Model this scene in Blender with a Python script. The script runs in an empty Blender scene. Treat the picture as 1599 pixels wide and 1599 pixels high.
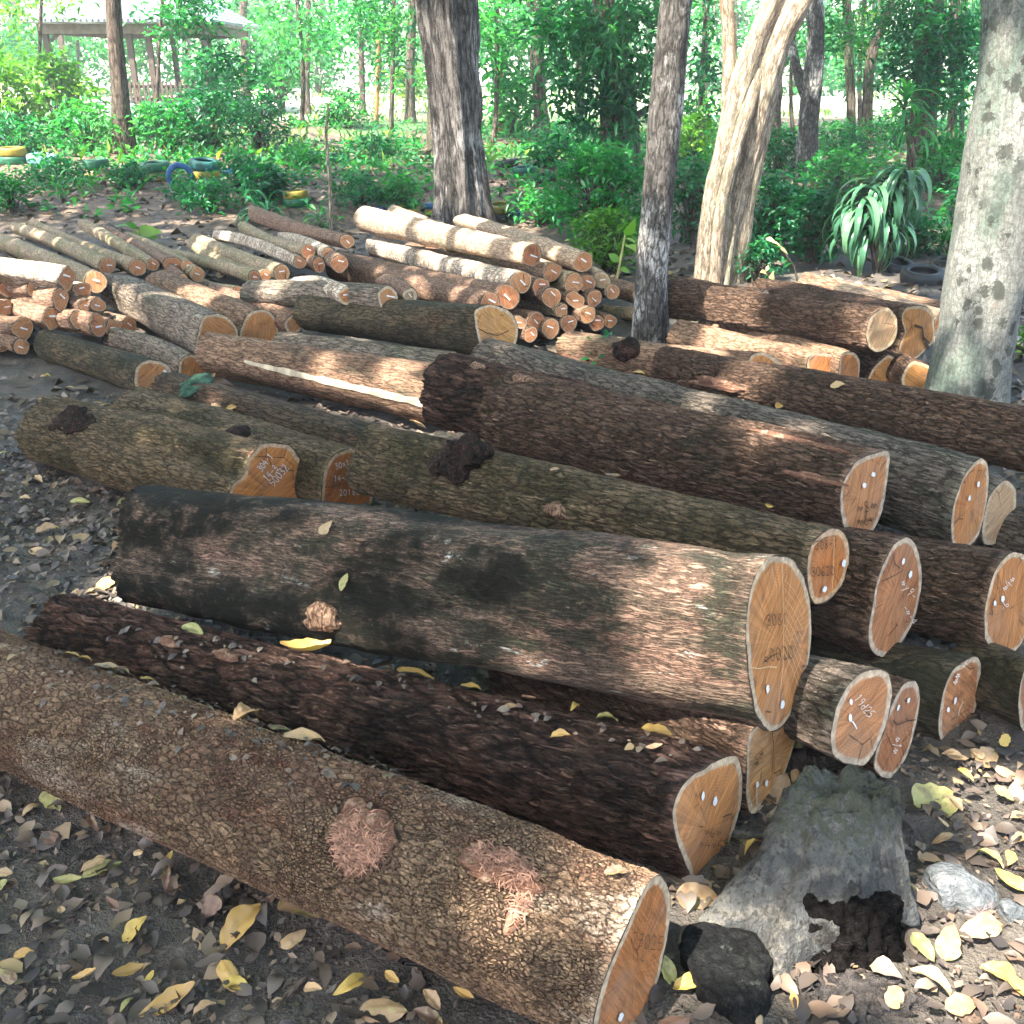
import bpy, math, random
import numpy as np
from mathutils import Vector

random.seed(7)
rng = np.random.default_rng(7)
SC = bpy.context.scene
COL = SC.collection

# ------------------------------------------------------------------ camera model
H = 1.6
PITCH = math.radians(23.5)
F = 1600.0
FW = np.array([0, math.cos(PITCH), -math.sin(PITCH)])
UP = np.array([0, math.sin(PITCH), math.cos(PITCH)])
RT = np.array([1.0, 0, 0])
CAM = np.array([0, 0, H])
SUN = np.array([-0.40, -0.36, 0.86]); SUN /= np.linalg.norm(SUN)


def ray(u, v):
    return FW + RT * ((u - 799.5) / F) + UP * ((799.5 - v) / F)


def at(u, v, d):
    return CAM + ray(u, v) * d


def at_z(u, v, z):
    r = ray(u, v)
    return CAM + r * ((z - H) / r[2])


def proj(P):
    q = P - CAM
    d = q @ FW
    return 799.5 + F * (q @ RT) / d, 799.5 - F * (q @ UP) / d, d


def nrm(a):
    a = np.asarray(a, float)
    return a / (np.linalg.norm(a, axis=-1, keepdims=True) + 1e-12)


def sstep(a, b, x):
    t = np.clip((x - a) / (b - a), 0, 1)
    return t * t * (3 - 2 * t)


def hash3(i, j, k, s):
    n = (i * 374761393 + j * 668265263 + k * 1274126177 + s * 974711) & 0x7fffffff
    n = ((n ^ (n >> 13)) * 1274126177) & 0x7fffffff
    n = n ^ (n >> 16)
    return (n & 0xffff) / 32767.5 - 1.0


def vnoise(P, s=0):
    P = np.asarray(P, float)
    I = np.floor(P).astype(np.int64)
    f = P - I
    f = f * f * (3 - 2 * f)
    out = 0
    for dx in (0, 1):
        for dy in (0, 1):
            for dz in (0, 1):
                w = (f[..., 0] if dx else 1 - f[..., 0]) * (f[..., 1] if dy else 1 - f[..., 1]) * (f[..., 2] if dz else 1 - f[..., 2])
                out = out + w * hash3(I[..., 0] + dx, I[..., 1] + dy, I[..., 2] + dz, s)
    return out


def fbm(P, s=0, o=3):
    a, t = 1.0, 0
    P = np.asarray(P, float)
    for k in range(o):
        t = t + a * vnoise(P * 2 ** k, s + k)
        a *= 0.5
    return t


def gz(x, y):
    x = np.asarray(x, float); y = np.asarray(y, float)
    z = 0.26 * sstep(10.6, 13.2, y + 0.25 * np.sin(x * 1.3)) + 0.012 * np.clip(y - 13, 0, 60) + 0.075 * np.clip(y - 75, 0, 300)
    P = np.stack([x, y, np.zeros_like(x + y)], -1)
    z = z + 0.018 * fbm(P * 1.3, 3, 3) * sstep(0, 1, y) + 0.07 * sstep(10, 14, y) * fbm(P * 0.5, 9, 2)
    return z


def on_ground(u, v):
    r = ray(u, v)
    d = 0.8
    for k in range(4000):
        p = CAM + r * d
        h = p[2] - float(gz(p[0], p[1]))
        if h <= 0.001 or d > 90:
            return p
        d += max(0.004, min(h * 0.5, 0.4))
    return p


# ------------------------------------------------------------------ objects
def tag(o, label=None, cat=None, group=None, kind=None):
    if label: o['label'] = label
    if cat: o['category'] = cat
    if group: o['group'] = group
    if kind: o['kind'] = kind
    return o


def empty(name, loc, label=None, cat=None, group=None):
    o = bpy.data.objects.new(name, None)
    o.empty_display_size = 0.1
    COL.objects.link(o)
    o.location = [float(c) for c in loc]
    return tag(o, label, cat, group)


def mk(name, V, Fc, mat, parent=None, attrs=None, smooth=True, origin=None):
    """V: world coords (N,3); Fc: list of arrays / lists of faces. One mesh object."""
    V = np.asarray(V, float)
    if parent is not None:
        org = np.zeros(3)
        p = parent
        while p is not None:
            org = org + np.array(p.location); p = p.parent
    elif origin is not None:
        org = np.asarray(origin, float)
    else:
        org = np.array([V[:, 0].mean(), V[:, 1].mean(), V[:, 2].min()])
    me = bpy.data.meshes.new(name)
    if isinstance(Fc, np.ndarray):
        Fc = [Fc]
    if all(isinstance(a, np.ndarray) for a in Fc):
        n = sum(len(a) for a in Fc)
        tot = np.concatenate([np.full(len(a), a.shape[1], np.int32) for a in Fc])
        lv = np.concatenate([a.astype(np.int32).ravel() for a in Fc])
        st = np.concatenate([[0], np.cumsum(tot)[:-1]]).astype(np.int32)
        me.vertices.add(len(V)); me.vertices.foreach_set('co', (V - org).astype(np.float32).ravel())
        me.loops.add(len(lv)); me.loops.foreach_set('vertex_index', lv)
        me.polygons.add(n); me.polygons.foreach_set('loop_start', st)
        me.update(calc_edges=True)
    else:
        me.from_pydata((V - org).tolist(), [], [list(map(int, f)) for f in Fc])
    me.validate()
    if smooth:
        me.polygons.foreach_set('use_smooth', np.ones(len(me.polygons), bool))
    for an, (typ, dom, data) in (attrs or {}).items():
        at_ = me.attributes.new(an, typ, dom)
        if typ == 'FLOAT_VECTOR':
            at_.data.foreach_set('vector', np.asarray(data, np.float32).ravel())
        else:
            at_.data.foreach_set('value', np.asarray(data, np.float32).ravel())
    me.materials.append(mat)
    o = bpy.data.objects.new(name, me)
    COL.objects.link(o)
    if parent is not None:
        o.parent = parent
    else:
        o.location = [float(c) for c in org]
    return o


class MB:
    """collects boxes, tubes, polys into one mesh"""
    def __init__(s):
        s.v = []; s.f = []

    def add(s, V, Fs):
        b = len(s.v)
        s.v += [tuple(map(float, p)) for p in V]
        s.f += [tuple(int(i) + b for i in f) for f in Fs]

    def box(s, c, d, rot=0.0):
        x, y, z = d[0] / 2, d[1] / 2, d[2] / 2
        cs, sn = math.cos(rot), math.sin(rot)
        V = []
        for sx, sy, sz in ((-1,-1,-1),(1,-1,-1),(1,1,-1),(-1,1,-1),(-1,-1,1),(1,-1,1),(1,1,1),(-1,1,1)):
            a, b = sx * x, sy * y
            V.append((c[0] + a * cs - b * sn, c[1] + a * sn + b * cs, c[2] + sz * z))
        s.add(V, [(0,3,2,1),(4,5,6,7),(0,1,5,4),(1,2,6,5),(2,3,7,6),(3,0,4,7)])

    def tube(s, P, R, n=8, cap=True):
        V, Q, _ = tube(P, R, n)
        m = len(P)
        fs = [tuple(q) for q in Q]
        if cap:
            fs.append(tuple(range(n - 1, -1, -1))); fs.append(tuple((m - 1) * n + k for k in range(n)))
        s.add(V, fs)

    def build(s, name, mat, parent=None, smooth=False):
        return mk(name, np.array(s.v), s.f, mat, parent, smooth=smooth)


def smooth_path(P, n):
    P = np.asarray(P, float)
    m = len(P)
    t = np.linspace(0, m - 1, n)
    out = []
    for x in t:
        i = min(int(x), m - 2); f = x - i
        p0, p1, p2, p3 = P[max(i - 1, 0)], P[i], P[i + 1], P[min(i + 2, m - 1)]
        out.append(0.5 * ((2 * p1) + (-p0 + p2) * f + (2 * p0 - 5 * p1 + 4 * p2 - p3) * f * f + (-p0 + 3 * p1 - 3 * p2 + p3) * f ** 3))
    return np.array(out)


def tube(P, R, n, flute=None, off=(0, 0, 0)):
    """returns verts, quads, bark coords; flute(phi, s)->factor"""
    P = np.asarray(P, float); R = np.broadcast_to(np.asarray(R, float), (len(P),))
    T = nrm(np.gradient(P, axis=0))
    ref = np.array([1.0, 0, 0]) if abs(T[0][0]) < 0.8 else np.array([0, 0, 1.0])
    e1 = nrm(ref[None] - T * (T @ ref)[:, None])
    e2 = np.cross(T, e1)
    ph = np.linspace(0, 2 * np.pi, n, endpoint=False)
    S = np.concatenate([[0], np.cumsum(np.linalg.norm(np.diff(P, axis=0), axis=1))])
    rr = R[:, None] * np.ones((1, n))
    if flute is not None:
        rr = rr * flute(ph[None, :], S[:, None])
    x = rr * np.cos(ph); y = rr * np.sin(ph)
    V = P[:, None, :] + e1[:, None, :] * x[..., None] + e2[:, None, :] * y[..., None]
    bc = np.stack([x, y, np.broadcast_to(S[:, None], x.shape)], -1) + np.array(off)
    m = len(P)
    i, j = np.meshgrid(np.arange(m - 1), np.arange(n), indexing='ij')
    j2 = (j + 1) % n
    Q = np.stack([i * n + j, i * n + j2, (i + 1) * n + j2, (i + 1) * n + j], -1).reshape(-1, 4)
    return V.reshape(-1, 3), Q, bc.reshape(-1, 3)


# ------------------------------------------------------------------ node helpers
class NT:
    def __init__(s, name, disp=False):
        m = bpy.data.materials.new(name)
        m.use_nodes = True
        s.m = m; s.t = m.node_tree
        s.t.nodes.clear()
        s.out = s.t.nodes.new('ShaderNodeOutputMaterial')

    def n(s, typ, **kw):
        nd = s.t.nodes.new('ShaderNode' + typ)
        for k, v in kw.items():
            setattr(nd, k, v)
        return nd

    def l(s, a, b):
        s.t.links.new(a, b)

    def attr(s, name):
        return s.n('Attribute', attribute_name=name)

    def math(s, op, a, b=None, clamp=False):
        nd = s.n('Math', operation=op, use_clamp=clamp)
        for k, x in enumerate((a, b)):
            if x is None: continue
            if isinstance(x, (int, float)): nd.inputs[k].default_value = x
            else: s.l(x, nd.inputs[k])
        return nd.outputs[0]

    def scale(s, vec, sc):
        nd = s.n('VectorMath', operation='MULTIPLY')
        s.l(vec, nd.inputs[0]); nd.inputs[1].default_value = sc
        return nd.outputs[0]

    def noise(s, vec, sc, det=4, rough=0.55, dist=0.0):
        nd = s.n('TexNoise')
        s.l(vec, nd.inputs['Vector']); nd.inputs['Scale'].default_value = sc
        nd.inputs['Detail'].default_value = det; nd.inputs['Roughness'].default_value = rough
        nd.inputs['Distortion'].default_value = dist
        return nd.outputs[0]

    def voro(s, vec, sc, feature='DISTANCE_TO_EDGE', rnd=1.0):
        nd = s.n('TexVoronoi', feature=feature)
        s.l(vec, nd.inputs['Vector']); nd.inputs['Scale'].default_value = sc
        nd.inputs['Randomness'].default_value = rnd
        return nd

    def ramp(s, fac, stops, interp='LINEAR'):
        nd = s.n('ValToRGB')
        cr = nd.color_ramp; cr.interpolation = interp
        while len(cr.elements) < len(stops): cr.elements.new(0.5)
        for e, (p, c) in zip(cr.elements, stops):
            e.position = p
            e.color = (c, c, c, 1) if isinstance(c, (int, float)) else (*c, 1)
        s.l(fac, nd.inputs[0])
        return nd.outputs[0]

    def mr(s, v, a, b, c=0.0, d=1.0):
        nd = s.n('MapRange'); nd.interpolation_type = 'SMOOTHSTEP'
        s.l(v, nd.inputs[0])
        for k, x in zip((1, 2, 3, 4), (a, b, c, d)): nd.inputs[k].default_value = x
        return nd.outputs[0]

    def mix(s, fac, a, b, mode='MIX'):
        nd = s.n('MixRGB', blend_type=mode)
        for k, x in enumerate((fac, a, b)):
            if isinstance(x, (int, float)): nd.inputs[k].default_value = x if k == 0 else (x, x, x, 1)
            elif isinstance(x, (tuple, list)): nd.inputs[k].default_value = (*x, 1)
            else: s.l(x, nd.inputs[k])
        return nd.outputs[0]

    def bump(s, h, dist=0.01, strength=1.0):
        nd = s.n('Bump'); nd.inputs['Strength'].default_value = strength
        nd.inputs['Distance'].default_value = dist
        s.l(h, nd.inputs['Height'])
        return nd.outputs[0]

    def bsdf(s, col, rough=0.85, normal=None, spec=0.3):
        b = s.n('BsdfPrincipled')
        if isinstance(col, (tuple, list)): b.inputs['Base Color'].default_value = (*col, 1)
        else: s.l(col, b.inputs['Base Color'])
        if isinstance(rough, (int, float)): b.inputs['Roughness'].default_value = rough
        else: s.l(rough, b.inputs['Roughness'])
        b.inputs['Specular IOR Level'].default_value = spec
        if normal is not None: s.l(normal, b.inputs['Normal'])
        s.l(b.outputs[0], s.out.inputs[0])
        return b


def plain(name, col, rough=0.7, var=0.25, sc=12.0, bump=0.003, spec=0.3):
    n = NT(name)
    tc = n.n('TexCoord').outputs['Object']
    a = n.noise(tc, sc, 5)
    c = n.mix(n.mr(a, 0.3, 0.7), tuple(x * (1 - var) for x in col), tuple(min(1, x * (1 + var)) for x in col))
    n.bsdf(c, rough, n.bump(n.noise(tc, sc * 5, 4), bump), spec)
    return n.m


def bark(name, crack, ca, cb, ps=40., st=0.45, disp=0.004, plate=0.6, fib=0.6, red=None, moss=None, pale=None, dark=None, spots=None, plmix=0.0, grad=None,
         true_disp=False, crackw=0.25, fine=1.0, bands=None):
    """red/moss/pale/dark = (colour, lo, hi, scale): patches of noise between lo and hi"""
    n = NT(name)
    c = n.attr('bc').outputs['Vector']
    warp = n.n('VectorMath', operation='ADD')
    nz = n.n('TexNoise'); nz.inputs['Scale'].default_value = 14; nz.inputs['Detail'].default_value = 3
    n.l(c, nz.inputs['Vector'])
    w2 = n.n('VectorMath', operation='MULTIPLY_ADD')
    n.l(nz.outputs['Color'], w2.inputs[0]); w2.inputs[1].default_value = (0.022, 0.022, 0.03); n.l(c, w2.inputs[2])
    cw = w2.outputs[0]
    cs = n.scale(cw, (1, 1, st))
    v = n.voro(cs, ps, 'DISTANCE_TO_EDGE').outputs['Distance']
    v2 = n.voro(cs, ps * 2.3, 'DISTANCE_TO_EDGE').outputs['Distance']
    pl = n.mr(v, 0.0, crackw)
    pl2 = n.mr(v2, 0.0, crackw)
    if plmix:
        pm = n.mr(n.noise(c, 6, 4, .6), 0.4, 0.62, 0.0, plmix)
        pl = n.math('ADD', n.math('MULTIPLY', pl, n.math('SUBTRACT', 1.0, pm)), n.math('MULTIPLY', pl2, pm))
    fibn = n.noise(n.scale(cw, (1, 1, 0.12)), ps * 2.2, 6, 0.65)
    rid = n.math('ABSOLUTE', n.math('SUBTRACT', fibn, 0.5))
    rid = n.mr(rid, 0.0, 0.14)
    fineN = n.noise(c, 260, 4, 0.7)
    big = n.noise(c, 5, 4)
    h = n.math('ADD', n.math('MULTIPLY', pl, plate * 0.7), n.math('MULTIPLY', pl2, plate * 0.3))
    h = n.math('ADD', h, n.math('MULTIPLY', rid, fib * 0.6))
    h = n.math('ADD', h, n.math('MULTIPLY', fineN, 0.35 * fine))
    hc = n.mr(h, 0.12, 0.25 + plate * 0.6 + fib * 0.45)
    tone = n.noise(c, 9, 5, 0.6)
    cell = n.voro(cs, ps, 'F1').outputs['Color']
    sep = n.n('SeparateColor'); n.l(cell, sep.inputs[0])
    tone2 = n.math('ADD', n.math('MULTIPLY', tone, 0.7), n.math('MULTIPLY', sep.outputs[0], 0.3 * min(1, plate * 1.5)))
    base = n.mix(n.mr(tone2, 0.32, 0.66), ca, cb)
    for pat, off in ((red, 3.7), (moss, 9.2), (pale, 5.5), (dark, 17.1)):
        if not pat: continue
        pc, lo, hi, sc = pat
        o = n.n('VectorMath', operation='ADD'); n.l(c, o.inputs[0]); o.inputs[1].default_value = (off, off * 2, off)
        m = n.mr(n.noise(n.scale(cw if False else o.outputs[0], (1, 1, 0.45)), sc, 8, 0.68, 0.4), lo, hi)
        if grad and pat is dark:
            zz = n.n('SeparateXYZ'); n.l(c, zz.inputs[0])
            sh_ = n.mr(zz.outputs[2], grad[0], grad[1], grad[2], grad[3])
            m = n.mr(n.math('ADD', n.noise(n.scale(o.outputs[0], (1, 1, 0.45)), sc, 8, 0.68, 0.4), sh_), lo, hi)
        m = n.math('MULTIPLY', m, n.mr(n.noise(o.outputs[0], sc * 7, 3, 0.7), 0.28, 0.5, 0.5 if pat is dark else 0.35, 1.0))
        base = n.mix(m, base, pc)
    if spots:
        pc, sc, lo, hi = spots
        sv = n.voro(n.scale(cw, (1, 1, 0.7)), sc, 'F1'); ss = n.n('SeparateColor'); n.l(sv.outputs['Color'], ss.inputs[0])
        dd_ = n.math('ADD', sv.outputs['Distance'], n.math('MULTIPLY', n.math('SUBTRACT', n.noise(c, 42, 5, .75), .5), 1.5))
        rad_ = n.mr(ss.outputs[0], 0.3, 1.0, 0.0, 0.62)
        m = n.math('MULTIPLY', n.mr(n.math('SUBTRACT', rad_, dd_), -0.06, 0.1), n.mr(n.noise(c, 3.0, 3), lo, hi, 0.0, 0.9))
        base = n.mix(m, base, pc)
    if bands:
        bn = n.noise(n.scale(c, (0.25, 0.25, 1.0)), bands[1], 4, 0.7, 1.2)
        base = n.mix(n.mr(bn, 0.45, 0.58), base, bands[0])
    mid = n.mix(n.mr(n.noise(c, 70, 5, 0.7), 0.25, 0.75), 0.7, 1.25)
    base = n.mix(1.0, base, mid, 'MULTIPLY')
    colr = n.mix(hc, crack, base)
    rough = 0.82
    nb = n.bump(h, disp * 1.6 if not true_disp else disp * 0.9, 1.0)
    n.bsdf(colr, rough, nb, 0.1)
    if true_disp:
        hd = n.math('ADD', n.math('MULTIPLY', n.math('SUBTRACT', h, 0.5), n.attr('fd').outputs['Fac']), 0.5)
        d = n.n('Displacement'); n.l(hd, d.inputs['Height']); d.inputs['Scale'].default_value = disp
        d.inputs['Midlevel'].default_value = 0.5
        n.l(d.outputs[0], n.out.inputs['Displacement'])
        n.m.displacement_method = 'BOTH'
    return n.m


def cutwood(name, ha, hb, sap, stain=0.25, saw=1.0, barkc=(0.05, 0.03, 0.02), sapw=0.017):
    n = NT(name)
    c = n.attr('cf').outputs['Vector']
    sx = n.n('SeparateXYZ'); n.l(c, sx.inputs[0])
    flat = n.n('CombineXYZ'); n.l(sx.outputs[0], flat.inputs[0]); n.l(sx.outputs[1], flat.inputs[1])
    oi = n.n('ObjectInfo').outputs['Random']
    fo = n.n('VectorMath', operation='ADD'); n.l(flat.outputs[0], fo.inputs[0])
    cx = n.n('CombineXYZ'); n.l(n.math('MULTIPLY', oi, 37.0), cx.inputs[2])
    n.l(cx.outputs[0], fo.inputs[1])
    p = fo.outputs[0]
    d = n.math('ADD', sx.outputs[2], n.math('MULTIPLY', n.math('SUBTRACT', n.noise(p, 12, 4), 0.5), 0.024))
    lowf = n.noise(p, 7, 3)
    hc = n.mix(n.mr(n.math('ADD', n.math('MULTIPLY', lowf, 0.6), n.math('MULTIPLY', oi, 0.45)), 0.28, 0.75), ha, hb)
    ring = n.math('SINE', n.math('MULTIPLY', n.math('ADD', sx.outputs[2], n.math('MULTIPLY', n.noise(p, 14, 2), 0.02)), 900))
    hc = n.mix(1.0, hc, n.mix(n.mr(ring, -1, 1), 0.9, 1.06), 'MULTIPLY')
    # saw marks: stretched noise
    rot = n.n('VectorRotate', rotation_type='Z_AXIS'); n.l(p, rot.inputs['Vector'])
    n.l(n.math('MULTIPLY', oi, 6.28), rot.inputs['Angle'])
    sw = n.noise(n.scale(rot.outputs[0], (1, 0.06, 1)), 150, 4, 0.7)
    hc = n.mix(1.0, hc, n.mix(n.mr(sw, 0.3, 0.7), 0.62, 1.22), 'MULTIPLY')
    nv = n.n('VectorMath', operation='NORMALIZE'); n.l(flat.outputs[0], nv.inputs[0])
    nvo = n.n('VectorMath', operation='ADD'); n.l(nv.outputs[0], nvo.inputs[0]); n.l(cx.outputs[0], nvo.inputs[1])
    rad = n.noise(nvo.outputs[0], 7, 4, .7)
    rk = n.math('MULTIPLY', n.mr(rad, 0.57, 0.64), n.mr(n.noise(p, 16, 3), .42, .55))
    hc = n.mix(n.math('MULTIPLY', rk, 0.55), hc, (0.06, 0.025, 0.014))
    hc = n.mix(1.0, hc, n.mix(n.mr(n.noise(nvo.outputs[0], 18, 3, .7), .35, .65), .8, 1.14), 'MULTIPLY')
    st = n.noise(p, 11, 5, 0.6, 0.8)
    hc = n.mix(n.math('MULTIPLY', n.mr(st, 0.56, 0.74), stain), hc, (0.05, 0.02, 0.012))
    crk = n.voro(n.scale(p, (1, 1, 1)), 9, 'DISTANCE_TO_EDGE').outputs['Distance']
    ck = n.math('MULTIPLY', n.mr(crk, 0.0, 0.022, 1, 0), n.mr(n.noise(p, 9, 2), 0.52, 0.6))
    hc = n.mix(n.math('MULTIPLY', ck, 0.75), hc, (0.03, 0.013, 0.008))
    sapc = n.mix(n.mr(n.noise(p, 60, 4), 0.35, 0.7), tuple(x * 0.52 for x in sap), tuple(x * 0.95 for x in sap))
    dirt = n.mr(n.noise(p, 5, 5, .65), .45, .7, 0.0, .35)
    hc = n.mix(dirt, hc, (0.2, 0.15, 0.11)); sapc = n.mix(dirt, sapc, (0.3, 0.24, 0.18))
    col = n.mix(n.mr(d, sapw * 0.85, sapw * 1.25), sapc, hc)
    col = n.mix(n.mr(d, 0.0015, 0.004), barkc, col)
    n.bsdf(col, 0.75, n.bump(n.math('ADD', sw, n.math('MULTIPLY', ck, -1.5)), 0.0018 * saw, 1.0), 0.25)
    return n.m


def foliage(name, stops, trans=0.35, rough=0.42):
    n = NT(name)
    a = n.attr('lv').outputs['Fac']
    col = n.ramp(a, stops)
    b = n.n('BsdfPrincipled'); n.l(col, b.inputs['Base Color']); b.inputs['Roughness'].default_value = rough
    b.inputs['Specular IOR Level'].default_value = 0.4
    t = n.n('BsdfTranslucent')
    tc = n.mix(1.0, col, (1.25, 1.5, 0.55), 'MULTIPLY'); n.l(tc, t.inputs[0])
    m = n.n('MixShader'); m.inputs[0].default_value = trans
    n.l(b.outputs[0], m.inputs[1]); n.l(t.outputs[0], m.inputs[2]); n.l(m.outputs[0], n.out.inputs[0])
    return n.m


# ------------------------------------------------------------------ leaves
def leaf_arrays(pos, d, nr, L, W, fold=0.25, curl=0.2, detail=0):
    """verts, [faces], faces-per-leaf"""
    N = len(pos)
    d = nrm(d); s = nrm(np.cross(nr, d)); u = np.cross(d, s)
    L = np.broadcast_to(L, (N,))[:, None]; W = np.broadcast_to(W, (N,))[:, None]
    fold = np.broadcast_to(fold, (N,))[:, None]; curl = np.broadcast_to(curl, (N,))[:, None]
    if detail == 0:
        mid = pos + d * L * 0.45 + u * L * curl * 0.25
        V = np.stack([pos, mid + s * W * 0.5 + u * W * fold, pos + d * L - u * L * curl, mid - s * W * 0.5 + u * W * fold], 1).reshape(-1, 3)
        b = (np.arange(N) * 4)[:, None]
        return V, [np.concatenate([b + np.array([[0, 1, 2]]), b + np.array([[0, 2, 3]])], 1).reshape(-1, 3)], 2
    ts = [0.0, 0.08, 0.28, 0.52, 0.76, 1.0] if detail == 1 else [0.0, 0.06, 0.2, 0.38, 0.58, 0.76, 0.9, 1.0]
    ws = [0.04, 0.28, 0.85, 1.0, 0.62, 0.02] if detail == 1 else [0.03, 0.2, 0.72, 1.0, 0.94, 0.66, 0.3, 0.02]
    rows = []
    jit = rng.normal(0, 1, (N, len(ts), 3)) * (0.12 if detail > 1 else 0.08)
    for k, (t, w) in enumerate(zip(ts, ws)):
        c = pos + d * L * t + u * L * curl * (math.sin(math.pi * t) * 0.5 - t * t * 0.35)
        a = w * W * 0.5
        rows.append(np.stack([c + s * a * (1 + jit[:, k, :1]) + u * a * (2 * fold + jit[:, k, 1:2]),
                              c, c - s * a * (1 + jit[:, k, 2:]) + u * a * (2 * fold - jit[:, k, 1:2])], 1))
    V = np.stack(rows, 1)
    R = len(ts)
    V = V.reshape(-1, 3)
    base = []
    for k in range(R - 1):
        for q in (0, 1):
            base.append([k * 3 + q, k * 3 + q + 1, k * 3 + q + 4, k * 3 + q + 3])
    base = np.array(base)
    Q = (np.arange(N) * R * 3)[:, None, None] + base[None]
    return V, [Q.reshape(-1, 4)], len(base)


def leaf_obj(name, mat, parent, pos, d, nr, L, W, lv, fold=0.25, curl=0.2, detail=0, origin=None):
    V, Fc, k = leaf_arrays(pos, d, nr, L, W, fold, curl, detail)
    return mk(name, V, Fc, mat, parent, {'lv': ('FLOAT', 'FACE', np.repeat(lv, k))}, smooth=detail > 0, origin=origin)


def rand_dir(n):
    return nrm(rng.normal(size=(n, 3)))


def sprays(centres, per, leafL, spread, droop=0.3, up=0.2):
    """rosettes of leaves round every centre"""
    K = len(centres)
    N = K * per
    c = np.repeat(centres, per, 0)
    d = rand_dir(N); d[:, 2] = d[:, 2] * 0.6 + up - droop * rng.random(N)
    d = nrm(d)
    pos = c + d * spread * rng.random((N, 1)) * 0.5 + rng.normal(0, spread * 0.35, (N, 3))
    nr = rand_dir(N) * 0.55 + np.array([0, 0, 1.0])
    L = leafL * rng.uniform(0.6, 1.25, N)
    return pos, d, nr, L


LIGHT_HOLES = []     # (point, radius)


def hole(p, r):
    LIGHT_HOLES.append((np.asarray(p, float), r))


def cull_holes(pos):
    keep = np.ones(len(pos), bool)
    wob = 1 + 0.28 * vnoise(pos * 2.1, 77)
    for p, r in LIGHT_HOLES:
        q = pos - p
        t = q @ SUN
        dist = np.linalg.norm(q - t[:, None] * SUN, axis=1)
        keep &= ~((dist < r * wob + 0.11) & (t > 0.3))
    return keep
EXPO = 2.75
GLARE_HAZE = 0.0025
# ------------------------------------------------------------------ materials for logs
B = {}
B['scaly'] = bark('bark_scaly_tan', (0.061, 0.038, 0.025), (0.339, 0.220, 0.132), (0.190, 0.119, 0.076), ps=72, st=0.6, disp=0.0042, plate=0.9, fib=0.5, plmix=0.6,
                  red=((0.204, 0.094, 0.058), 0.5, 0.66, 5), pale=((0.461, 0.351, 0.253), 0.55, 0.7, 7), dark=((0.115, 0.069, 0.048), 0.5, 0.68, 3.5), true_disp=True, crackw=0.2)
B['crumbly'] = bark('bark_crumbly_dark', (0.0178, 0.0128, 0.0098), (0.1879, 0.1064, 0.0756), (0.0940, 0.0540, 0.0394), ps=34, st=0.3, disp=0.008, plate=0.8, fib=0.9,
                    red=((0.1862, 0.0918, 0.0605), 0.5, 0.68, 6), dark=((0.0186, 0.0157, 0.0121), 0.5, 0.66, 3), true_disp=True)
B['algae'] = bark('bark_algae_smooth', (0.014, 0.011, 0.008), (0.205, 0.138, 0.097), (0.125, 0.086, 0.062), ps=58, st=0.14, disp=0.002, plate=0.12, fib=0.75, plmix=0.5,
                  grad=(0.1, 1.1, -0.07, 0.02), dark=((0.008, 0.0095, 0.006), 0.45, 0.53, 2.6), red=((0.27, 0.16, 0.113), 0.48, 0.6, 5.5), moss=((0.055, 0.052, 0.034), 0.48, 0.58, 7), pale=((0.45, 0.43, 0.37), 0.62, 0.66, 17), true_disp=True, crackw=0.12)
B['olive'] = bark('bark_olive_ridged', (0.0238, 0.0186, 0.0104), (0.2495, 0.1689, 0.0987), (0.1323, 0.0974, 0.0561), ps=62, st=0.2, disp=0.0042, plate=0.55, fib=0.8,
                  moss=((0.088, 0.07, 0.036), 0.45, 0.62, 5), red=((0.244, 0.107, 0.058), 0.6, 0.72, 6), pale=((0.543, 0.477, 0.380), 0.7, 0.73, 20), true_disp=True)
B['brown'] = bark('bark_dark_brown_ridged', (0.0255, 0.0168, 0.0111), (0.2376, 0.1446, 0.0959), (0.1377, 0.0826, 0.0558), ps=58, st=0.24, disp=0.0055, plate=0.6, fib=0.9,
                  red=((0.271, 0.107, 0.069), 0.6, 0.72, 5), moss=((0.054, 0.056, 0.035), 0.54, 0.68, 4), pale=((0.543, 0.452, 0.346), 0.71, 0.74, 19), true_disp=True)
B['grey'] = bark('bark_grey_green_ridged', (0.0238, 0.0186, 0.0148), (0.2604, 0.1995, 0.1539), (0.1500, 0.1224, 0.0941), ps=56, st=0.2, disp=0.0042, plate=0.5, fib=0.85,
                 moss=((0.102, 0.113, 0.075), 0.46, 0.62, 4), red=((0.298, 0.138, 0.092), 0.6, 0.74, 4), pale=((0.611, 0.564, 0.461), 0.7, 0.735, 16), true_disp=True)
B['blackmoss'] = bark('bark_blackish_mossy', (0.0150, 0.0138, 0.0080), (0.1283, 0.0950, 0.0587), (0.0554, 0.0468, 0.0301), ps=52, st=0.22, disp=0.004, plate=0.4, fib=0.7,
                      moss=((0.034, 0.034, 0.021), 0.45, 0.62, 5), red=((0.176, 0.094, 0.052), 0.55, 0.7, 5), pale=((0.407, 0.401, 0.300), 0.68, 0.72, 15))
B['mossy'] = bark('bark_dark_with_green_moss', (0.011, 0.010, 0.006), (0.115, 0.075, 0.048), (0.061, 0.043, 0.029), ps=50, st=0.2, disp=0.004, plate=0.4, fib=0.8,
                  moss=((0.04, 0.055, 0.034), 0.55, 0.68, 3.2), red=((0.176, 0.088, 0.052), 0.55, 0.7, 5))
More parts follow.
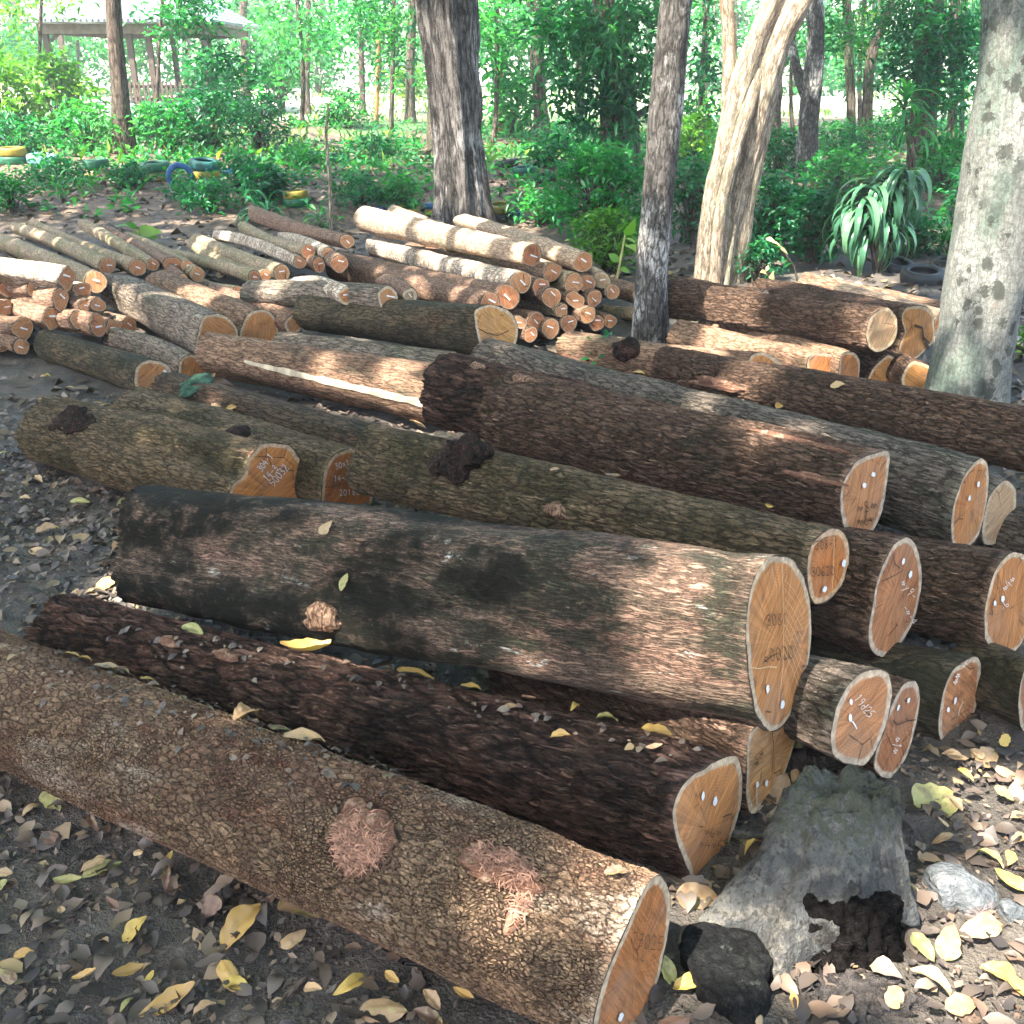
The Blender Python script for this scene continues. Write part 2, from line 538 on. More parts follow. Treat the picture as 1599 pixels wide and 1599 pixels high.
B['greywave'] = bark('bark_silvery_wavy', (0.041, 0.031, 0.023), (0.326, 0.251, 0.190), (0.190, 0.151, 0.115), ps=44, st=0.16, disp=0.004, plate=0.4, fib=1.0,
                     moss=((0.136, 0.138, 0.092), 0.5, 0.65, 4), pale=((0.570, 0.502, 0.403), 0.62, 0.75, 6))
B['tan'] = bark('bark_reddish_tan', (0.041, 0.023, 0.014), (0.298, 0.182, 0.115), (0.176, 0.107, 0.069), ps=48, st=0.22, disp=0.003, plate=0.4, fib=0.7,
                red=((0.326, 0.151, 0.098), 0.52, 0.68, 5), moss=((0.109, 0.094, 0.058), 0.55, 0.7, 4))
B['polegrey'] = bark('bark_pole_grey', (0.0794, 0.0567, 0.0328), (0.3587, 0.2655, 0.1697), (0.2195, 0.1692, 0.1041), ps=60, st=0.25, disp=0.0015, plate=0.3, fib=0.5,
                     moss=((0.1999, 0.1917, 0.0943), 0.48, 0.64, 5), pale=((0.6380, 0.5193, 0.3780), 0.62, 0.7, 9))
B['polebrown'] = bark('bark_pole_brown', (0.047, 0.028, 0.020), (0.258, 0.157, 0.104), (0.149, 0.094, 0.063), ps=60, st=0.25, disp=0.0018, plate=0.35, fib=0.6,
                      red=((0.271, 0.113, 0.075), 0.54, 0.68, 6), pale=((0.543, 0.452, 0.346), 0.66, 0.73, 9))
B['polewhite'] = bark('bark_pole_whitish', (0.095, 0.069, 0.052), (0.678, 0.552, 0.426), (0.407, 0.314, 0.230), ps=50, st=0.3, disp=0.0018, plate=0.3, fib=0.5,
                      dark=((0.136, 0.100, 0.069), 0.56, 0.66, 8), bands=((0.271, 0.201, 0.138), 22))
B['polebeige'] = bark('bark_pole_beige', (0.109, 0.069, 0.046), (0.461, 0.326, 0.219), (0.326, 0.238, 0.161), ps=50, st=0.2, disp=0.0015, plate=0.25, fib=0.4,
                      moss=((0.231, 0.201, 0.127), 0.5, 0.66, 5), red=((0.407, 0.213, 0.138), 0.58, 0.7, 4))
B['burl'] = bark('bark_burl_dark', (0.006, 0.005, 0.004), (0.075, 0.041, 0.029), (0.023, 0.015, 0.011), ps=70, st=0.8, disp=0.006, plate=0.7, fib=0.8,
                 red=((0.136, 0.063, 0.044), 0.52, 0.68, 9), pale=((0.543, 0.426, 0.300), 0.68, 0.72, 14))

CW = {}
CW['orange'] = cutwood('cut_wood_orange', (0.47, 0.2, 0.065), (0.38, 0.14, 0.042), (0.62, 0.46, 0.29), 0.45)
CW['deep'] = cutwood('cut_wood_deep_orange', (0.47, 0.175, 0.045), (0.4, 0.125, 0.032), (0.6, 0.38, 0.21), 0.35)
CW['yellow'] = cutwood('cut_wood_yellow', (0.52, 0.26, 0.085), (0.45, 0.2, 0.06), (0.66, 0.49, 0.3), 0.3)
CW['brown'] = cutwood('cut_wood_brown', (0.42, 0.185, 0.075), (0.32, 0.125, 0.05), (0.58, 0.44, 0.3), 0.5)
CW['pale'] = cutwood('cut_wood_pale', (0.45, 0.29, 0.15), (0.36, 0.22, 0.115), (0.56, 0.42, 0.26), 0.6)
CW['red'] = cutwood('cut_wood_red', (0.46, 0.2, 0.085), (0.36, 0.135, 0.056), (0.5, 0.33, 0.2), 0.5, sapw=0.008)
CW['redpale'] = cutwood('cut_wood_amber', (0.48, 0.23, 0.1), (0.4, 0.17, 0.07), (0.54, 0.37, 0.22), 0.4, sapw=0.008)
M_WHITE = plain('white_paint', (0.68, 0.68, 0.65), 0.6, 0.06, 200, 0.0005)
M_CHALK = plain('white_crayon', (0.62, 0.52, 0.43), 0.8, 0.1, 300, 0.0005)
M_BLACK = plain('black_crayon', (0.045, 0.025, 0.015), 0.7, 0.2, 300, 0.0005)
M_LINE = plain('pale_saw_line', (0.55, 0.34, 0.17), 0.8, 0.15, 300, 0.0005)

GLY = {
 '0': [[(.3,1),(.08,.8),(.05,.3),(.25,0),(.5,.15),(.55,.7),(.3,1)]], '1': [[(.15,.75),(.32,1),(.28,0)]],
 '2': [[(.05,.8),(.25,1),(.5,.85),(.45,.55),(.05,.02),(.58,.05)]], '3': [[(.05,.9),(.4,1),(.5,.75),(.2,.55),(.55,.4),(.4,.03),(.02,.08)]],
 '4': [[(.4,1),(.02,.4),(.6,.45)],[(.45,.75),(.38,0)]], '5': [[(.55,1),(.15,.95),(.1,.55),(.45,.55),(.5,.2),(.05,0)]],
 '6': [[(.45,1),(.1,.5),(.1,.1),(.4,.02),(.5,.3),(.12,.4)]], '7': [[(.02,.95),(.58,1),(.2,0)]],
 '8': [[(.3,.5),(.1,.8),(.35,1),(.5,.8),(.1,.2),(.3,0),(.52,.2),(.3,.5)]], '9': [[(.5,.7),(.2,.55),(.1,.85),(.4,1),(.5,.7),(.4,0)]],
 '-': [[(.08,.45),(.52,.5)]], '.': [[(.25,.02),(.3,.08)]], 'x': [[(.05,.7),(.5,.1)],[(.5,.7),(.05,.05)]],
 'd': [[(.5,1),(.5,0)],[(.5,.4),(.2,.5),(.08,.2),(.3,0),(.5,.15)]], 'y': [[(.05,.6),(.28,.2)],[(.5,.65),(.1,-.3)]],
 'p': [[(.1,.6),(.08,-.35)],[(.1,.5),(.4,.6),(.45,.25),(.1,.15)]], '~': [[(0,.3),(.2,.7),(.3,.2),(.5,.6),(.6,.3)]], ' ': [],
}
LOGS = {}


def end_pt(e):
    u, v, r, mode, val = e
    d = ray(u, v)
    if mode == 'h':
        dep = (H - val) / (r / F - d[2])
    else:
        dep = val
    return CAM + d * dep, r * dep / F


def ribbon(P3, w, n):
    P3 = np.asarray(P3, float)
    T = nrm(np.gradient(P3, axis=0)); S = nrm(np.cross(n, T))
    w = w * (1 + 0.25 * rng.normal(size=(len(P3), 1)).clip(-1, 1))
    V = np.concatenate([P3 + S * w / 2, P3 - S * w / 2]); m = len(P3)
    i = np.arange(m - 1)
    return V, np.stack([i, i + 1, m + i + 1, m + i], 1)


class Log:
    def __init__(s, key, label, far, near, bk, face=None, cut='orange', n=64, m=40, lump=0.05, bow=0.0, group=None, seed=None,
                 irr=0.08, tilt=0.12, marks=(), farface=None, cat='log', sq=1.0, facelabel=None, yawlim=38, tiltdeg=0):
        seed = seed if seed is not None else (sum(map(ord, key)) * 31) % 9973
        s.key = key
        r_ = np.random.default_rng(seed)
        Cf, Rf = end_pt(far); Cn, Rn = end_pt(near)
        ax = nrm(Cf - Cn)
        s.ax = ax
        nP = -ax
        ph = np.linspace(0, 2 * np.pi, n, endpoint=False)
        def frame(ax):
            e1 = nrm(np.cross(ax, [0, 0, 1.0])); e2 = np.cross(e1, ax)
            return e1, e2
        e1, e2 = frame(ax)
        if face is not None:
            pl = np.array(face, float)
            # closed smooth curve through the outline
            m_ = len(pl); q = []
            for i in range(m_):
                p0, p1, p2, p3 = pl[i - 1], pl[i], pl[(i + 1) % m_], pl[(i + 2) % m_]
                for f in np.linspace(0, 1, 10, endpoint=False):
                    q.append(p1 + f * (p2 - p1) * 1.0 + 0.5 * f * (1 - f) * ((1 - f) * (p2 - p0 - 2 * (p2 - p1)) - f * (p3 - p1 - 2 * (p2 - p1))) * 0.8)
            q = np.array(q)
            uc, vc = (q.max(0) + q.min(0)) / 2
            best = None
            yaw0 = math.atan2(nP[1], nP[0])
            for dy in np.radians(np.arange(-yawlim, yawlim + 1, 2)):
                for tz in (0.0,) if tiltdeg is None else np.radians((tiltdeg - 8, tiltdeg, tiltdeg + 8)):
                    nn = np.array([math.cos(yaw0 + dy) * math.cos(tz), math.sin(yaw0 + dy) * math.cos(tz), math.sin(tz) + nP[2] * 0.7])
                    nn = nrm(nn)
                    rr = FW + RT * ((q[:, :1] - 799.5) / F) + UP * ((799.5 - q[:, 1:]) / F)
                    dc = ray(uc, vc)
                    C = CAM + dc * (np.dot(Cn - CAM, FW))
                    den = rr @ nn
                    if (den > -0.05).any(): continue
                    t = ((C - CAM) @ nn) / den
                    P = CAM + rr * t[:, None]
                    x = (P - C) @ nrm(np.cross([0, 0, 1.0], nn)); z = (P - C) @ np.cross(nn, nrm(np.cross([0, 0, 1.0], nn)))
                    rx, rz = np.ptp(x), np.ptp(z)
                    sc = abs(math.log(rx / rz / sq)) + abs(dy) * 0.25 + abs(tz - math.radians(tiltdeg or 0)) * 0.3
                    if best is None or sc < best[0]: best = (sc, nn, P, C)
            _, nP, P, Cn = best
            # axis from the face centre to the far end, for the body
            ax = nrm(Cf - Cn); e1, e2 = frame(ax); s.ax = ax
            X = (P - Cn) @ e1; Y = (P - Cn) @ e2
            cx, cy = (X.max() + X.min()) / 2, (Y.max() + Y.min()) / 2
            ctr = Cn + e1 * cx + e2 * cy
            den = ax @ nP
            ctr = ctr + ax * (((Cn - ctr) @ nP) / den)
            X -= cx; Y -= cy
            an = np.arctan2(Y, X); o = np.argsort(an); ra = np.hypot(X, Y)
            r0 = np.interp(ph, np.concatenate([an[o] - 2 * np.pi, an[o], an[o] + 2 * np.pi]), np.tile(ra[o], 3))
            r0 = 0.5 * r0 + 0.25 * (np.roll(r0, 1) + np.roll(r0, -1))
            Cn = ctr
            s.face_n = nP
        else:
            k = [r_.normal() * irr / (j ** 0.7) for j in range(2, 6)]; f_ = r_.uniform(0, 6.28, 4)
            r0 = Rn * (1 + sum(k[j] * np.cos((j + 2) * ph + f_[j]) for j in range(4)))
            nP = nrm(-ax + e1 * r_.normal() * tilt + e2 * r_.normal() * tilt * 0.7 + np.array([0.0, -0.12, 0.0]))
            s.face_n = nP
        Rm = r0.mean()
        L = np.linalg.norm(Cf - Cn)
        s.Cn, s.Cf, s.L, s.R = Cn, Cf, L, Rm
        off = r_.uniform(-20, 20, 3) if bk != 'algae' else np.array([3.3, -2.2, 0.0])
        den = nP @ ax
        def a0(x, y):
            return -((nP @ e1) * x + (nP @ e2) * y) / den
        # body rings
        u = np.linspace(0, 1, m) ** 1.12
        w = sstep(0.0, 0.75, u)[:, None]
        kk = [r_.normal() * 0.045 for _ in range(3)]; ff = r_.uniform(0, 6.28, 3)
        ideal = 1 + sum(kk[j] * np.cos((j + 2) * ph + ff[j]) for j in range(3))
        Rs = (Rm * (1 - u) + Rf * u)[:, None]
        rr = Rs * ((r0 / Rm)[None] * (1 - w) + ideal[None] * w)
        pts = np.stack([np.cos(ph)[None] * rr / 0.12, np.sin(ph)[None] * rr / 0.12, (u * L)[:, None] / 0.22 + 0 * rr], -1) + off
        fade = sstep(0.0, 0.05, u)[:, None]
        rr = rr * (1 + lump * fbm(pts, seed, 3) * fade)
        x = rr * np.cos(ph); y = rr * np.sin(ph)
        a_n = a0(r0 * np.cos(ph), r0 * np.sin(ph))
        a = a_n[None] * (1 - u[:, None]) + L * u[:, None]
        # ragged far end
        a[-1] += Rf * 0.06 * r_.normal(size=n)
        bx = bow * np.sin(np.pi * u)[:, None]
        V = Cn + ax * a[..., None] + e1 * x[..., None] + e2 * (y + bx)[..., None]
        V = V.reshape(-1, 3)
        bc = np.stack([x, y, a], -1).reshape(-1, 3) + off
        # rolled lip at the near end and rounded far end
        lip = Cn + (V[:n] - Cn) * 0.93 + ax * 0.004
        far2 = Cf + (V[-n:] - Cf) * 0.86 + ax * Rf * 0.08
        far3 = Cf + (V[-n:] - Cf) * 0.45 + ax * Rf * 0.13
        Vb = np.concatenate([lip, V, far2, far3, [Cf + ax * Rf * 0.14]])
        bcb = np.concatenate([bc[:n], bc, bc[-n:] * 0.98 + 0.01, bc[-n:] * 0.95, bc[-1:]])
        M = m + 3
        i, j = np.meshgrid(np.arange(M - 1), np.arange(n), indexing='ij'); j2 = (j + 1) % n
        Q = np.stack([i * n + j, (i + 1) * n + j, (i + 1) * n + j2, i * n + j2], -1).reshape(-1, 4)
        jj = np.arange(n)
        T = np.stack([(M - 1) * n + jj, np.full(n, M * n), (M - 1) * n + (jj + 1) % n], 1)
        zmin = Vb[:, 2].min()
        base = np.array([(Cn[0] + Cf[0]) / 2, (Cn[1] + Cf[1]) / 2, zmin])
        root = empty(cat, base, label, 'log', group)
        s.root = root
        fd = np.repeat(sstep(0.0, 0.035 / L, u), n); fd = np.concatenate([np.zeros(n), fd, np.zeros(2 * n + 1) + .5])
        s.bark = mk('bark', Vb, [Q, T], B[bk], root, {'bc': ('FLOAT_VECTOR', 'POINT', bcb), 'fd': ('FLOAT', 'POINT', fd)})
        s.V = V; s.n, s.m = n, m
        s.e1, s.e2 = e1, e2
        # cut face
        ts = np.array([1.0, .985, .96, .92, .86, .78, .66, .5, .33, .15])
        ring0 = V[:n]
        s.cut = s.make_face('cut_face', ring0, Cn, nP, ts, CW[cut], root)
        if facelabel: s.cut['label'] = facelabel
        s.marks(marks)
        LOGS[key] = s

    def make_face(s, name, ring, C, nP, ts, mat, root):
        n = len(ring)
        f1 = nrm(np.cross([0, 0, 1.0], nP)); f2 = np.cross(nP, f1)
        P = np.concatenate([C + (ring - C) * t for t in ts] + [[C]])
        rad = np.linalg.norm(ring - C, axis=1)
        dist = np.concatenate([(1 - t) * rad for t in ts] + [[rad.mean()]])
        # slightly uneven saw cut
        P = P + nP * (0.0035 * fbm(P / 0.05, 5, 2) * np.minimum(dist / 0.02, 1))[:, None] * min(1, rad.mean() / 0.12)
        cf = np.stack([(P - C) @ f1, (P - C) @ f2, dist], 1)
        k = len(ts)
        i, j = np.meshgrid(np.arange(k - 1), np.arange(n), indexing='ij'); j2 = (j + 1) % n
        Q = np.stack([i * n + j, i * n + j2, (i + 1) * n + j2, (i + 1) * n + j], -1).reshape(-1, 4)
        jj = np.arange(n)
        T = np.stack([(k - 1) * n + jj, (k - 1) * n + (jj + 1) % n, np.full(n, k * n)], 1)
        o = mk(name, P, [Q[:, ::-1] if False else Q, T], mat, root, {'cf': ('FLOAT_VECTOR', 'POINT', cf)})
        o_n = np.array(o.data.polygons[0].normal)
        if o_n @ nP < 0: o.data.flip_normals()
        s.f1, s.f2 = f1, f2
        return o

    def on_face(s, uv, lift=0.006):
        out = []
        for u, v in uv:
            r = ray(u, v)
            t = ((s.Cn + s.face_n * lift - CAM) @ s.face_n) / (r @ s.face_n)
            out.append(CAM + r * t)
        return np.array(out)

    def marks(s, marks):
        for mk_ in marks:
            if mk_[0] == 'dot':
                _, u, v, rx, ry, rot = mk_; rx *= .85; ry *= .85
                a = np.linspace(0, 2 * np.pi, 14, endpoint=False)
                k = 1 + 0.14 * rng.normal(size=14).clip(-1, 1)
                x = rx * np.cos(a) * k; y = ry * np.sin(a) * k
                c, sn = math.cos(rot), math.sin(rot)
                P = s.on_face([(u + p * c - q * sn, v + p * sn + q * c) for p, q in zip(x, y)])
                V = np.concatenate([P, [P.mean(0)]])
                Fs = np.stack([np.arange(14), np.full(14, 14), (np.arange(14) + 1) % 14], 1)
                mk('paint_dot', V, [Fs], M_WHITE, s.cut)
            else:
                kind, txt, u, v, hgt, ang, colr = mk_[:7]
                wid = mk_[7] if len(mk_) > 7 else 1.3
                mat = {'w': M_CHALK, 'b': M_BLACK, 'l': M_LINE, 'W': M_WHITE}[colr]
                VV, FF, off = [], [], 0
                if kind == 'line':
                    strokes = [txt]
                else:
                    strokes = []
                    ca, sa = math.cos(math.radians(ang)), math.sin(math.radians(ang))
                    sx = mk_[8] if len(mk_) > 8 else 0.85
                    for k, ch in enumerate(txt):
                        for st in GLY.get(ch, []):
                            pp = []
                            st = smooth_path(np.array(st), len(st) * 3)
                            for (px, py) in st:
                                X = (k * 0.78 + px) * hgt * sx; Y = -py * hgt + rng.normal() * 0.01 * hgt
                                pp.append((u + X * ca - Y * sa, v + X * sa + Y * ca))
                            strokes.append(pp)
                for st in strokes:
                    P = s.on_face(st)
                    w = wid * np.linalg.norm(P.mean(0) - CAM) / F
                    V, Q = ribbon(P, w, s.face_n)
                    VV.append(V); FF.append(Q + off); off += len(V)
                mk('handwritten_mark', np.concatenate(VV), [np.concatenate(FF)], mat, s.cut)

    def hit(s, u, v, lift=0.0):
        """point of the bark surface seen near pixel u, v and its outward normal"""
        if not hasattr(s, 'cache'):
            pu, pv, pd = proj(s.V)
            c = (s.V - s.Cn) - ((s.V - s.Cn) @ s.ax)[:, None] * s.ax
            nn = nrm(c)
            f = np.einsum('ij,ij->i', nn, nrm(CAM - s.V)) > 0.0
            s.cache = (pu[f], pv[f], s.V[f], nn[f])
        pu, pv, VV, nn = s.cache
        i = int(np.argmin((pu - u) ** 2 + (pv - v) ** 2))
        return VV[i] + nn[i] * lift, nn[i]


gA = 'big logs in the front stack'
h = 'h'; dd = 'd'
# ------------------------------------------------------------------ big logs
Log('A', 'foreground log with scaly tan bark and two torn reddish fibre patches, nearest the camera', (-170, 1005, 88, h, 0), (985, 1500, 165, h, 0), 'scaly',
    face=[(1035,1368),(1047,1400),(1044,1450),(1031,1520),(1012,1575),(990,1618),(962,1645),(938,1640),(925,1612),(928,1580),(945,1525),(965,1475),(988,1425),(1006,1388),(1020,1370)],
    cut='orange', n=260, m=420, lump=0.035, group=gA, sq=0.9,
    marks=[('txt', '75025', 985, 1478, 22, 8, 'b', 1.5, 0.6), ('txt', '~4', 992, 1505, 16, 10, 'b', 1.3, 0.6), ('dot', 970, 1588, 4, 9, 0.3)])
Log('B', 'very dark crumbly-barked log with a teardrop-shaped cut end, under the largest log', (95, 985, 60, h, 0), (1105, 1285, 95, h, 0), 'crumbly',
    face=[(1135,1182),(1152,1183),(1160,1210),(1156,1260),(1142,1310),(1125,1352),(1103,1391),(1085,1388),(1071,1350),(1056,1312),(1050,1275),(1058,1238),(1080,1210),(1108,1193)],
    cut='orange', n=200, m=340, lump=0.09, group=gA, sq=0.8,
    marks=[('dot', 1098, 1243, 3, 8, 0.15), ('dot', 1117, 1251, 3.5, 9, 0.15), ('txt', '7~6~', 1090, 1305, 14, 4, 'b', 1.3), ('txt', '~4~5', 1092, 1325, 14, 4, 'b', 1.2)])
Log('C', 'largest log of the front stack, smooth bark with black-green algae and pinkish bare patches', (238, 845, 87, h, .10), (1205, 1003, 140, h, .26), 'algae',
    face=[(1218,866),(1238,872),(1254,895),(1264,935),(1267,985),(1262,1040),(1245,1095),(1222,1135),(1205,1143),(1192,1136),(1178,1110),(1168,1050),(1165,990),(1170,930),(1184,890),(1202,870)],
    cut='orange', n=220, m=360, lump=0.045, group=gA, sq=0.78,
    marks=[('txt', '3081', 1198, 977, 17, -4, 'b', 1.6, 0.62), ('txt', '60020', 1194, 1034, 20, -8, 'b', 1.6, 0.62),
           ('line', [(1170,1042),(1185,1044),(1200,1041),(1213,1042)], 0, 0, 0, 0, 'l', 2.0), ('dot', 1199, 1076, 3, 7.5, 0.05), ('dot', 1222, 1100, 3.5, 8, 0.2),
           ('line', [(1221,880),(1224,960),(1223,1040),(1219,1075)], 0, 0, 0, 0, 'l', 2.0)]
          + [('line', [(1225, 905 + 14 * k), (1240, 922 + 16 * k), (1256 - k * 0.8, 952 + 16 * k)], 0, 0, 0, 0, 'l', 0.8) for k in range(9)])
Log('D', 'olive-tan ridged log with a big dark burl, lying directly behind the largest log', (588, 722, 56, h, .14), (1292, 880, 61, h, .37), 'olive',
    face=[(1292,826),(1314,829),(1326,850),(1326,885),(1313,917),(1292,940),(1272,943),(1263,922),(1260,885),(1268,848)],
    cut='deep', n=150, m=260, lump=0.05, group=gA,
    marks=[('txt', '308-1', 1274, 858, 13, -6, 'b', 1.3, 0.7), ('txt', '30620', 1268, 900, 14, -4, 'b', 1.4, 0.68), ('dot', 1318, 879, 3.5, 7, 0.1), ('dot', 1288, 920, 3.5, 6, 0.5),
           ('line', [(1303,838),(1302,870),(1301,900),(1299,925)], 0, 0, 0, 0, 'l', 1.3)])
Log('E', 'olive log with an orange cut end marked 50032 in white and a gnarled far end', (80, 668, 56, h, 0), (428, 762, 76, h, 0), 'olive',
    face=[(430,690),(455,697),(470,718),(480,745),(488,775),(482,815),(450,835),(410,835),(375,815),(358,780),(362,757),(380,742),(389,715),(406,696)],
    cut='deep', n=130, m=160, lump=0.06, group=gA, yawlim=50, facelabel='bright orange cut end with white handwriting',
    marks=[('txt', '304-1', 409, 737, 11, -52, 'w', 1.25, 0.72), ('txt', '14-3', 418, 752, 11, -48, 'w', 1.25, 0.8), ('txt', '50032', 428, 760, 12, -50, 'w', 1.3, 0.82)])
Log('F', 'olive log with a cracked orange end marked 14-4, beside the one marked 50032', (205, 650, 46, h, .02), (545, 757, 57, h, .0), 'olive',
    face=[(548,700),(566,703),(581,717),(576,745),(582,775),(575,800),(550,815),(520,810),(503,790),(502,765),(506,738),(516,717),(530,705)],
    cut='deep', n=110, m=140, lump=0.06, group=gA, yawlim=50, facelabel='orange cut end with a stepped dark crack and white handwriting',
    marks=[('txt', '30x1', 525, 733, 9, -18, 'w', 1.5, 0.85), ('txt', '14-4', 522, 752, 9, -5, 'w', 1.5, 0.85), ('txt', '20180', 530, 774, 9, -3, 'w', 1.5, 0.95),
           ('line', [(559,705),(560,722),(555,736),(562,744),(568,750)], 0, 0, 0, 0, 'b', 2.2)])
Log('G', 'dark log with bright green moss on its left end, behind the two white-numbered logs', (262, 612, 34, h, .02), (690, 728, 40, h, .0), 'mossy', n=100, m=140, lump=0.07, group=gA)
Log('Hh', 'reddish-tan log with a long pale strip where the bark is peeled off', (332, 552, 35, h, .06), (712, 618, 48, h, .04), 'tan', n=120, m=160, lump=0.04, group=gA)
Log('I', 'silvery wavy-barked log with a notched yellow cut at its upper end', (186, 453, 29, h, .08), (338, 527, 39, h, .05), 'greywave',
    face=[(318,495),(338,489),(356,496),(370,512),(372,535),(360,560),(338,570),(318,565),(306,550),(308,520)], cut='orange', n=90, m=90, lump=0.06, group=gA, yawlim=55)
Log('K', 'short brown log beside the silvery one, with a wide orange half-moon end', (248, 442, 21, h, .14), (404, 510, 32, h, .07), 'tan',
    face=[(404,483),(424,488),(436,508),(433,528),(418,541),(395,543),(378,533),(374,520),(384,494)], cut='orange', n=80, m=90, lump=0.05, group=gA, yawlim=55)
Log('Lr', 'thin reddish log squeezed between the half-moon end and the black-barked log', (330, 458, 15, h, .16), (460, 505, 17, h, .15), 'polebrown', cut='orange', n=48, m=40, group=gA)
Log('M', 'blackish mossy log with a broad yellow cut end, in the middle of the yard', (478, 487, 29, h, .17), (772, 518, 40, h, .20), 'blackmoss',
    face=[(742,484),(760,476),(780,478),(800,490),(809,510),(806,535),(790,553),(768,560),(752,550),(745,528),(741,505)], cut='yellow', n=110, m=150, lump=0.035, group=gA, yawlim=50,
    marks=[('line', [(746,512),(760,520),(778,524),(795,516)], 0, 0, 0, 0, 'b', 1.5)])
Log('CC', 'pale flaky log wedged between the black-barked log and the peeled one', (438, 534, 16, h, .06), (705, 574, 24, h, .1), 'greywave', n=64, m=80, group=gA)
Log('N', 'long grey-green ridged log with a narrow reddish end, behind the thick brown top log', (765, 566, 42, h, .20), (1512, 788, 73, h, .19), 'grey',
    face=[(1530,716),(1541,722),(1545,745),(1540,790),(1528,838),(1507,859),(1489,856),(1485,820),(1491,780),(1508,738)],
    cut='orange', n=170, m=300, lump=0.045, group=gA, sq=0.85, yawlim=20,
    marks=[('dot', 1528, 756, 2.5, 6, 0.2), ('dot', 1514, 778, 2, 5.5, 0.2)])
Log('O', 'thick dark brown ridged log on top of the stack, cut end facing right', (792, 636, 62, h, .25), (1350, 775, 70, h, .28), 'brown',
    face=[(1362,708),(1388,706),(1387,740),(1380,790),(1371,815),(1355,838),(1336,843),(1318,826),(1312,790),(1316,755),(1335,722)],
    cut='brown', n=190, m=320, lump=0.045, group=gA, sq=0.9,
    marks=[('dot', 1364, 741, 3.5, 5, 0.1), ('dot', 1350, 758, 3.5, 5, 0.1), ('txt', '~8~', 1341, 802, 16, -12, 'b', 1.2), ('txt', '~6~', 1341, 822, 14, -12, 'b', 1.2)])
Log('Q', 'dark rough log end poking out left of the thick brown top log', (690, 606, 58, h, .20), (1130, 715, 62, h, .10), 'crumbly', n=130, m=160, lump=0.08, group=gA)
Log('R', 'long brown log running out of the right frame edge in front of the spotted tree', (1035, 570, 28, h, .22), (1680, 700, 56, h, .24), 'brown', n=140, m=240, lump=0.06, group=gA)
Log('S', 'knotty tan log with a round dark burl, between the pole pile and grey-green log', (885, 547, 30, h, .02), (1196, 582, 34, h, .08), 'tan',
    face=[(1172,556),(1190,550),(1212,560),(1226,576),(1222,600),(1205,612),(1180,612),(1163,598),(1164,572)], cut='orange', n=110, m=140, lump=0.05, group=gA, yawlim=55)
Log('T', 'sunlit peeling log in front of the right-hand heap, with a squarish orange end', (1060, 522, 22, h, .05), (1284, 580, 28, h, .05), 'tan',
    face=[(1263,556),(1284,551),(1304,555),(1310,580),(1304,604),(1284,610),(1264,602),(1259,580)], cut='orange', n=90, m=110, lump=0.06, group=gA, yawlim=55)
Log('U', 'log just behind the squarish-ended one, with a narrow orange end', (1110, 503, 20, h, .05), (1326, 578, 28, h, .05), 'tan',
    face=[(1314,554),(1329,549),(1342,560),(1341,590),(1332,606),(1318,606),(1309,590)], cut='orange', n=80, m=100, lump=0.06, group=gA, yawlim=45)
Log('Vv', 'dark log on top of the right-hand heap with a round pale-brown end', (1118, 473, 28, h, .20), (1378, 517, 36, h, .22), 'brown',
    face=[(1388,481),(1401,497),(1401,520),(1393,538),(1372,550),(1357,543),(1352,522),(1358,498),(1372,484)], cut='pale', n=100, m=130, lump=0.05, group=gA, yawlim=45)
Log('Wn', 'log with a tall hollowed and split cut end, against the spotted tree', (1180, 462, 26, h, .15), (1432, 522, 42, h, .10), 'brown',
    face=[(1418,479),(1445,478),(1458,494),(1459,530),(1448,545),(1436,556),(1420,568),(1404,566),(1404,540),(1412,520),(1408,494)], cut='yellow', n=100, m=110, lump=0.05, group=gA, yawlim=55,
    marks=[('line', [(1428,508),(1440,512),(1442,528),(1452,536)], 0, 0, 0, 0, 'b', 4), ('line', [(1445,534),(1450,545)], 0, 0, 0, 0, 'b', 5)])
Log('X', 'dark log behind the slender mottled tree, end to end with the round-ended one', (1040, 462, 32, h, .15), (1190, 482, 30, h, .15), 'brown', n=80, m=70, lump=0.07, group=gA)
Log('Z', 'low log with a triangular orange end under the round-ended one', (1240, 530, 22, h, .02), (1380, 580, 27, h, 0), 'brown',
    face=[(1388,553),(1401,562),(1406,590),(1398,608),(1376,610),(1354,600),(1360,580),(1374,564)], cut='yellow', n=80, m=70, lump=0.05, group=gA, yawlim=55)
Log('Z2', 'low log half hidden by the spotted trunk, under the split-ended one', (1300, 530, 22, h, .02), (1432, 590, 26, h, 0), 'brown', cut='yellow', n=64, m=60, lump=0.05, group=gA)
Log('Y1', 'sunlit log at the back of the right-hand heap, nearest the dracaena', (1256, 442, 18, h, .22), (1480, 492, 19, h, .18), 'tan', n=64, m=60, group=gA)
Log('Y2', 'glaring sunlit log at the back of the right-hand heap, just behind the dark round-ended one', (1310, 458, 17, h, .25), (1470, 505, 20, h, .2), 'polebeige', n=64, m=60, group=gA)
Log('BB', 'dark short log lying alone on the ground at left, with a round orange end', (78, 540, 26, h, 0), (237, 591, 31, h, 0), 'blackmoss',
    face=[(235,562),(252,564),(267,578),(263,594),(250,612),(235,619),(217,614),(209,596),(211,577),(220,566)], cut='orange', n=100, m=110, lump=0.04, group=gA, yawlim=45,
    marks=[('line', [(256,578),(261,586)], 0, 0, 0, 0, 'W', 3.5)])
Log('AA', 'grey curved log behind the short dark one at left', (176, 528, 18, h, 0), (300, 578, 25, h, 0), 'greywave', cut='orange', n=70, m=70, lump=0.06, bow=0.03, group=gA)
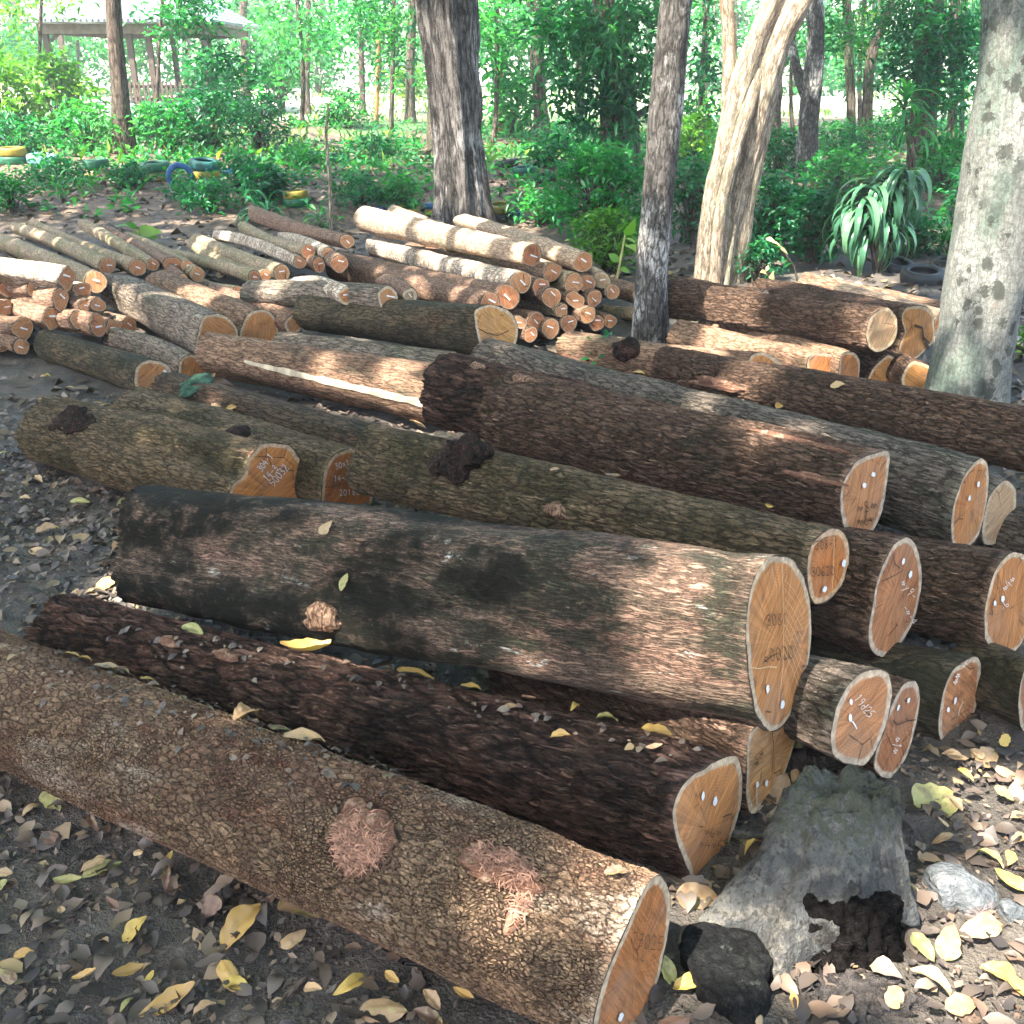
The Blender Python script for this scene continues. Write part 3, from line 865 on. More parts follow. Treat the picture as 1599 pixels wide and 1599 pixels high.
Log('R1', 'pale log with a greyish oval end, far right of the top row', (1330, 735, 48, h, .12), (1560, 800, 56, h, .10), 'grey',
    face=[(1570,749),(1585,762),(1587,790),(1575,830),(1555,850),(1538,850),(1533,835),(1536,805),(1548,770)], cut='pale', n=90, m=90, lump=0.04, group=gA, sq=0.85,
    marks=[('dot', 1559, 801, 4, 8, 0.2)][:0])
Log('R2', 'brown log under the thick top log, with a tall reddish oval end scribbled in white', (1000, 830, 66, h, .12), (1396, 933, 86, h, .19), 'brown',
    face=[(1418,839),(1434,860),(1440,905),(1430,960),(1408,1005),(1386,1026),(1366,1021),(1355,1000),(1361,950),(1374,892),(1396,850)], cut='brown', n=120, m=140, lump=0.05, group=gA, sq=0.9,
    marks=[('dot', 1411, 876, 2.5, 6, 0.3), ('dot', 1422, 897, 3, 6.5, 0.2), ('txt', '~y9-', 1404, 912, 13, 52, 'w', 1.2), ('txt', '-~-4', 1408, 950, 12, 60, 'w', 1.2),
           ('line', [(1394,864),(1397,880),(1406,888)], 0, 0, 0, 0, 'b', 1.8)])
Log('R3', 'log with blue-green lichen spots and a bright orange end at the right frame edge', (1250, 868, 58, h, .1), (1572, 943, 80, h, .12), 'brown',
    face=[(1586,862),(1606,872),(1614,905),(1610,955),(1596,1005),(1575,1024),(1555,1021),(1538,1000),(1537,960),(1548,905),(1566,872)], cut='orange', n=110, m=120, lump=0.04, group=gA, sq=0.9,
    marks=[('dot', 1566, 935, 3, 5.5, 0.1), ('dot', 1554, 942, 2.5, 5, 0.1), ('txt', '~4~', 1572, 925, 13, -50, 'w', 1.2), ('txt', '-6', 1570, 955, 11, -60, 'w', 1.2)])
Log('R4', 'ground log with a wide brown end marked 19d25 in white, behind the dead stump', (1080, 1030, 50, h, 0.02), (1338, 1122, 80, h, 0.13), 'grey',
    face=[(1370,1043),(1387,1050),(1394,1078),(1388,1120),(1373,1162),(1350,1195),(1322,1193),(1302,1180),(1297,1150),(1304,1108),(1322,1074),(1346,1050)], cut='brown', n=120, m=120, lump=0.05, group=gA,
    marks=[('dot', 1329, 1096, 3.2, 5.5, 0.0), ('dot', 1328, 1121, 3.2, 7, -0.1), ('line', [(1331,1126),(1335,1132),(1338,1138)], 0, 0, 0, 0, 'W', 2.4), ('txt', '19d25', 1333, 1092, 14, 52, 'w', 1.2, 0.72)])
Log('R5', 'ground log right behind the one marked 19d25, with a long cracked oval end', (1150, 1035, 46, h, 0), (1402, 1140, 66, dd, 2.47), 'brown',
    face=[(1428,1062),(1437,1085),(1432,1130),(1416,1180),(1395,1213),(1374,1212),(1364,1195),(1372,1150),(1390,1105),(1408,1072)], cut='brown', n=100, m=90, lump=0.05, group=gA, sq=1.05,
    marks=[('dot', 1419, 1094, 2.4, 5, 0.3), ('dot', 1403, 1105, 2, 6, 0.3), ('line', [(1394,1124),(1401,1132),(1416,1126),(1430,1124)], 0, 0, 0, 0, 'b', 2), ('txt', '~1~', 1396, 1150, 14, 100, 'w', 1.1)])
Log('R6', 'shaded ground log with a narrow dark-topped oval end, right of the dead stump', (1230, 1015, 46, h, 0), (1500, 1095, 64, dd, 2.66), 'blackmoss',
    face=[(1522,1024),(1532,1040),(1530,1080),(1517,1125),(1500,1152),(1482,1167),(1469,1158),(1465,1125),(1473,1080),(1490,1043)], cut='brown', n=100, m=90, lump=0.05, group=gA, sq=0.8,
    marks=[('dot', 1492, 1094, 2.2, 7, 0.2), ('dot', 1481, 1108, 2.6, 5, 0.2), ('txt', '~~', 1497, 1070, 14, -70, 'w', 1.2), ('line', [(1504,1095),(1498,1108),(1497,1118)], 0, 0, 0, 0, 'w', 1.4)])
Log('R7', 'deeply shaded ground log cut off by the right frame edge', (1500, 1040, 40, h, 0), (1615, 1085, 58, h, 0), 'blackmoss',
    face=[(1612,1030),(1632,1040),(1636,1080),(1625,1120),(1608,1145),(1594,1135),(1590,1100),(1596,1055)], cut='brown', n=80, m=70, lump=0.05, group=gA)
Log('R8', 'ground log under the largest log, with a pale double end like two stems grown together', (800, 1035, 60, h, 0), (1200, 1195, 72, h, 0), 'brown',
    face=[(1222,1112),(1240,1105),(1243,1150),(1228,1200),(1212,1238),(1192,1262),(1172,1270),(1165,1240),(1166,1190),(1170,1145),(1190,1130)], cut='yellow', n=110, m=120, lump=0.05, group=gA,
    marks=[('dot', 1183, 1225, 3, 6, 0.1), ('dot', 1197, 1223, 2.8, 6, 0.1), ('line', [(1182,1228),(1182,1242),(1182,1256)], 0, 0, 0, 0, 'W', 2),
           ('line', [(1206,1143),(1208,1165),(1206,1188),(1206,1205)], 0, 0, 0, 0, 'b', 1.8), ('txt', '~5~', 1186, 1198, 13, -65, 'b', 1.2)])
Log('R9', 'grey log stub in the shadow at the right edge, above the lichen-spotted log', (1500, 815, 40, dd, 3.7), (1720, 880, 60, dd, 3.35), 'grey', n=70, m=60, lump=0.05, group=gA)

# ------------------------------------------------------------------ small poles
gP = 'thin logs in the middle pile'
def pole(key, label, far, near, bk, cut, group, irr=0.08, **k):
    mks = []
    if k.pop('slash', True):
        u, v, r = near[:3]
        a = rng.uniform(-0.3, 0.9); l = r * 0.32
        cx, cy = u + rng.uniform(-.1, .25) * r, v + rng.uniform(-.35, .15) * r
        mks = [('line', [(cx - l * math.cos(a), cy - l * math.sin(a)), (cx, cy), (cx + l * math.cos(a), cy + l * math.sin(a))], 0, 0, 0, 0, 'W', max(1.5, r * 0.12))]
    return Log(key, label, far, near, bk, cut=cut, n=40, m=40, lump=k.pop('lump', 0.07), bow=rng.normal(0, .03), irr=irr, group=group, marks=mks, **k)

# middle pile: (u, v, r) of the face, (u, v, r) of the far end
MID = [
 ('top thick beige log of the middle pile, streaked with sunlight', (570, 342, 19), (831, 399, 18), 'polebeige', 'red', 6.5, 9.0),
 ('beige log behind the sunlit top log, its far end near the fluted tree', (722, 347, 13), (911, 410, 16), 'polebeige', 'redpale', 6.7, 9.3),
 ('sunlit log lying between the two topmost beige logs of the middle pile', (615, 336, 14), (863, 425, 15), 'polebeige', 'red', 6.6, 9.4),
 ('white-barked log with dark bands in the middle pile', (583, 384, 14), (813, 441, 17), 'polewhite', 'redpale', 6.4, 9.0),
 ('log with an upright oval end just right of the white-barked log', (640, 390, 12), (845, 449, 15), 'polebrown', 'red', 6.45, 9.0),
 ('long reddish log sloping down below the white-barked log', (522, 408, 15), (793, 464, 20), 'polebrown', 'red', 6.2, 9.0),
 ('log whose pale oval end sits two below the top of the middle pile', (650, 420, 12), (861, 464, 16), 'polebrown', 'redpale', 6.4, 9.0),
 ('upper of the two adjoining ends at the pile centre, lighter brown', (700, 380, 11), (896, 442, 16), 'polegrey', 'redpale', 6.6, 9.0),
 ('darker of the two adjoining ends at the centre of the middle pile', (730, 385, 11), (917, 443, 15), 'polebrown', 'red', 6.7, 9.2),
 ('log with a pale knobby end at the upper right of the middle pile', (770, 375, 11), (940, 438, 14), 'polebeige', 'pale', 6.8, 9.3),
 ('rightmost small end of the upper rows in the middle pile', (800, 400, 10), (957, 456, 12), 'polegrey', 'redpale', 6.8, 9.0),
 ('log in the third row of the middle pile with an amber end', (720, 420, 11), (898, 468, 14), 'polebrown', 'redpale', 6.55, 9.0),
 ('log in the third row, right of the amber end, behind the leafy sprout', (760, 425, 11), (928, 466, 13), 'polebrown', 'red', 6.65, 9.0),
 ('log with a small round pale end in the fourth row of the middle pile', (720, 450, 10), (877, 485, 11), 'polegrey', 'redpale', 6.4, 8.6),
 ('log with an egg-shaped end at the lower left of the middle pile', (690, 462, 11), (838, 501, 14), 'polebrown', 'red', 6.3, 8.4),
 ('lowest log of the middle pile, with a broad amber end', (710, 478, 13), (860, 513, 16), 'polebrown', 'redpale', 6.3, 8.2),
 ('bottom-row log right of the broad amber end', (745, 470, 11), (888, 506, 14), 'polebrown', 'red', 6.4, 8.4),
 ('log with a leaning oval end in the fourth row, left of the leafy sprout', (770, 455, 10), (918, 492, 14), 'polebrown', 'redpale', 6.5, 8.6),
 ('bottom log mostly hidden by the leafy sprout', (790, 465, 10), (932, 504, 13), 'polebrown', 'red', 6.55, 8.6),
 ('bottom log to the right of the leafy sprout, tiny pale end', (810, 465, 9), (952, 502, 11), 'polebrown', 'redpale', 6.6, 8.6),
 ('partly hidden low log touching the yellow-ended black log', (660, 470, 10), (811, 503, 11), 'polebrown', 'redpale', 6.1, 8.2),
 ('low log half buried at the foot of the middle pile', (670, 480, 10), (829, 522, 12), 'polebrown', 'red', 6.1, 8.2),
 ('log at the right flank of the middle pile reaching to the slender mottled tree', (850, 420, 12), (1003, 462, 15), 'polebrown', 'redpale', 6.9, 8.8),
 ('lower log at the right flank, ending behind the slender mottled tree', (880, 455, 11), (1000, 492, 14), 'polegrey', 'redpale', 6.8, 8.6),
]
for k, (lab, f, n_, bk, ct, d1, d2) in enumerate(MID):
    pole('mid%d' % k, lab, (*f, dd, d2), (*n_, dd, d1), bk, ct, gP)
pole('mid24', 'dark reddish sawdust-dusted log at the left of the middle pile', (525, 414, 20, dd, 8.2), (765, 476, 19, dd, 6.0), 'polebrown', 'red', gP)
pole('q0', 'mottled log with pale flaking bark behind the black-barked log', (392, 458, 20, dd, 6.4), (606, 466, 20, dd, 5.6), 'greywave', 'orange', gP)
pole('q1', 'short log with a low orange end in front of the mottled flaking log', (455, 450, 14, dd, 6.5), (541, 462, 14, dd, 5.7), 'polewhite', 'orange', gP)
pole('q2', 'white-ended log stub beside the mottled flaking log', (600, 440, 12, dd, 6.6), (641, 462, 12, dd, 5.8), 'polebrown', 'pale', gP)

# long poles, back left
gB = 'long thin poles at the back left'
BACK = [
 ('smooth olive pole sloping down at the far left, longest of the back poles', (24, 356, 9), (168, 415, 13), 'polegrey', 'red', 7.2, 10.3),
 ('pole second from left at the back, ending in a red-brown face', (52, 352, 9), (215, 418, 13), 'polegrey', 'red', 7.2, 10.3),
 ('lichen-marked pole third from left at the back', (130, 350, 9), (239, 414, 10), 'polegrey', 'red', 7.3, 10.0),
 ('pole behind the lichen-marked one, with a wide end', (170, 362, 9), (270, 413, 13), 'polebrown', 'red', 7.3, 9.8),
 ('pole whose end touches the wide end at the back left', (200, 370, 8), (293, 416, 10), 'polegrey', 'red', 7.3, 9.6),
 ('pole with a round pale-rimmed end below the touching pair', (215, 390, 9), (308, 428, 12), 'polegrey', 'redpale', 7.2, 9.0),
 ('small low pole end half hidden under the pale-rimmed one', (210, 405, 8), (286, 437, 9), 'polebrown', 'red', 7.0, 8.6),
 ('thick grey pole running behind the notched silvery log', (6, 378, 13), (150, 440, 17), 'polegrey', 'redpale', 6.6, 9.6),
 ('grey pole in the centre of the back row, left of a twin', (262, 396, 9), (397, 432, 10), 'polegrey', 'red', 7.0, 9.2),
 ('grey pole in the centre of the back row, right of a twin', (300, 380, 9), (415, 430, 9), 'polegrey', 'red', 7.1, 9.4),
 ('low pole under the twin grey poles', (285, 428, 10), (372, 455, 9), 'polegrey', 'red', 6.7, 8.4),
 ('pole with a pink sawn far end, forked look, beside the twin grey poles', (308, 374, 10), (440, 426, 13), 'polegrey', 'redpale', 7.0, 9.4),
 ('whitish speckled pole right of the forked-looking one', (340, 368, 9), (468, 410, 10), 'polewhite', 'red', 7.2, 9.5),
 ('speckled grey pole under the dark topmost back pole', (380, 354, 9), (481, 393, 11), 'polegrey', 'red', 7.3, 9.6),
 ('short pale pole with a bright reddish end in the back centre', (440, 372, 9), (513, 397, 11), 'polewhite', 'red', 7.2, 9.0),
 ('stubby reddish pole end below the bright reddish one', (430, 390, 9), (498, 413, 11), 'polebrown', 'red', 7.1, 8.8),
 ('dark topmost pole of the back row with a pale-rimmed end', (398, 334, 12), (543, 377, 11), 'polebrown', 'redpale', 7.4, 10.0),
 ('dark reddish pole below the topmost back pole', (470, 392, 12), (530, 412, 14), 'polebrown', 'red', 7.0, 8.4),
]
for k, (lab, f, n_, bk, ct, d1, d2) in enumerate(BACK):
    pole('bk%d' % k, lab, (*f, dd, d2), (*n_, dd, d1), bk, ct, gB)

# left bundle
gL = 'small logs of the left bundle'
LEFT = [
 ('top log of the left bundle, sunlight painted into its whitish bark, wide oval end', (105, 435, 18), 'polewhite', 'redpale', 6.1),  # whitish bark puts the sunlight into this log's colour
 ('upper left log of the left bundle with a dark cleft end', (17, 448, 17), 'polebrown', 'red', 6.2),
 ('log with an amber end in the upper row of the left bundle', (59, 452, 18), 'polebrown', 'redpale', 6.15),
 ('log with a flattened oval end, second row of the left bundle', (95, 467, 17), 'polebrown', 'redpale', 6.1),
 ('pale small log at the upper right of the left bundle', (129, 453, 13), 'polebeige', 'red', 6.25),
 ('tiny round amber end at the right of the left bundle', (133, 477, 11), 'polebrown', 'redpale', 6.15),
 ('half-round end at the right edge of the left bundle, under the notched log', (153, 476, 13), 'polebrown', 'red', 6.2),
 ('small end at the left frame edge, second row of the left bundle', (9, 481, 14), 'polebrown', 'redpale', 6.15),
 ('wide bean-shaped amber end in the middle of the left bundle', (83, 497, 18), 'polebrown', 'redpale', 6.1),
 ('tall narrow end right of the bean-shaped one in the left bundle', (122, 500, 14), 'polebrown', 'redpale', 6.1),
 ('dark reddish end at the lower right of the left bundle', (153, 508, 16), 'polebrown', 'red', 6.1),
 ('orange end cut by the left frame edge, third row of the left bundle', (2, 505, 14), 'polebrown', 'redpale', 6.1),
 ('round amber end in the bottom rows of the left bundle', (36, 513, 18), 'polebrown', 'redpale', 6.05),
 ('dark small end lowest in the left bundle, on the litter', (33, 541, 13), 'polebrown', 'red', 6.0),
 ('half-hidden end right of the dark reddish one, above the grey curved log', (178, 512, 14), 'polebrown', 'red', 6.2),
 ('pinkish half-hidden end under the notched log', (201, 508, 13), 'polebrown', 'red', 6.3),
 ('dark log end in the lower left corner of the left bundle', (2, 538, 13), 'polebrown', 'red', 6.05),
 ('shadowed log end in the gap of the left bundle, behind the flattened oval', (60, 478, 12), 'polebrown', 'red', 6.4),
]
for k, (lab, (u, v, r), bk, ct, d1) in enumerate(LEFT):
    d2 = d1 + 2.2
    # the bundle runs back to the left, level
    C0 = at(u, v, d1)
    C1 = C0 + np.array([-2.0 + 0.25 * rng.normal(), 1.15 + 0.15 * rng.normal(), 0.03 * rng.normal()])
    if k == 0: C1 = C0 + np.array([-1.9, 0.25, 0.02])
    pu, pv, pd = proj(C1[None])
    pole('lf%d' % k, lab, (pu[0], pv[0], r * d1 / pd[0], dd, pd[0]), (u, v, r, dd, d1), bk, ct, gL, irr=0.14)
# ------------------------------------------------------------------ knots, burls, torn bark: parts of their logs
def blob(name, L, u, v, size, mat, sq=(1, 1, 0.6), amp=0.45, sc=0.03, seed=1, n=40, sink=0.2, label=None):
    p, nn = L.hit(u, v)
    t1 = L.ax; t2 = np.cross(nn, t1)
    th = np.linspace(0.02, np.pi - 0.02, n); ph = np.linspace(0, 2 * np.pi, 2 * n, endpoint=False)
    a, b = np.meshgrid(th, ph, indexing='ij')
    D = np.stack([np.sin(a) * np.cos(b), np.sin(a) * np.sin(b), np.cos(a)], -1)
    k = 1 + amp * fbm(D * (size / sc) * 0.5 + seed * 3.1, seed, 4)
    Q = D * k[..., None] * size
    V = p - nn * size * sink + t1 * (Q[..., 0] * sq[0])[..., None] + t2 * (Q[..., 1] * sq[1])[..., None] + nn * (Q[..., 2] * sq[2])[..., None]
    m = 2 * n
    i, j = np.meshgrid(np.arange(n - 1), np.arange(m), indexing='ij'); j2 = (j + 1) % m
    F_ = np.stack([i * m + j, (i + 1) * m + j, (i + 1) * m + j2, i * m + j2], -1).reshape(-1, 4)
    V = V.reshape(-1, 3)
    o = mk(name, V, F_, mat, L.root, {'bc': ('FLOAT_VECTOR', 'POINT', V * 1.0)})
    if label: o['label'] = label
    return o


blob('burl', LOGS['D'], 722, 708, 0.088, B['burl'], (1.35, 0.85, 0.8), 0.5, 0.035, 3, 60, label='big dark crusty burl')
blob('burl', LOGS['D'], 690, 720, 0.045, B['burl'], (1.0, 0.9, 0.7), 0.5, 0.03, 8, 36)
blob('gnarl', LOGS['E'], 112, 658, 0.085, B['burl'], (1.3, 0.9, 0.45), 0.4, 0.03, 5, 50)
blob('knot', LOGS['F'], 374, 672, 0.045, B['burl'], (1.4, 0.9, 0.6), 0.4, 0.03, 6, 36)
blob('burl', LOGS['S'], 975, 543, 0.07, B['burl'], (1.1, 0.9, 0.9), 0.35, 0.04, 7, 36, label='round dark burl')
blob('knot', LOGS['O'], 815, 590, 0.05, B['tan'], (1.1, 0.9, 0.5), 0.35, 0.04, 9, 36)
blob('knot', LOGS['Q'], 745, 572, 0.035, B['tan'], (1.1, 0.9, 0.5), 0.4, 0.04, 10, 30)
blob('knot', LOGS['D'], 868, 800, 0.035, B['tan'], (1.2, 0.8, 0.7), 0.5, 0.03, 11, 30)
blob('bark_scab', LOGS['C'], 500, 968, 0.05, B['tan'], (1.2, 0.8, 0.5), 0.5, 0.03, 12, 36, 0.1)
blob('moss_cushion', LOGS['G'], 300, 600, 0.075, plain('green_moss', (0.035, 0.085, 0.05), 0.95, 0.6, 30, 0.02), (1.4, 0.9, 0.35), 0.5, 0.03, 13, 40)

M_FIB = plain('torn_fibre', (0.27, 0.14, 0.092), 0.85, 0.45, 60, 0.002)
M_FIBP = plain('torn_fibre_pale', (0.42, 0.27, 0.17), 0.85, 0.35, 60, 0.002)


def fibres(L, u, v, ru, rv, n, length, mat, parent_name='torn_bark', rot=0.0, w=0.0008, label=None):
    V, Fq = [], []
    for k in range(n):
        a = rng.uniform(0, 6.28); r = math.sqrt(rng.random())
        x, y = ru * r * math.cos(a), rv * r * math.sin(a)
        p, nn = L.hit(u + x * math.cos(rot) - y * math.sin(rot), v + x * math.sin(rot) + y * math.cos(rot))
        p = p + rng.normal(0, 0.003, 3)
        t = L.ax * rng.normal(0.15, 1) + np.cross(nn, L.ax) * rng.normal(0, 0.75)
        t = nrm(t)
        l = length * rng.uniform(0.4, 1.3)
        ly = rng.random()
        b = rng.normal(0, 0.16)
        q = np.array([p + t * l * s + np.cross(nn, t) * b * l * s * (1 - s) * 2 + nn * (0.003 + ly * 0.008 + l * 0.22 * math.sin(math.pi * s) * ly) for s in np.linspace(0, 1, 6)])
        sd = nrm(np.cross(t, nn) + nn * rng.normal(0, .5))
        ww = w * rng.uniform(0.4, 1.4) * np.array([0.5, 1, 1, .9, .6, .15])[:, None]
        o = len(V) * 12
        V.append(np.concatenate([q + sd * ww, q - sd * ww]))
        i = np.arange(5)
        Fq.append(np.stack([i, i + 1, i + 7, i + 6], 1) + o)
    o = mk(parent_name, np.concatenate(V), [np.concatenate(Fq)], mat, L.root)
    if label: o['label'] = label
    return o


A_, C_, D_ = LOGS['A'], LOGS['C'], LOGS['D']
n = NT('torn_inner_bark'); c = n.attr('bc').outputs['Vector']
f1_ = n.noise(n.scale(c, (.35, 1, 1)), 150, 6, .75, 2.5); f2_ = n.noise(c, 28, 5, .65)
col = n.mix(n.mr(f1_, .35, .65), (0.07, 0.034, 0.021), (0.26, 0.13, 0.083))
col = n.mix(n.mr(f2_, .5, .66), col, (0.33, 0.21, 0.14)); col = n.mix(n.mr(f2_, .44, .34), col, (0.13, 0.08, 0.055))
n.bsdf(col, .9, n.bump(n.math('ADD', f1_, f2_), .008), .1)
M_TORN = n.m


def torn(L, u, v, size, sq, k, label=None, seed=1):
    """flush patch of bared reddish inner bark with a short nap of fibres"""
    o = blob('torn_bark', L, u, v, size, M_TORN, (sq[0], sq[1], .17), .55, .03, seed, 60, .02, label)
    if k: fibres(L, u, v, size * sq[0] * .85 * F / 2.1, size * sq[1] * .95 * F / 2.1, k, .02, M_FIB, 'bark_fibres', .4, .0009)


torn(A_, 565, 1315, .062, (1.0, .95), 1500, 'wide patch of torn reddish inner bark', 3)
torn(A_, 788, 1355, .062, (1.25, .5), 1000, 'torn reddish inner bark with a hanging strip', 5)
torn(A_, 815, 1415, .03, (.5, 1.2), 120, None, 8)
torn(A_, 700, 1270, .016, (2, .7), 0, None, 9)
torn(LOGS['B'], 350, 1022, .035, (1.2, .6), 0, None, 11)
torn(LOGS['B'], 265, 1000, .03, (1.2, .5), 0, None, 12)
torn(D_, 863, 797, .025, (1, .8), 0, None, 13)
torn(LOGS['O'], 1270, 745, .05, (2.0, .22), 0, None, 14)
torn(LOGS['O'], 1250, 690, .06, (2.2, .16), 0, None, 15)
torn(LOGS['R'], 1120, 600, .07, (1.8, .35), 0, None, 16)

# the pale peeled strip of log Hh: a band of its surface, stood 3 mm proud
Lh = LOGS['Hh']
G3 = Lh.V.reshape(Lh.m, Lh.n, 3)
pu, pv, _ = proj(Lh.V); pu = pu.reshape(Lh.m, Lh.n); pv = pv.reshape(Lh.m, Lh.n)
ang = []
for i in range(Lh.m):
    c = Lh.Cn + (Lh.Cf - Lh.Cn) * (np.dot(G3[i].mean(0) - Lh.Cn, Lh.ax) / Lh.L)
    nn = nrm(G3[i] - G3[i].mean(0)); vis = np.einsum('ij,ij->i', nn, nrm(CAM - G3[i])) > 0.15
    uu = pu[i].mean(); tv = np.interp(uu, [330, 420, 660, 720], [540, 567, 622, 636])
    k = np.argmin(np.abs(pv[i] - tv) + (~vis) * 1e4)
    ang.append(k)
V, rows = [], 0
kk_ = np.convolve(np.pad(np.array(ang, float), 8, 'edge'), np.ones(17) / 17, 'valid')
for i in range(6, Lh.m):
    k = int(np.median(ang[max(0, i - 4):i + 5]))
    uu = pu[i].mean()
    if uu < 408: continue
    hw = np.interp(uu, [408, 440, 560, 700], [.6, 1.8, 2.3, 3.0]) + 0.3 * math.sin(i * .21) + 0.2 * math.sin(i * .53)
    row = []
    for q in np.linspace(-hw, hw, 9):
        kq = kk_[i] + q; j0 = int(math.floor(kq)) % Lh.n; f = kq - math.floor(kq)
        P = G3[i, j0] * (1 - f) + G3[i, (j0 + 1) % Lh.n] * f
        row.append(P + nrm(P - G3[i].mean(0)) * 0.003)
    V.append(row); rows += 1
i, j = np.meshgrid(np.arange(rows - 1), np.arange(8), indexing='ij')
mk('peeled_strip', np.array(V).reshape(-1, 3), np.stack([i * 9 + j, i * 9 + j + 1, (i + 1) * 9 + j + 1, (i + 1) * 9 + j], -1).reshape(-1, 4),
   plain('bare_sapwood', (0.46, 0.37, 0.25), 0.7, 0.35, 18, 0.002), Lh.root)

# ------------------------------------------------------------------ ground
def graded(lo, hi, flo, fhi, step, grow=1.09):
    a = list(np.arange(flo, fhi, step)); s = step; x = fhi
    while x < hi: a.append(x); s *= grow; x += s
    a.append(hi); s = step; x = flo - step
    pre = []
    while x > lo: pre.append(x); s *= grow; x -= s
    return np.array([lo] + pre[::-1] + a)


xs = graded(-260, 260, -3.2, 3.2, 0.035); ys = graded(-30, 330, 0.9, 5.5, 0.035)
X, Y = np.meshgrid(xs, ys)
Z = gz(X, Y)
Z = Z + 0.012 * fbm(np.stack([X, Y, 0 * X], -1) * 9, 31, 3) * (np.abs(X) < 6) * (Y < 8)
nx, ny = len(xs), len(ys)
i, j = np.meshgrid(np.arange(ny - 1), np.arange(nx - 1), indexing='ij')
Q = np.stack([i * nx + j, i * nx + j + 1, (i + 1) * nx + j + 1, (i + 1) * nx + j], -1).reshape(-1, 4)
n = NT('forest_soil')
tc = n.n('TexCoord').outputs['Object']
a = n.noise(tc, 3.2, 6, 0.6); b2 = n.noise(tc, 30, 6, 0.7); cc = n.voro(tc, 34, 'F1')
soil = n.mix(n.mr(a, 0.35, 0.65), (0.046, 0.039, 0.033), (0.115, 0.095, 0.076))
soil = n.mix(n.mr(b2, 0.5, 0.75), soil, (0.16, 0.135, 0.115))
sep = n.n('SeparateXYZ'); n.l(tc, sep.inputs[0])
litc = n.ramp(n.voro(tc, 16, 'F1').outputs['Color'], [(0.15, (0.05, 0.034, 0.024)), (0.45, (0.14, 0.088, 0.055)), (0.7, (0.24, 0.16, 0.1)), (0.9, (0.11, 0.085, 0.07))])
col = n.mix(n.mr(sep.outputs[1], 8.5, 13.0, 0.0, 0.85), soil, litc)
grass = n.mix(n.mr(b2, 0.3, 0.7), (0.04, 0.1, 0.03), (0.1, 0.18, 0.055))
glare_pale = n.mix(n.mr(b2, 0.3, 0.7), (0.4, 0.38, 0.28), (0.55, 0.52, 0.42))  # far ground painted pale so it burns out like sunlit ground
gm = n.math('MULTIPLY', n.mr(n.noise(tc, 0.28, 4), 0.46, 0.58), n.mr(sep.outputs[1], 13.5, 17.0))
gm = n.math('MAXIMUM', gm, n.math('MULTIPLY', n.mr(n.noise(tc, 0.5, 3), 0.3, 0.5), n.mr(sep.outputs[1], 24, 32)))
col = n.mix(gm, col, grass)
col = n.mix(n.math('MULTIPLY', n.mr(n.math('ADD', sep.outputs[1], n.math('MULTIPLY', n.noise(tc, 0.2, 3), 14.0)), 33, 40), 0.85), col, glare_pale)
n.bsdf(col, n.mr(a, 0.3, 0.7, 0.6, 0.95), n.bump(n.math('ADD', b2, n.noise(tc, 120, 4)), 0.02, 0.9), 0.3)
tag(mk('ground', np.stack([X, Y, Z], -1).reshape(-1, 3), Q, n.m, origin=(0, 0, 0)), kind='structure')

# ------------------------------------------------------------------ leaf litter
M_LITTER = foliage('dry_leaf_litter', [(0.0, (0.028, 0.021, 0.018)), (0.25, (0.062, 0.046, 0.037)), (0.5, (0.1, 0.077, 0.062)), (0.7, (0.12, 0.075, 0.05)), (0.85, (0.16, 0.125, 0.097)), (0.95, (0.2, 0.135, 0.075)), (1.0, (0.26, 0.18, 0.085))], 0.08, 0.55)
M_YEL = foliage('fallen_yellow_leaf', [(0.0, (0.4, 0.29, 0.065)), (0.3, (0.35, 0.21, 0.06)), (0.5, (0.33, 0.225, 0.125)), (0.7, (0.22, 0.135, 0.07)), (0.85, (0.26, 0.25, 0.085)), (1.0, (0.12, 0.066, 0.044))], 0.08, 0.55)
for nd in list(M_YEL.node_tree.nodes):
    if nd.type == 'ATTRIBUTE':
        nd.attribute_type = 'OBJECT'; nd.attribute_name = 'tint'
        _t = M_YEL.node_tree
        _c = _t.nodes.new('ShaderNodeTexCoord'); _n = _t.nodes.new('ShaderNodeTexNoise'); _n.inputs['Scale'].default_value = 5; _n.inputs['Detail'].default_value = 5
        _o = _t.nodes.new('ShaderNodeObjectInfo'); _v = _t.nodes.new('ShaderNodeVectorMath'); _v.operation = 'ADD'
        _t.links.new(_c.outputs['Object'], _v.inputs[0]); _t.links.new(_o.outputs['Random'], _v.inputs[1]); _t.links.new(_v.outputs[0], _n.inputs['Vector'])
        _m = _t.nodes.new('ShaderNodeMath'); _m.operation = 'MULTIPLY_ADD'; _m.inputs[1].default_value = 0.5
        _s = _t.nodes.new('ShaderNodeMath'); _s.operation = 'SUBTRACT'; _s.inputs[1].default_value = 0.25
        _t.links.new(_n.outputs[0], _m.inputs[0]); _t.links.new(nd.outputs['Fac'], _s.inputs[0]); _t.links.new(_s.outputs[0], _m.inputs[2])
        for l_ in list(_t.links):
            if l_.from_node == nd and l_.to_node.type == 'VALTORGB': _t.links.new(_m.outputs[0], l_.to_socket)


def inside_log(P, pad=0.01):
    bad = np.zeros(len(P), bool)
    for L in LOGS.values():
        q = P - L.Cn; t = q @ L.ax
        d = np.linalg.norm(q - t[:, None] * L.ax, axis=1)
        bad |= (t > -0.0) & (t < L.L) & (d < L.R * 0.92)
    return bad


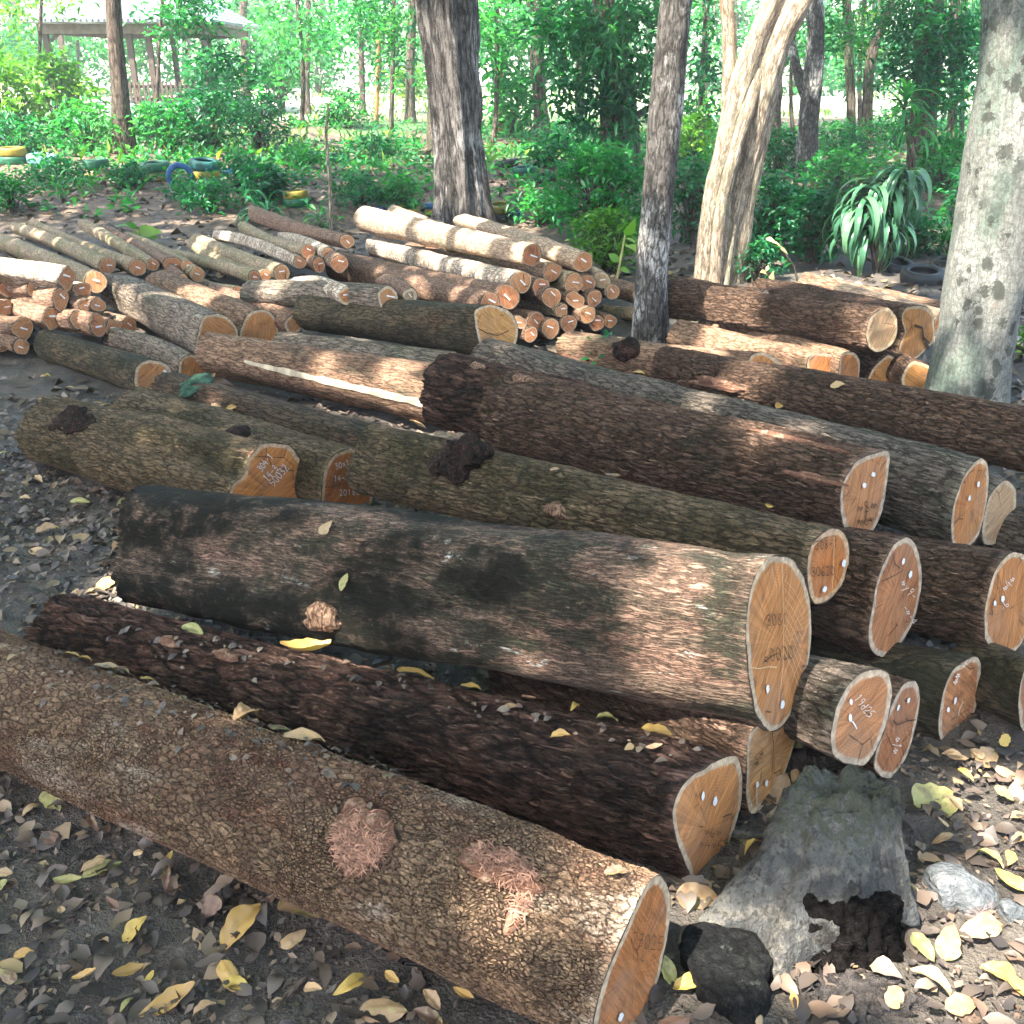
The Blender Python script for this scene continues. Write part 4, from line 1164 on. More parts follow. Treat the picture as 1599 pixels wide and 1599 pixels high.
def litter(name, N, x0, x1, y0, y1, lo, hi, det, tintp=1.0, dens=None, lift=0.012):
    x = rng.uniform(x0, x1, N); y = rng.uniform(y0, y1, N)
    dn = fbm(np.stack([x, y, 0 * x], -1) * 1.1, 55, 3)
    keep = rng.random(N) < np.clip(0.72 + 0.45 * dn, 0.2, 1)
    if dens is not None: keep &= rng.random(N) < dens(x, y)
    x, y = x[keep], y[keep]; N = len(x)
    z = gz(x, y) + lift * rng.random(N) + 0.006
    P = np.stack([x, y, z], -1)
    k = ~inside_log(P); P = P[k]; N = len(P)
    a = rng.uniform(0, 6.28, N)
    d = np.stack([np.cos(a), np.sin(a), rng.normal(0.0, 0.18, N)], -1)
    nr = np.stack([rng.normal(0, .3, N), rng.normal(0, .3, N), np.ones(N)], -1)
    L = rng.uniform(lo, hi, N)
    tag(leaf_obj(name, M_LITTER, None, P, d, nr, L, L * rng.uniform(0.42, 0.7, N), rng.random(N) ** tintp, rng.uniform(-0.1, 0.35, N), rng.uniform(-0.3, 0.5, N), det, origin=(0, 0, 0)), kind='stuff')


litter('leaf_litter', 19000, -3.3, 2.8, 0.95, 5.2, 0.018, 0.066, 2, 1.35)
litter('leaf_crumbs', 42000, -3.0, 2.4, 0.95, 4.4, 0.006, 0.026, 0, 1.2, lift=0.006)
litter('brown_leaf_litter', 22000, -9, 9, 5.0, 20, 0.06, 0.13, 0, 0.8)

# individual fallen leaves, shared mesh data
leafmesh = []
for k in range(9):
    nt_, nw = 22, 9
    t = np.linspace(0, 1, nt_)[:, None]; q = np.linspace(-1, 1, nw)[None]
    pw = [0.75, 0.9, 0.65, 1.0, 0.8, 0.7, 0.95, 0.6, 0.85][k]
    wd = np.sin(np.pi * t ** pw) ** 0.8 * np.array([0.29, 0.24, 0.33, 0.17, 0.27, 0.31, 0.14, 0.36, 0.22])[k]
    wd = wd * (1 + 0.16 * vnoise(np.stack([t * 7 + 0 * q, np.sign(q) * 3 + 0 * t, 0 * t + k + 0 * q], -1), 70 + k)) + 0.004
    xx = t - 0.5 + 0.05 * vnoise(np.stack([t * 2 + 0 * q, 0 * t + 0 * q + k, 0 * t + 0 * q], -1), 90)
    yy = q * wd + 0.10 * [0, 1, -1, .6, -.5, .3, 1.4, 0, -1][k] * (t - .5) ** 2
    curl = [0.22, -0.25, 0.12, 0.7, 0.3, -0.15, 0.9, 0.1, 0.5][k]; fold = [0.25, 0.5, 0.15, 1.0, -0.3, 0.3, 1.2, 0.2, 0.8][k]
    zz = curl * (0.25 - (t - 0.5) ** 2) * (1 if k % 2 else -1) * -1 + fold * np.abs(yy) * 0.9 + 0.055 * vnoise(np.stack([t * 6 + 0 * q, q * 2.4 + 0 * t, 0 * t + k + 0 * q], -1), 80 + k) * (0.3 + np.abs(q))
    V = np.stack([xx + 0 * q, yy, zz], -1).reshape(-1, 3)
    V[:, 2] -= np.percentile(V[:, 2], 12)
    i, j = np.meshgrid(np.arange(nt_ - 1), np.arange(nw - 1), indexing='ij')
    Q = np.stack([i * nw + j, (i + 1) * nw + j, (i + 1) * nw + j + 1, i * nw + j + 1], -1).reshape(-1, 4)
    me = bpy.data.meshes.new('fallen_leaf'); me.from_pydata(V.tolist(), [], Q.tolist()); me.materials.append(M_YEL)
    me.polygons.foreach_set('use_smooth', np.ones(len(me.polygons), bool))
    leafmesh.append(me)


def put_leaf(p, nn, size, ang, tint, label, group, k=None, roll=0.0):
    o = bpy.data.objects.new('fallen_leaf', leafmesh[k if k is not None else int(rng.integers(9))])
    COL.objects.link(o)
    z = Vector(nn).normalized()
    x = Vector((math.cos(ang), math.sin(ang), 0)); x = (x - z * x.dot(z)).normalized(); y = z.cross(x)
    from mathutils import Matrix
    M = Matrix((x, y, z)).transposed().to_4x4()
    M = M @ Matrix.Rotation(roll, 4, 'X')
    M = M @ Matrix.Scale(size, 4)
    M.translation = Vector([float(c) for c in p])
    o.matrix_world = M
    o['tint'] = float(tint)
    return tag(o, label, 'leaf', group)


TW = [(0.1, 'bright yellow'), (0.3, 'golden orange'), (0.5, 'pale tan'), (0.68, 'ochre brown'), (0.85, 'greenish yellow'), (1.0, 'rust red')]
# prominent leaves: (u, v, px length, image angle, tint index, label) lying on the ground
GL = [(213,1462,58,60,0,'bright yellow fallen leaf, broad and flat, on the dark soil at lower left'), (200,1527,56,35,1,'golden orange broad leaf below the bright yellow one at lower left'),
 (268,1575,95,35,1,'golden crinkled leaf at the bottom edge, left of the frame centre'), (108,1384,44,10,4,'greenish yellow leaf farthest left, near a curled green one'),
 (160,1368,66,30,4,'curled pale green leaf beside the greenish yellow one'), (378,1455,100,62,1,'long folded golden leaf standing on edge beside the scaly log'),
 (470,1425,80,-30,3,'ochre crumpled leaf close under the scaly log'), (360,1535,62,-55,1,'orange leaf in a small heap at the bottom left centre'), (372,1548,52,-20,0,'yellow leaf topmost in the small heap at the bottom left centre'),
 (548,1552,76,40,0,'yellow pointed leaf lying alone at the bottom, under the scaly log'), (612,1535,34,-40,1,'small golden leaf right of the yellow pointed one'),
 (725,1562,40,-30,1,'small golden leaf tucked under the scaly log at the bottom centre'), (600,1588,84,-8,3,'large tan-brown leaf cut by the bottom frame edge'),
 (85,1260,52,-60,4,'pale folded leaf standing up near the left frame edge'), (265,1350,28,70,0,'small yellow leaf leaning near the scaly log'), (40,1498,36,20,1,'tiny orange star-shaped leaf at the far left bottom'),
 (235,1535,24,70,0,'tiny yellow leaf between two broad ones at lower left'), (200,1580,32,60,4,'small greenish leaf at the bottom edge, left'),
 (125,790,34,0,4,'fresh light green leaf on the dark ground at left'), (60,755,28,-30,2,'pale leaf on the ground left of the green one'), (40,785,24,0,2,'whitish leaf fragment at the left edge'),
 (195,790,30,60,4,'olive leaf near the 50032 log'), (222,800,36,0,1,'orange leaf touching the 50032 log'), (170,918,44,20,0,'yellow leaf by the far end of the largest log'),
 (75,835,44,20,3,'brown leaf at left on bare soil'), (150,745,34,20,3,'tan leaf under the 50032 log'), (62,870,40,-10,2,'pale curled leaf at left'), (128,845,30,50,2,'pale folded leaf mid left'), (190,860,40,30,3,'brown leaf left of the largest log'),
 (1455,1255,80,20,4,'long olive-yellow leaf right of the stump top'), (1480,1268,50,15,4,'yellow-green leaf beside the long olive one'), (1505,1218,34,-60,1,'rust orange leaf near the shaded ground log'),
 (1540,1190,54,30,3,'ochre leaf near the right edge'), (1570,1215,44,-10,2,'pale leaf at the right edge, upper'), (1585,1245,40,70,2,'pale upright leaf at the right edge'),
 (1530,1460,90,15,2,'large pale leaf right of the stump'), (1480,1480,70,60,4,'folded olive leaf touching the stump'), (1440,1490,56,-60,4,'tall olive-tan leaf leaning on the stump'),
 (1450,1545,80,-40,2,'tan leaf below the leaning olive one'), (1395,1565,52,40,2,'small pale-tan leaf at the foot of the stump'), (1560,1530,70,-20,1,'orange leaf at the right edge below the pale one'),
 (1590,1555,70,-40,0,'yellow leaf cut by the lower right frame edge'), (1580,1390,70,-30,0,'yellow leaf beside the grey rock'), (1545,1350,50,-40,4,'yellow-green leaf above the grey rock'),
 (1500,1580,60,10,3,'brown-tan leaf at the bottom right'), (1075,1545,58,15,0,'yellow-green leaf right of the scaly log end'), (1040,1525,60,-60,4,'pale olive leaf between the log end and the dark wood block'),
 (1180,1585,60,-70,2,'tan leaf at the bottom edge under the stump'), (1090,1410,80,0,3,'pinkish-brown leaf under the teardrop end'), (1215,1245,70,60,3,'ochre leaf standing against the double end'),
 (1245,1170,36,50,4,'green-yellow leaf between the double end and the stump'), (1165,1312,30,-60,0,'small yellow leaf in the gap left of the stump'), (1420,1400,44,-50,3,'brown leaf stuck at the right foot of the stump'),
 (1590,1320,40,20,2,'pale leaf at the right edge middle'), (1470,1320,44,20,3,'tan-brown leaf behind the rock')]
for (u, v, s, an, ti, lab) in GL:
    p = on_ground(u, v); d = (p - CAM) @ FW
    put_leaf(p + np.array([0, 0, 0.016]), (rng.normal(0, .25), -0.35 + rng.normal(0, .2), 1), s / F * d * 0.92, math.radians(an), TW[ti][0] + rng.normal(0, .02), lab, 'single fallen leaves on the ground')
# leaves lying on logs: (log, u, v, px, angle, tint, label)
OL = [('A',490,1122,68,20,2,'big tan leaf on top of the scaly foreground log'), ('A',408,1060,70,70,3,'upright reddish-brown leaf on the scaly log'), ('A',455,1100,40,10,5,'dark curled leaf behind the big tan one'),
 ('A',245,1030,26,40,1,'small golden leaf on the far half of the scaly log'), ('A',115,1020,26,10,1,'golden leaf fragment left on the scaly log'), ('A',175,1020,44,5,2,'pale strip of leaf on the scaly log'),
 ('A',150,985,22,10,1,'tiny gold leaf near the dark log tip'), ('A',960,1370,42,10,5,'rusty leaf near the cut end of the scaly log'), ('A',190,1045,30,0,5,'dark leaf scrap on the scaly log'),
 ('B',478,1012,78,25,1,'long golden leaf on the dark crumbly log'), ('B',300,990,46,-30,4,'grey-green leaf on the dark crumbly log'), ('B',650,1045,60,-15,1,'golden leaf pair under the largest log, left'),
 ('B',735,1070,34,-8,1,'golden leaf edge under the largest log, middle'), ('B',897,1108,32,60,0,'bright gold leaf on the dark crumbly log'), ('B',825,1087,22,10,5,'red-orange leaf under the largest log'),
 ('B',877,1152,32,5,1,'small tan-yellow leaf lying flat on the dark crumbly log'), ('B',948,1130,38,15,4,'thin yellow curled leaf on the dark crumbly log'), ('B',1030,1136,52,-15,1,'long ochre leaf near the teardrop end'),
 ('B',1022,1172,26,10,2,'pale scrap on the dark crumbly log'), ('B',800,1110,22,10,3,'tan scrap on the dark crumbly log'),
 ('C',512,828,30,60,2,'whitish leaf stuck on the algae-stained bark'), ('C',541,908,30,60,4,'small green leaf stuck on the algae-stained bark'),
 ('G',365,638,20,0,1,'small yellow leaf on the mossy log, right'), ('G',340,636,22,0,3,'tan leaf on the mossy log, left'), ('E',152,632,14,40,1,'tiny yellow leaf on the gnarled log'),
 ('Hh',336,582,12,80,2,'tiny white-green leaf at the peeled log end'), ('Hh',655,655,26,20,3,'brown leaf at the end of the peeled strip'), ('D',700,672,40,-10,5,'rusty leaf wedged behind the big burl'),
 ('O',1205,785,14,80,0,'tiny yellow leaf under the thick brown top log'), ('D',958,748,24,-10,5,'orange-brown leaf on the olive ridged log'), ('D',868,738,16,-5,3,'tan scrap on the olive ridged log'),
 ('R',1310,605,22,-10,2,'pale tan leaf on the long brown right log'), ('R',1220,630,14,0,1,'tiny yellow leaf on the long brown right log'), ('N',1000,572,20,-20,1,'yellow leaf on the grey-green ridged log'),
 ('Vv',1160,535,12,0,5,'reddish leaf below the round-ended log'), ('M',545,452,12,20,1,'tiny leaf above the black-barked log')]
for (lk, u, v, s, an, ti, lab) in OL:
    p, nn = LOGS[lk].hit(u, v, 0.012); d = (p - CAM) @ FW
    up_ = nrm(nn * 0.8 + np.array([0, -0.1, 0.35]))
    put_leaf(p, up_, s / F * d * 1.0, math.radians(an), TW[ti][0] + rng.normal(0, .02), lab, 'fallen leaves lying on the logs')
# minor leaves scattered about; nothing tells those of one colour in one patch apart
ZN = [('on the litter along the left frame edge', -3.0, -1.2, 2.6, 5.5, 60), ('on the dark soil in front of the scaly log', -1.3, 0.4, 1.15, 2.0, 26), ('on the litter right of the dead stump', 0.85, 1.9, 1.35, 3.0, 60),
      ('on the litter between the stump and the log ends', 0.3, 0.75, 1.3, 2.2, 12), ('among the crumbled brown litter in the left foreground', -1.25, 0.3, 1.1, 1.9, 46)]
for (w_, x0, x1, y0, y1, N) in ZN:
    P = np.stack([rng.uniform(x0, x1, N), rng.uniform(y0, y1, N), np.zeros(N)], -1); P[:, 2] = gz(P[:, 0], P[:, 1]) + 0.025
    P = P[~inside_log(P, 0.03)]
    for p in P:
        ti = int(rng.choice([0, 1, 1, 2, 2, 2, 3, 3, 4])) if 'crumbled' not in w_ else int(rng.choice([3, 5, 5, 5]))
        nm = TW[ti][1]
        put_leaf(p, (rng.normal(0, .3), rng.normal(-.15, .3), 1), rng.uniform(0.025, 0.062), rng.uniform(0, 6.28), TW[ti][0] + rng.normal(0, .03),
                 'small %s leaf %s' % (nm, w_), 'small %s leaves %s' % (nm, w_))

# crumbs and dust of dead leaves on the scaly log
def debris(L, pts, name):
    P, D, N_ = [], [], []
    for (u, v) in pts:
        p, nn = L.hit(u, v, 0.006)
        P.append(p + rng.normal(0, .004, 3)); a = rng.normal(size=3); D.append(a - nn * (a @ nn) * 0.9); N_.append(nn + rng.normal(0, .25, 3))
    N = len(P); l = rng.uniform(0.008, 0.032, N)
    tag(leaf_obj(name, M_LITTER, L.root, np.array(P), np.array(D), np.array(N_), l, l * 0.6, rng.random(N), 0.15, 0.2, 1), kind='stuff')


pts = [(np.interp(t, [0, 1], [60, 620]) + rng.normal(0, 30), np.interp(t, [0, 1], [990, 1180]) + abs(rng.normal(0, 42))) for t in rng.random(230)]
debris(A_, pts, 'leaf_crumbs')
debris(LOGS['B'], [(rng.uniform(200, 1050), 0) for _ in range(0)] or [(x, np.interp(x, [150, 600, 1100], [975, 1050, 1170]) + abs(rng.normal(0, 16))) for x in rng.uniform(150, 1100, 90)], 'leaf_crumbs')

# ------------------------------------------------------------------ dead stump, dark block, rocks
def surf_rings(name, rings, mat, parent, nseg=90, sub=50, amp=0.02, sc=0.06, seed=3, harm=None, capbot=True, pit=0.0):
    """rings: (cx, cy, z, rx, ry); smooth lofted, noisy"""
    R = smooth_path(np.array(rings, float), sub)
    ph = np.linspace(0, 2 * np.pi, nseg, endpoint=False)
    V = []
    for k, (cx, cy, z, rx, ry) in enumerate(R):
        s = k / (sub - 1)
        hh = harm(ph, s) if harm else 1.0
        V.append(np.stack([cx + rx * np.cos(ph) * hh, cy + ry * np.sin(ph) * hh, z + 0 * ph], -1))
    V = np.array(V)
    c = V.mean(1, keepdims=True)
    dr = nrm(V - c)
    nz = fbm(V / sc * np.array([1, 1, 0.45]), seed, 4)
    V = V + dr * (amp * nz)[..., None]
    V[..., 2] += amp * 0.4 * fbm(V / sc, seed + 9, 3)
    m = sub
    top = np.concatenate([V[-1:] * 0.55 + c[-1:] * 0.45 + np.array([0, 0, -pit])], 0)
    V = np.concatenate([V, top], 0); m += 1
    Vf = np.concatenate([V.reshape(-1, 3), [V[-1].mean(0) + np.array([0, 0, -pit * 1.3])]])
    i, j = np.meshgrid(np.arange(m - 1), np.arange(nseg), indexing='ij'); j2 = (j + 1) % nseg
    Q = np.stack([i * nseg + j, i * nseg + j2, (i + 1) * nseg + j2, (i + 1) * nseg + j], -1).reshape(-1, 4)
    jj = np.arange(nseg)
    T = np.stack([(m - 1) * nseg + jj, (m - 1) * nseg + (jj + 1) % nseg, np.full(nseg, m * nseg)], 1)
    return mk(name, Vf, [Q, T], mat, parent, {'bc': ('FLOAT_VECTOR', 'POINT', Vf)})


n = NT('weathered_dead_wood')
c = n.attr('bc').outputs['Vector']
gr = n.noise(n.scale(c, (1, 1, 0.16)), 75, 6, 0.7, 0.6)
bg = n.noise(c, 8, 5, 0.6); b3 = n.noise(c, 22, 5, 0.65)
col = n.mix(n.mr(bg, 0.36, 0.62), (0.042, 0.042, 0.04), (0.105, 0.103, 0.096))
col = n.mix(n.mr(b3, 0.5, 0.66), col, (0.15, 0.135, 0.112))
col = n.mix(n.mr(gr, 0.52, 0.36, 0, 0.85), col, (0.03, 0.026, 0.022))
col = n.mix(n.mr(n.noise(c, 5.5, 5, 0.65), 0.56, 0.64), col, (0.014, 0.012, 0.011))
sepz = n.n('SeparateXYZ'); n.l(c, sepz.inputs[0])
mossm = n.math('MULTIPLY', n.mr(n.math('ADD', sepz.outputs[2], n.math('MULTIPLY', bg, 0.12)), 0.22, 0.3), n.mr(n.noise(c, 45, 4, 0.7), 0.38, 0.55))
col = n.mix(mossm, col, (0.058, 0.06, 0.04))
n.bsdf(col, 0.9, n.bump(n.math('ADD', n.math('ADD', gr, b3), n.noise(c, 120, 4)), 0.012), 0.2)
M_STUMP = n.m
sg = on_ground(1300, 1495)
stump = empty('dead_stump', (sg[0], sg[1], 0), 'weathered grey dead stump with a mossy top and a rotten hollow painted dark as shade', 'stump')
def sh(ph, s):
    k = (1 - s)
    return (1 + k ** 1.4 * (0.95 * np.exp(-((np.angle(np.exp(1j * (ph - 3.55)))) / 0.38) ** 2) + 0.55 * np.exp(-((np.angle(np.exp(1j * (ph - 4.45)))) / 0.3) ** 2)
            + 0.25 * np.exp(-((np.angle(np.exp(1j * (ph - 2.6)))) / 0.3) ** 2)) + 0.10 * np.cos(5 * ph + 4 * s) * (0.5 + k) + 0.05 * np.cos(11 * ph + 2))
sx_, sy_ = sg[0], sg[1]


def sh(ph, s):
    k = (1 - s)
    w = lambda c, d: np.exp(-((np.angle(np.exp(1j * (ph - c)))) / d) ** 2)
    return (1 + k ** 1.6 * (0.8 * w(3.4, .32) + 0.6 * w(4.2, .24) + 0.2 * w(5.9, .4)) + 0.07 * np.cos(5 * ph + 3 * s) * (0.4 + k) + 0.035 * np.cos(13 * ph + 2 + 2 * s))


o = surf_rings('trunk_shell', [(sx_ - .01, sy_ + .09, -0.06, .165, .13), (sx_ - .005, sy_ + .10, 0.03, .158, .12), (sx_ + .005, sy_ + .125, 0.1, .142, .10), (sx_ + .03, sy_ + .16, 0.17, .118, .082),
                               (sx_ + .045, sy_ + .19, 0.215, .112, .068), (sx_ + .05, sy_ + .21, 0.242, .108, .058), (sx_ + .05, sy_ + .215, 0.252, .095, .045)], M_STUMP, stump, 220, 130, 0.011, 0.06, 4, sh, pit=0.02)
co_ = np.array([v.co[:] for v in o.data.vertices])
cxy = np.array([0.0, 0.11])
ang_ = np.arctan2(co_[:, 1] - cxy[1], co_[:, 0] - cxy[0])
wf = np.exp(-((np.angle(np.exp(1j * (ang_ + 1.05)))) / 0.62) ** 2)
zc = 0.135 * wf + 0.018 * fbm(np.stack([ang_ * 6, 0 * ang_, 0 * ang_ + 2], -1), 8, 3) * (wf > .1)
low = co_[:, 2] < zc
q = (co_[:, :2] - cxy) * np.where(low, 0.62, 1.0)[:, None] + cxy
co_[:, :2] = q
co_[:, 2] = np.where(low, np.maximum(co_[:, 2], zc + 0.015), co_[:, 2])
# ragged crest
top = co_[:, 2] > 0.235
co_[top, 2] += 0.02 * fbm(co_[top] / 0.028, 17, 3)
o.data.vertices.foreach_set('co', co_.astype(np.float32).ravel()); o.data.update()
M_HOLLOW_SHADE = plain('hollow_shade_black', (0.012, 0.010, 0.009), 0.98, 0.75, 60, 0.03, 0.03)  # near-black colour stands in for the shade inside the stump
surf_rings('hollow_shade_fill', [(sx_ + .03, sy_ + .045, -0.05, .125, .085), (sx_ + .03, sy_ + .05, 0.02, .118, .08), (sx_ + .03, sy_ + .06, 0.075, .108, .07), (sx_ + .035, sy_ + .075, 0.12, .09, .06)], M_HOLLOW_SHADE, stump, 110, 50, 0.022, 0.03, 12)
M_DUFF = plain('rotten_wood_crumb', (0.075, 0.062, 0.055), 0.98, 0.6, 50, 0.03)
surf_rings('crumbled_wood', [(sx_ + .0, sy_ - .09, -0.04, .15, .06), (sx_ + .0, sy_ - .088, 0.0, .13, .05), (sx_ + .0, sy_ - .085, 0.018, .08, .03)], M_DUFF, stump, 90, 24, 0.03, 0.018, 15)
rb = MB()
g0 = on_ground(1205, 1330)
rb.tube(smooth_path([(sx_ - .06, sy_ + .17, .1), (sx_ - .12, sy_ + .16, .065), (g0[0], g0[1], .03), (g0[0] - .12, g0[1] + .05, .015)], 14), np.linspace(.022, .009, 14), 10)
o = rb.build('root', M_STUMP, stump, True)
at_ = o.data.attributes.new('bc', 'FLOAT_VECTOR', 'POINT'); at_.data.foreach_set('vector', np.array([v.co for v in o.data.vertices], np.float32).ravel())

bg_ = on_ground(1150, 1560)
tag(surf_rings('wood_block', [(bg_[0] - .005, bg_[1] + .04, -0.05, .085, .11), (bg_[0] - .005, bg_[1] + .04, 0.03, .082, .10), (bg_[0] - .01, bg_[1] + .05, 0.045, .08, .095), (bg_[0] - .015, bg_[1] + .05, 0.056, .072, .085), (bg_[0] - .015, bg_[1] + .05, 0.058, .055, .06)],
               bark('dark_wood_block', (0.004, 0.004, 0.004), (0.02, 0.02, 0.018), (0.009, 0.009, 0.009), ps=26, st=0.6, disp=0.008, plate=0.4, fib=0.5, pale=((0.12, 0.13, 0.11), 0.6, 0.68, 14)), None, 110, 60, 0.02, 0.07, 21),  # near-black colour over the whole chunk
    'dark chunk of wood lying between the foreground log end and the dead stump', 'wood block')
n = NT('pale_rock')
tc = n.n('TexCoord').outputs['Object']
r1 = n.noise(tc, 22, 6, 0.65)
col = n.mix(n.mr(r1, 0.35, 0.65), (0.055, 0.06, 0.063), (0.125, 0.13, 0.132))
col = n.mix(n.mr(n.noise(tc, 9, 4), 0.52, 0.66), col, (0.15, 0.115, 0.11))
n.bsdf(col, 0.85, n.bump(n.math('ADD', r1, n.noise(tc, 90, 4)), 0.012), 0.3)
M_ROCK = n.m
for (u, v, w_, hgt, lab, sd) in [(1508, 1415, 0.06, 0.05, 'pale bluish grey rock right of the dead stump', 31), (1592, 1455, 0.03, 0.04, 'smaller grey rock at the right frame edge by the leaves', 33)]:
    g = on_ground(u, v)
    tag(surf_rings('rock', [(g[0], g[1] + .03, -0.03, w_, w_ * .8), (g[0], g[1] + .03, hgt * .4, w_ * 1.02, w_ * .85), (g[0] - .01, g[1] + .035, hgt * .8, w_ * .75, w_ * .6), (g[0] - .01, g[1] + .035, hgt, w_ * .35, w_ * .3)],
                   M_ROCK, None, 80, 40, 0.014, 0.07, sd, lambda ph, s: 1 + .07 * np.cos(2 * ph + 1.2) + .10 * np.cos(3 * ph + 2 * s) + .06 * np.cos(5 * ph)), lab, 'rock')
# sticks on the ground
M_STICK = bark('stick_bark', (0.02, 0.015, 0.012), (0.16, 0.12, 0.09), (0.08, 0.06, 0.045), ps=60, st=0.3, disp=0.002)
for (pts_, r, lab) in [([(170, 905), (200, 895), (232, 872)], .012, 'bent grey stick by the far end of the largest log'), ([(1455, 1335), (1530, 1348), (1599, 1362)], .008, 'dark thin stick behind the grey rock'),
                       ([(425, 1585), (465, 1545), (480, 1530)], .009, 'short grey splintered stick at the bottom left'), ([(1160, 1375), (1190, 1358), (1245, 1352)], .006, 'thin twig between the teardrop end and the stump')]:
    P = np.array([on_ground(*q) + np.array([0, 0, r]) for q in pts_]); P = smooth_path(P, 14)
    V, Q, bc = tube(P, np.linspace(r, r * .55, 14) * (1 + .1 * rng.normal(size=14)), 9, None)
    tag(mk('stick', V, Q, M_STICK, None, {'bc': ('FLOAT_VECTOR', 'POINT', bc)}), lab, 'stick')
# ------------------------------------------------------------------ vegetation
FO = {
 'teal': foliage('leaves_dark_teal', [(0, (0.006, 0.06, 0.028)), (0.5, (0.016, 0.14, 0.055)), (1, (0.055, 0.26, 0.085))], 0.42),
 'mid': foliage('leaves_mid_green', [(0, (0.010, 0.095, 0.034)), (0.5, (0.03, 0.21, 0.06)), (1, (0.1, 0.33, 0.085))], 0.48),
 'lime': foliage('leaves_yellow_green', [(0, (0.035, 0.12, 0.018)), (0.5, (0.09, 0.24, 0.026)), (1, (0.26, 0.38, 0.06))], 0.45),  # yellow-green plants; on sunlit shrubs the sun is put into this colour
 'mango': foliage('leaves_long_dark', [(0, (0.012, 0.08, 0.038)), (0.6, (0.03, 0.18, 0.07)), (1, (0.12, 0.34, 0.13))], 0.42, 0.35),
 'far': foliage('leaves_distant', [(0, (0.008, 0.095, 0.04)), (0.5, (0.028, 0.19, 0.07)), (1, (0.12, 0.34, 0.1))], 0.55),
 'dracaena_shine': foliage('leaves_glossy_dracaena', [(0, (0.02, 0.08, 0.04)), (0.6, (0.05, 0.14, 0.07)), (1, (0.12, 0.24, 0.12))], 0.25, 0.28),  # paler stops put the shine of the leaves into their colour
 'straw': foliage('leaves_straw', [(0, (0.25, 0.2, 0.07)), (0.5, (0.4, 0.34, 0.14)), (1, (0.5, 0.46, 0.22))], 0.3),
}
TB = {
 'spot': bark('tree_bark_grey_lichen', (0.06, 0.06, 0.05), (0.21, 0.205, 0.18), (0.15, 0.155, 0.135), ps=26, st=0.9, disp=0.003, plate=0.06, fib=0.08,
              pale=((0.27, 0.26, 0.235), 0.5, 0.62, 3), red=((0.17, 0.12, 0.1), 0.56, 0.66, 3), moss=((0.12, 0.16, 0.125), 0.48, 0.6, 2.4), spots=((0.014, 0.017, 0.013), 17, 0.34, 0.52)),
 'mott': bark('tree_bark_dark_mottled', (0.02, 0.018, 0.016), (0.13, 0.115, 0.1), (0.05, 0.045, 0.04), ps=26, st=0.4, disp=0.006, plate=0.3, fib=0.5,
              pale=((0.46, 0.43, 0.39), 0.48, 0.58, 4.5), dark=((0.02, 0.018, 0.016), 0.54, 0.62, 3)),
 'pale': bark('tree_bark_pale_tan', (0.09, 0.065, 0.045), (0.46, 0.37, 0.27), (0.3, 0.22, 0.15), ps=20, st=0.25, disp=0.006, plate=0.2, fib=0.7,
              red=((0.33, 0.19, 0.12), 0.55, 0.68, 4), moss=((0.3, 0.29, 0.2), 0.5, 0.65, 3)),
 'flute': bark('tree_bark_fluted_grey', (0.02, 0.018, 0.016), (0.21, 0.185, 0.165), (0.1, 0.088, 0.078), ps=16, st=0.2, disp=0.012, plate=0.4, fib=0.9,
               pale=((0.42, 0.39, 0.36), 0.48, 0.6, 3), dark=((0.035, 0.03, 0.027), 0.52, 0.62, 2.2)),
 'far': bark('tree_bark_brown_grey', (0.03, 0.022, 0.017), (0.19, 0.145, 0.11), (0.1, 0.075, 0.058), ps=14, st=0.3, disp=0.012, plate=0.3, fib=0.7, moss=((0.09, 0.12, 0.06), 0.5, 0.64, 2)),
}


def at_y(u, v, y):
    r = ray(u, v)
    return CAM + r * (y / r[1])


def stems_mesh(paths):
    VV, QQ, BB, o = [], [], [], 0
    for P, r0, r1, n in paths:
        P = np.asarray(P, float)
        V, Q, b = tube(P, np.linspace(r0, r1, len(P)), n, None, rng.uniform(-5, 5, 3))
        VV.append(V); QQ.append(Q + o); BB.append(b); o += len(V)
    return np.concatenate(VV), [np.concatenate(QQ)], np.concatenate(BB)


def crown_pts(c, rad, N, flat=0.32):
    K = max(8, N // 26)
    cc = c + rng.normal(0, 1, (K, 3)).clip(-1.7, 1.7) * 0.55 * np.array([rad, rad, rad * flat])
    i = rng.integers(K, size=N)
    P = cc[i] + rng.normal(0, 1, (N, 3)) * np.array([0.42, 0.42, 0.28])
    d = rand_dir(N); d[:, 2] *= 0.35
    nr = rng.normal(0, 0.45, (N, 3)) + np.array([0, 0, 1.0])
    return P, d, nr


DEFER = []


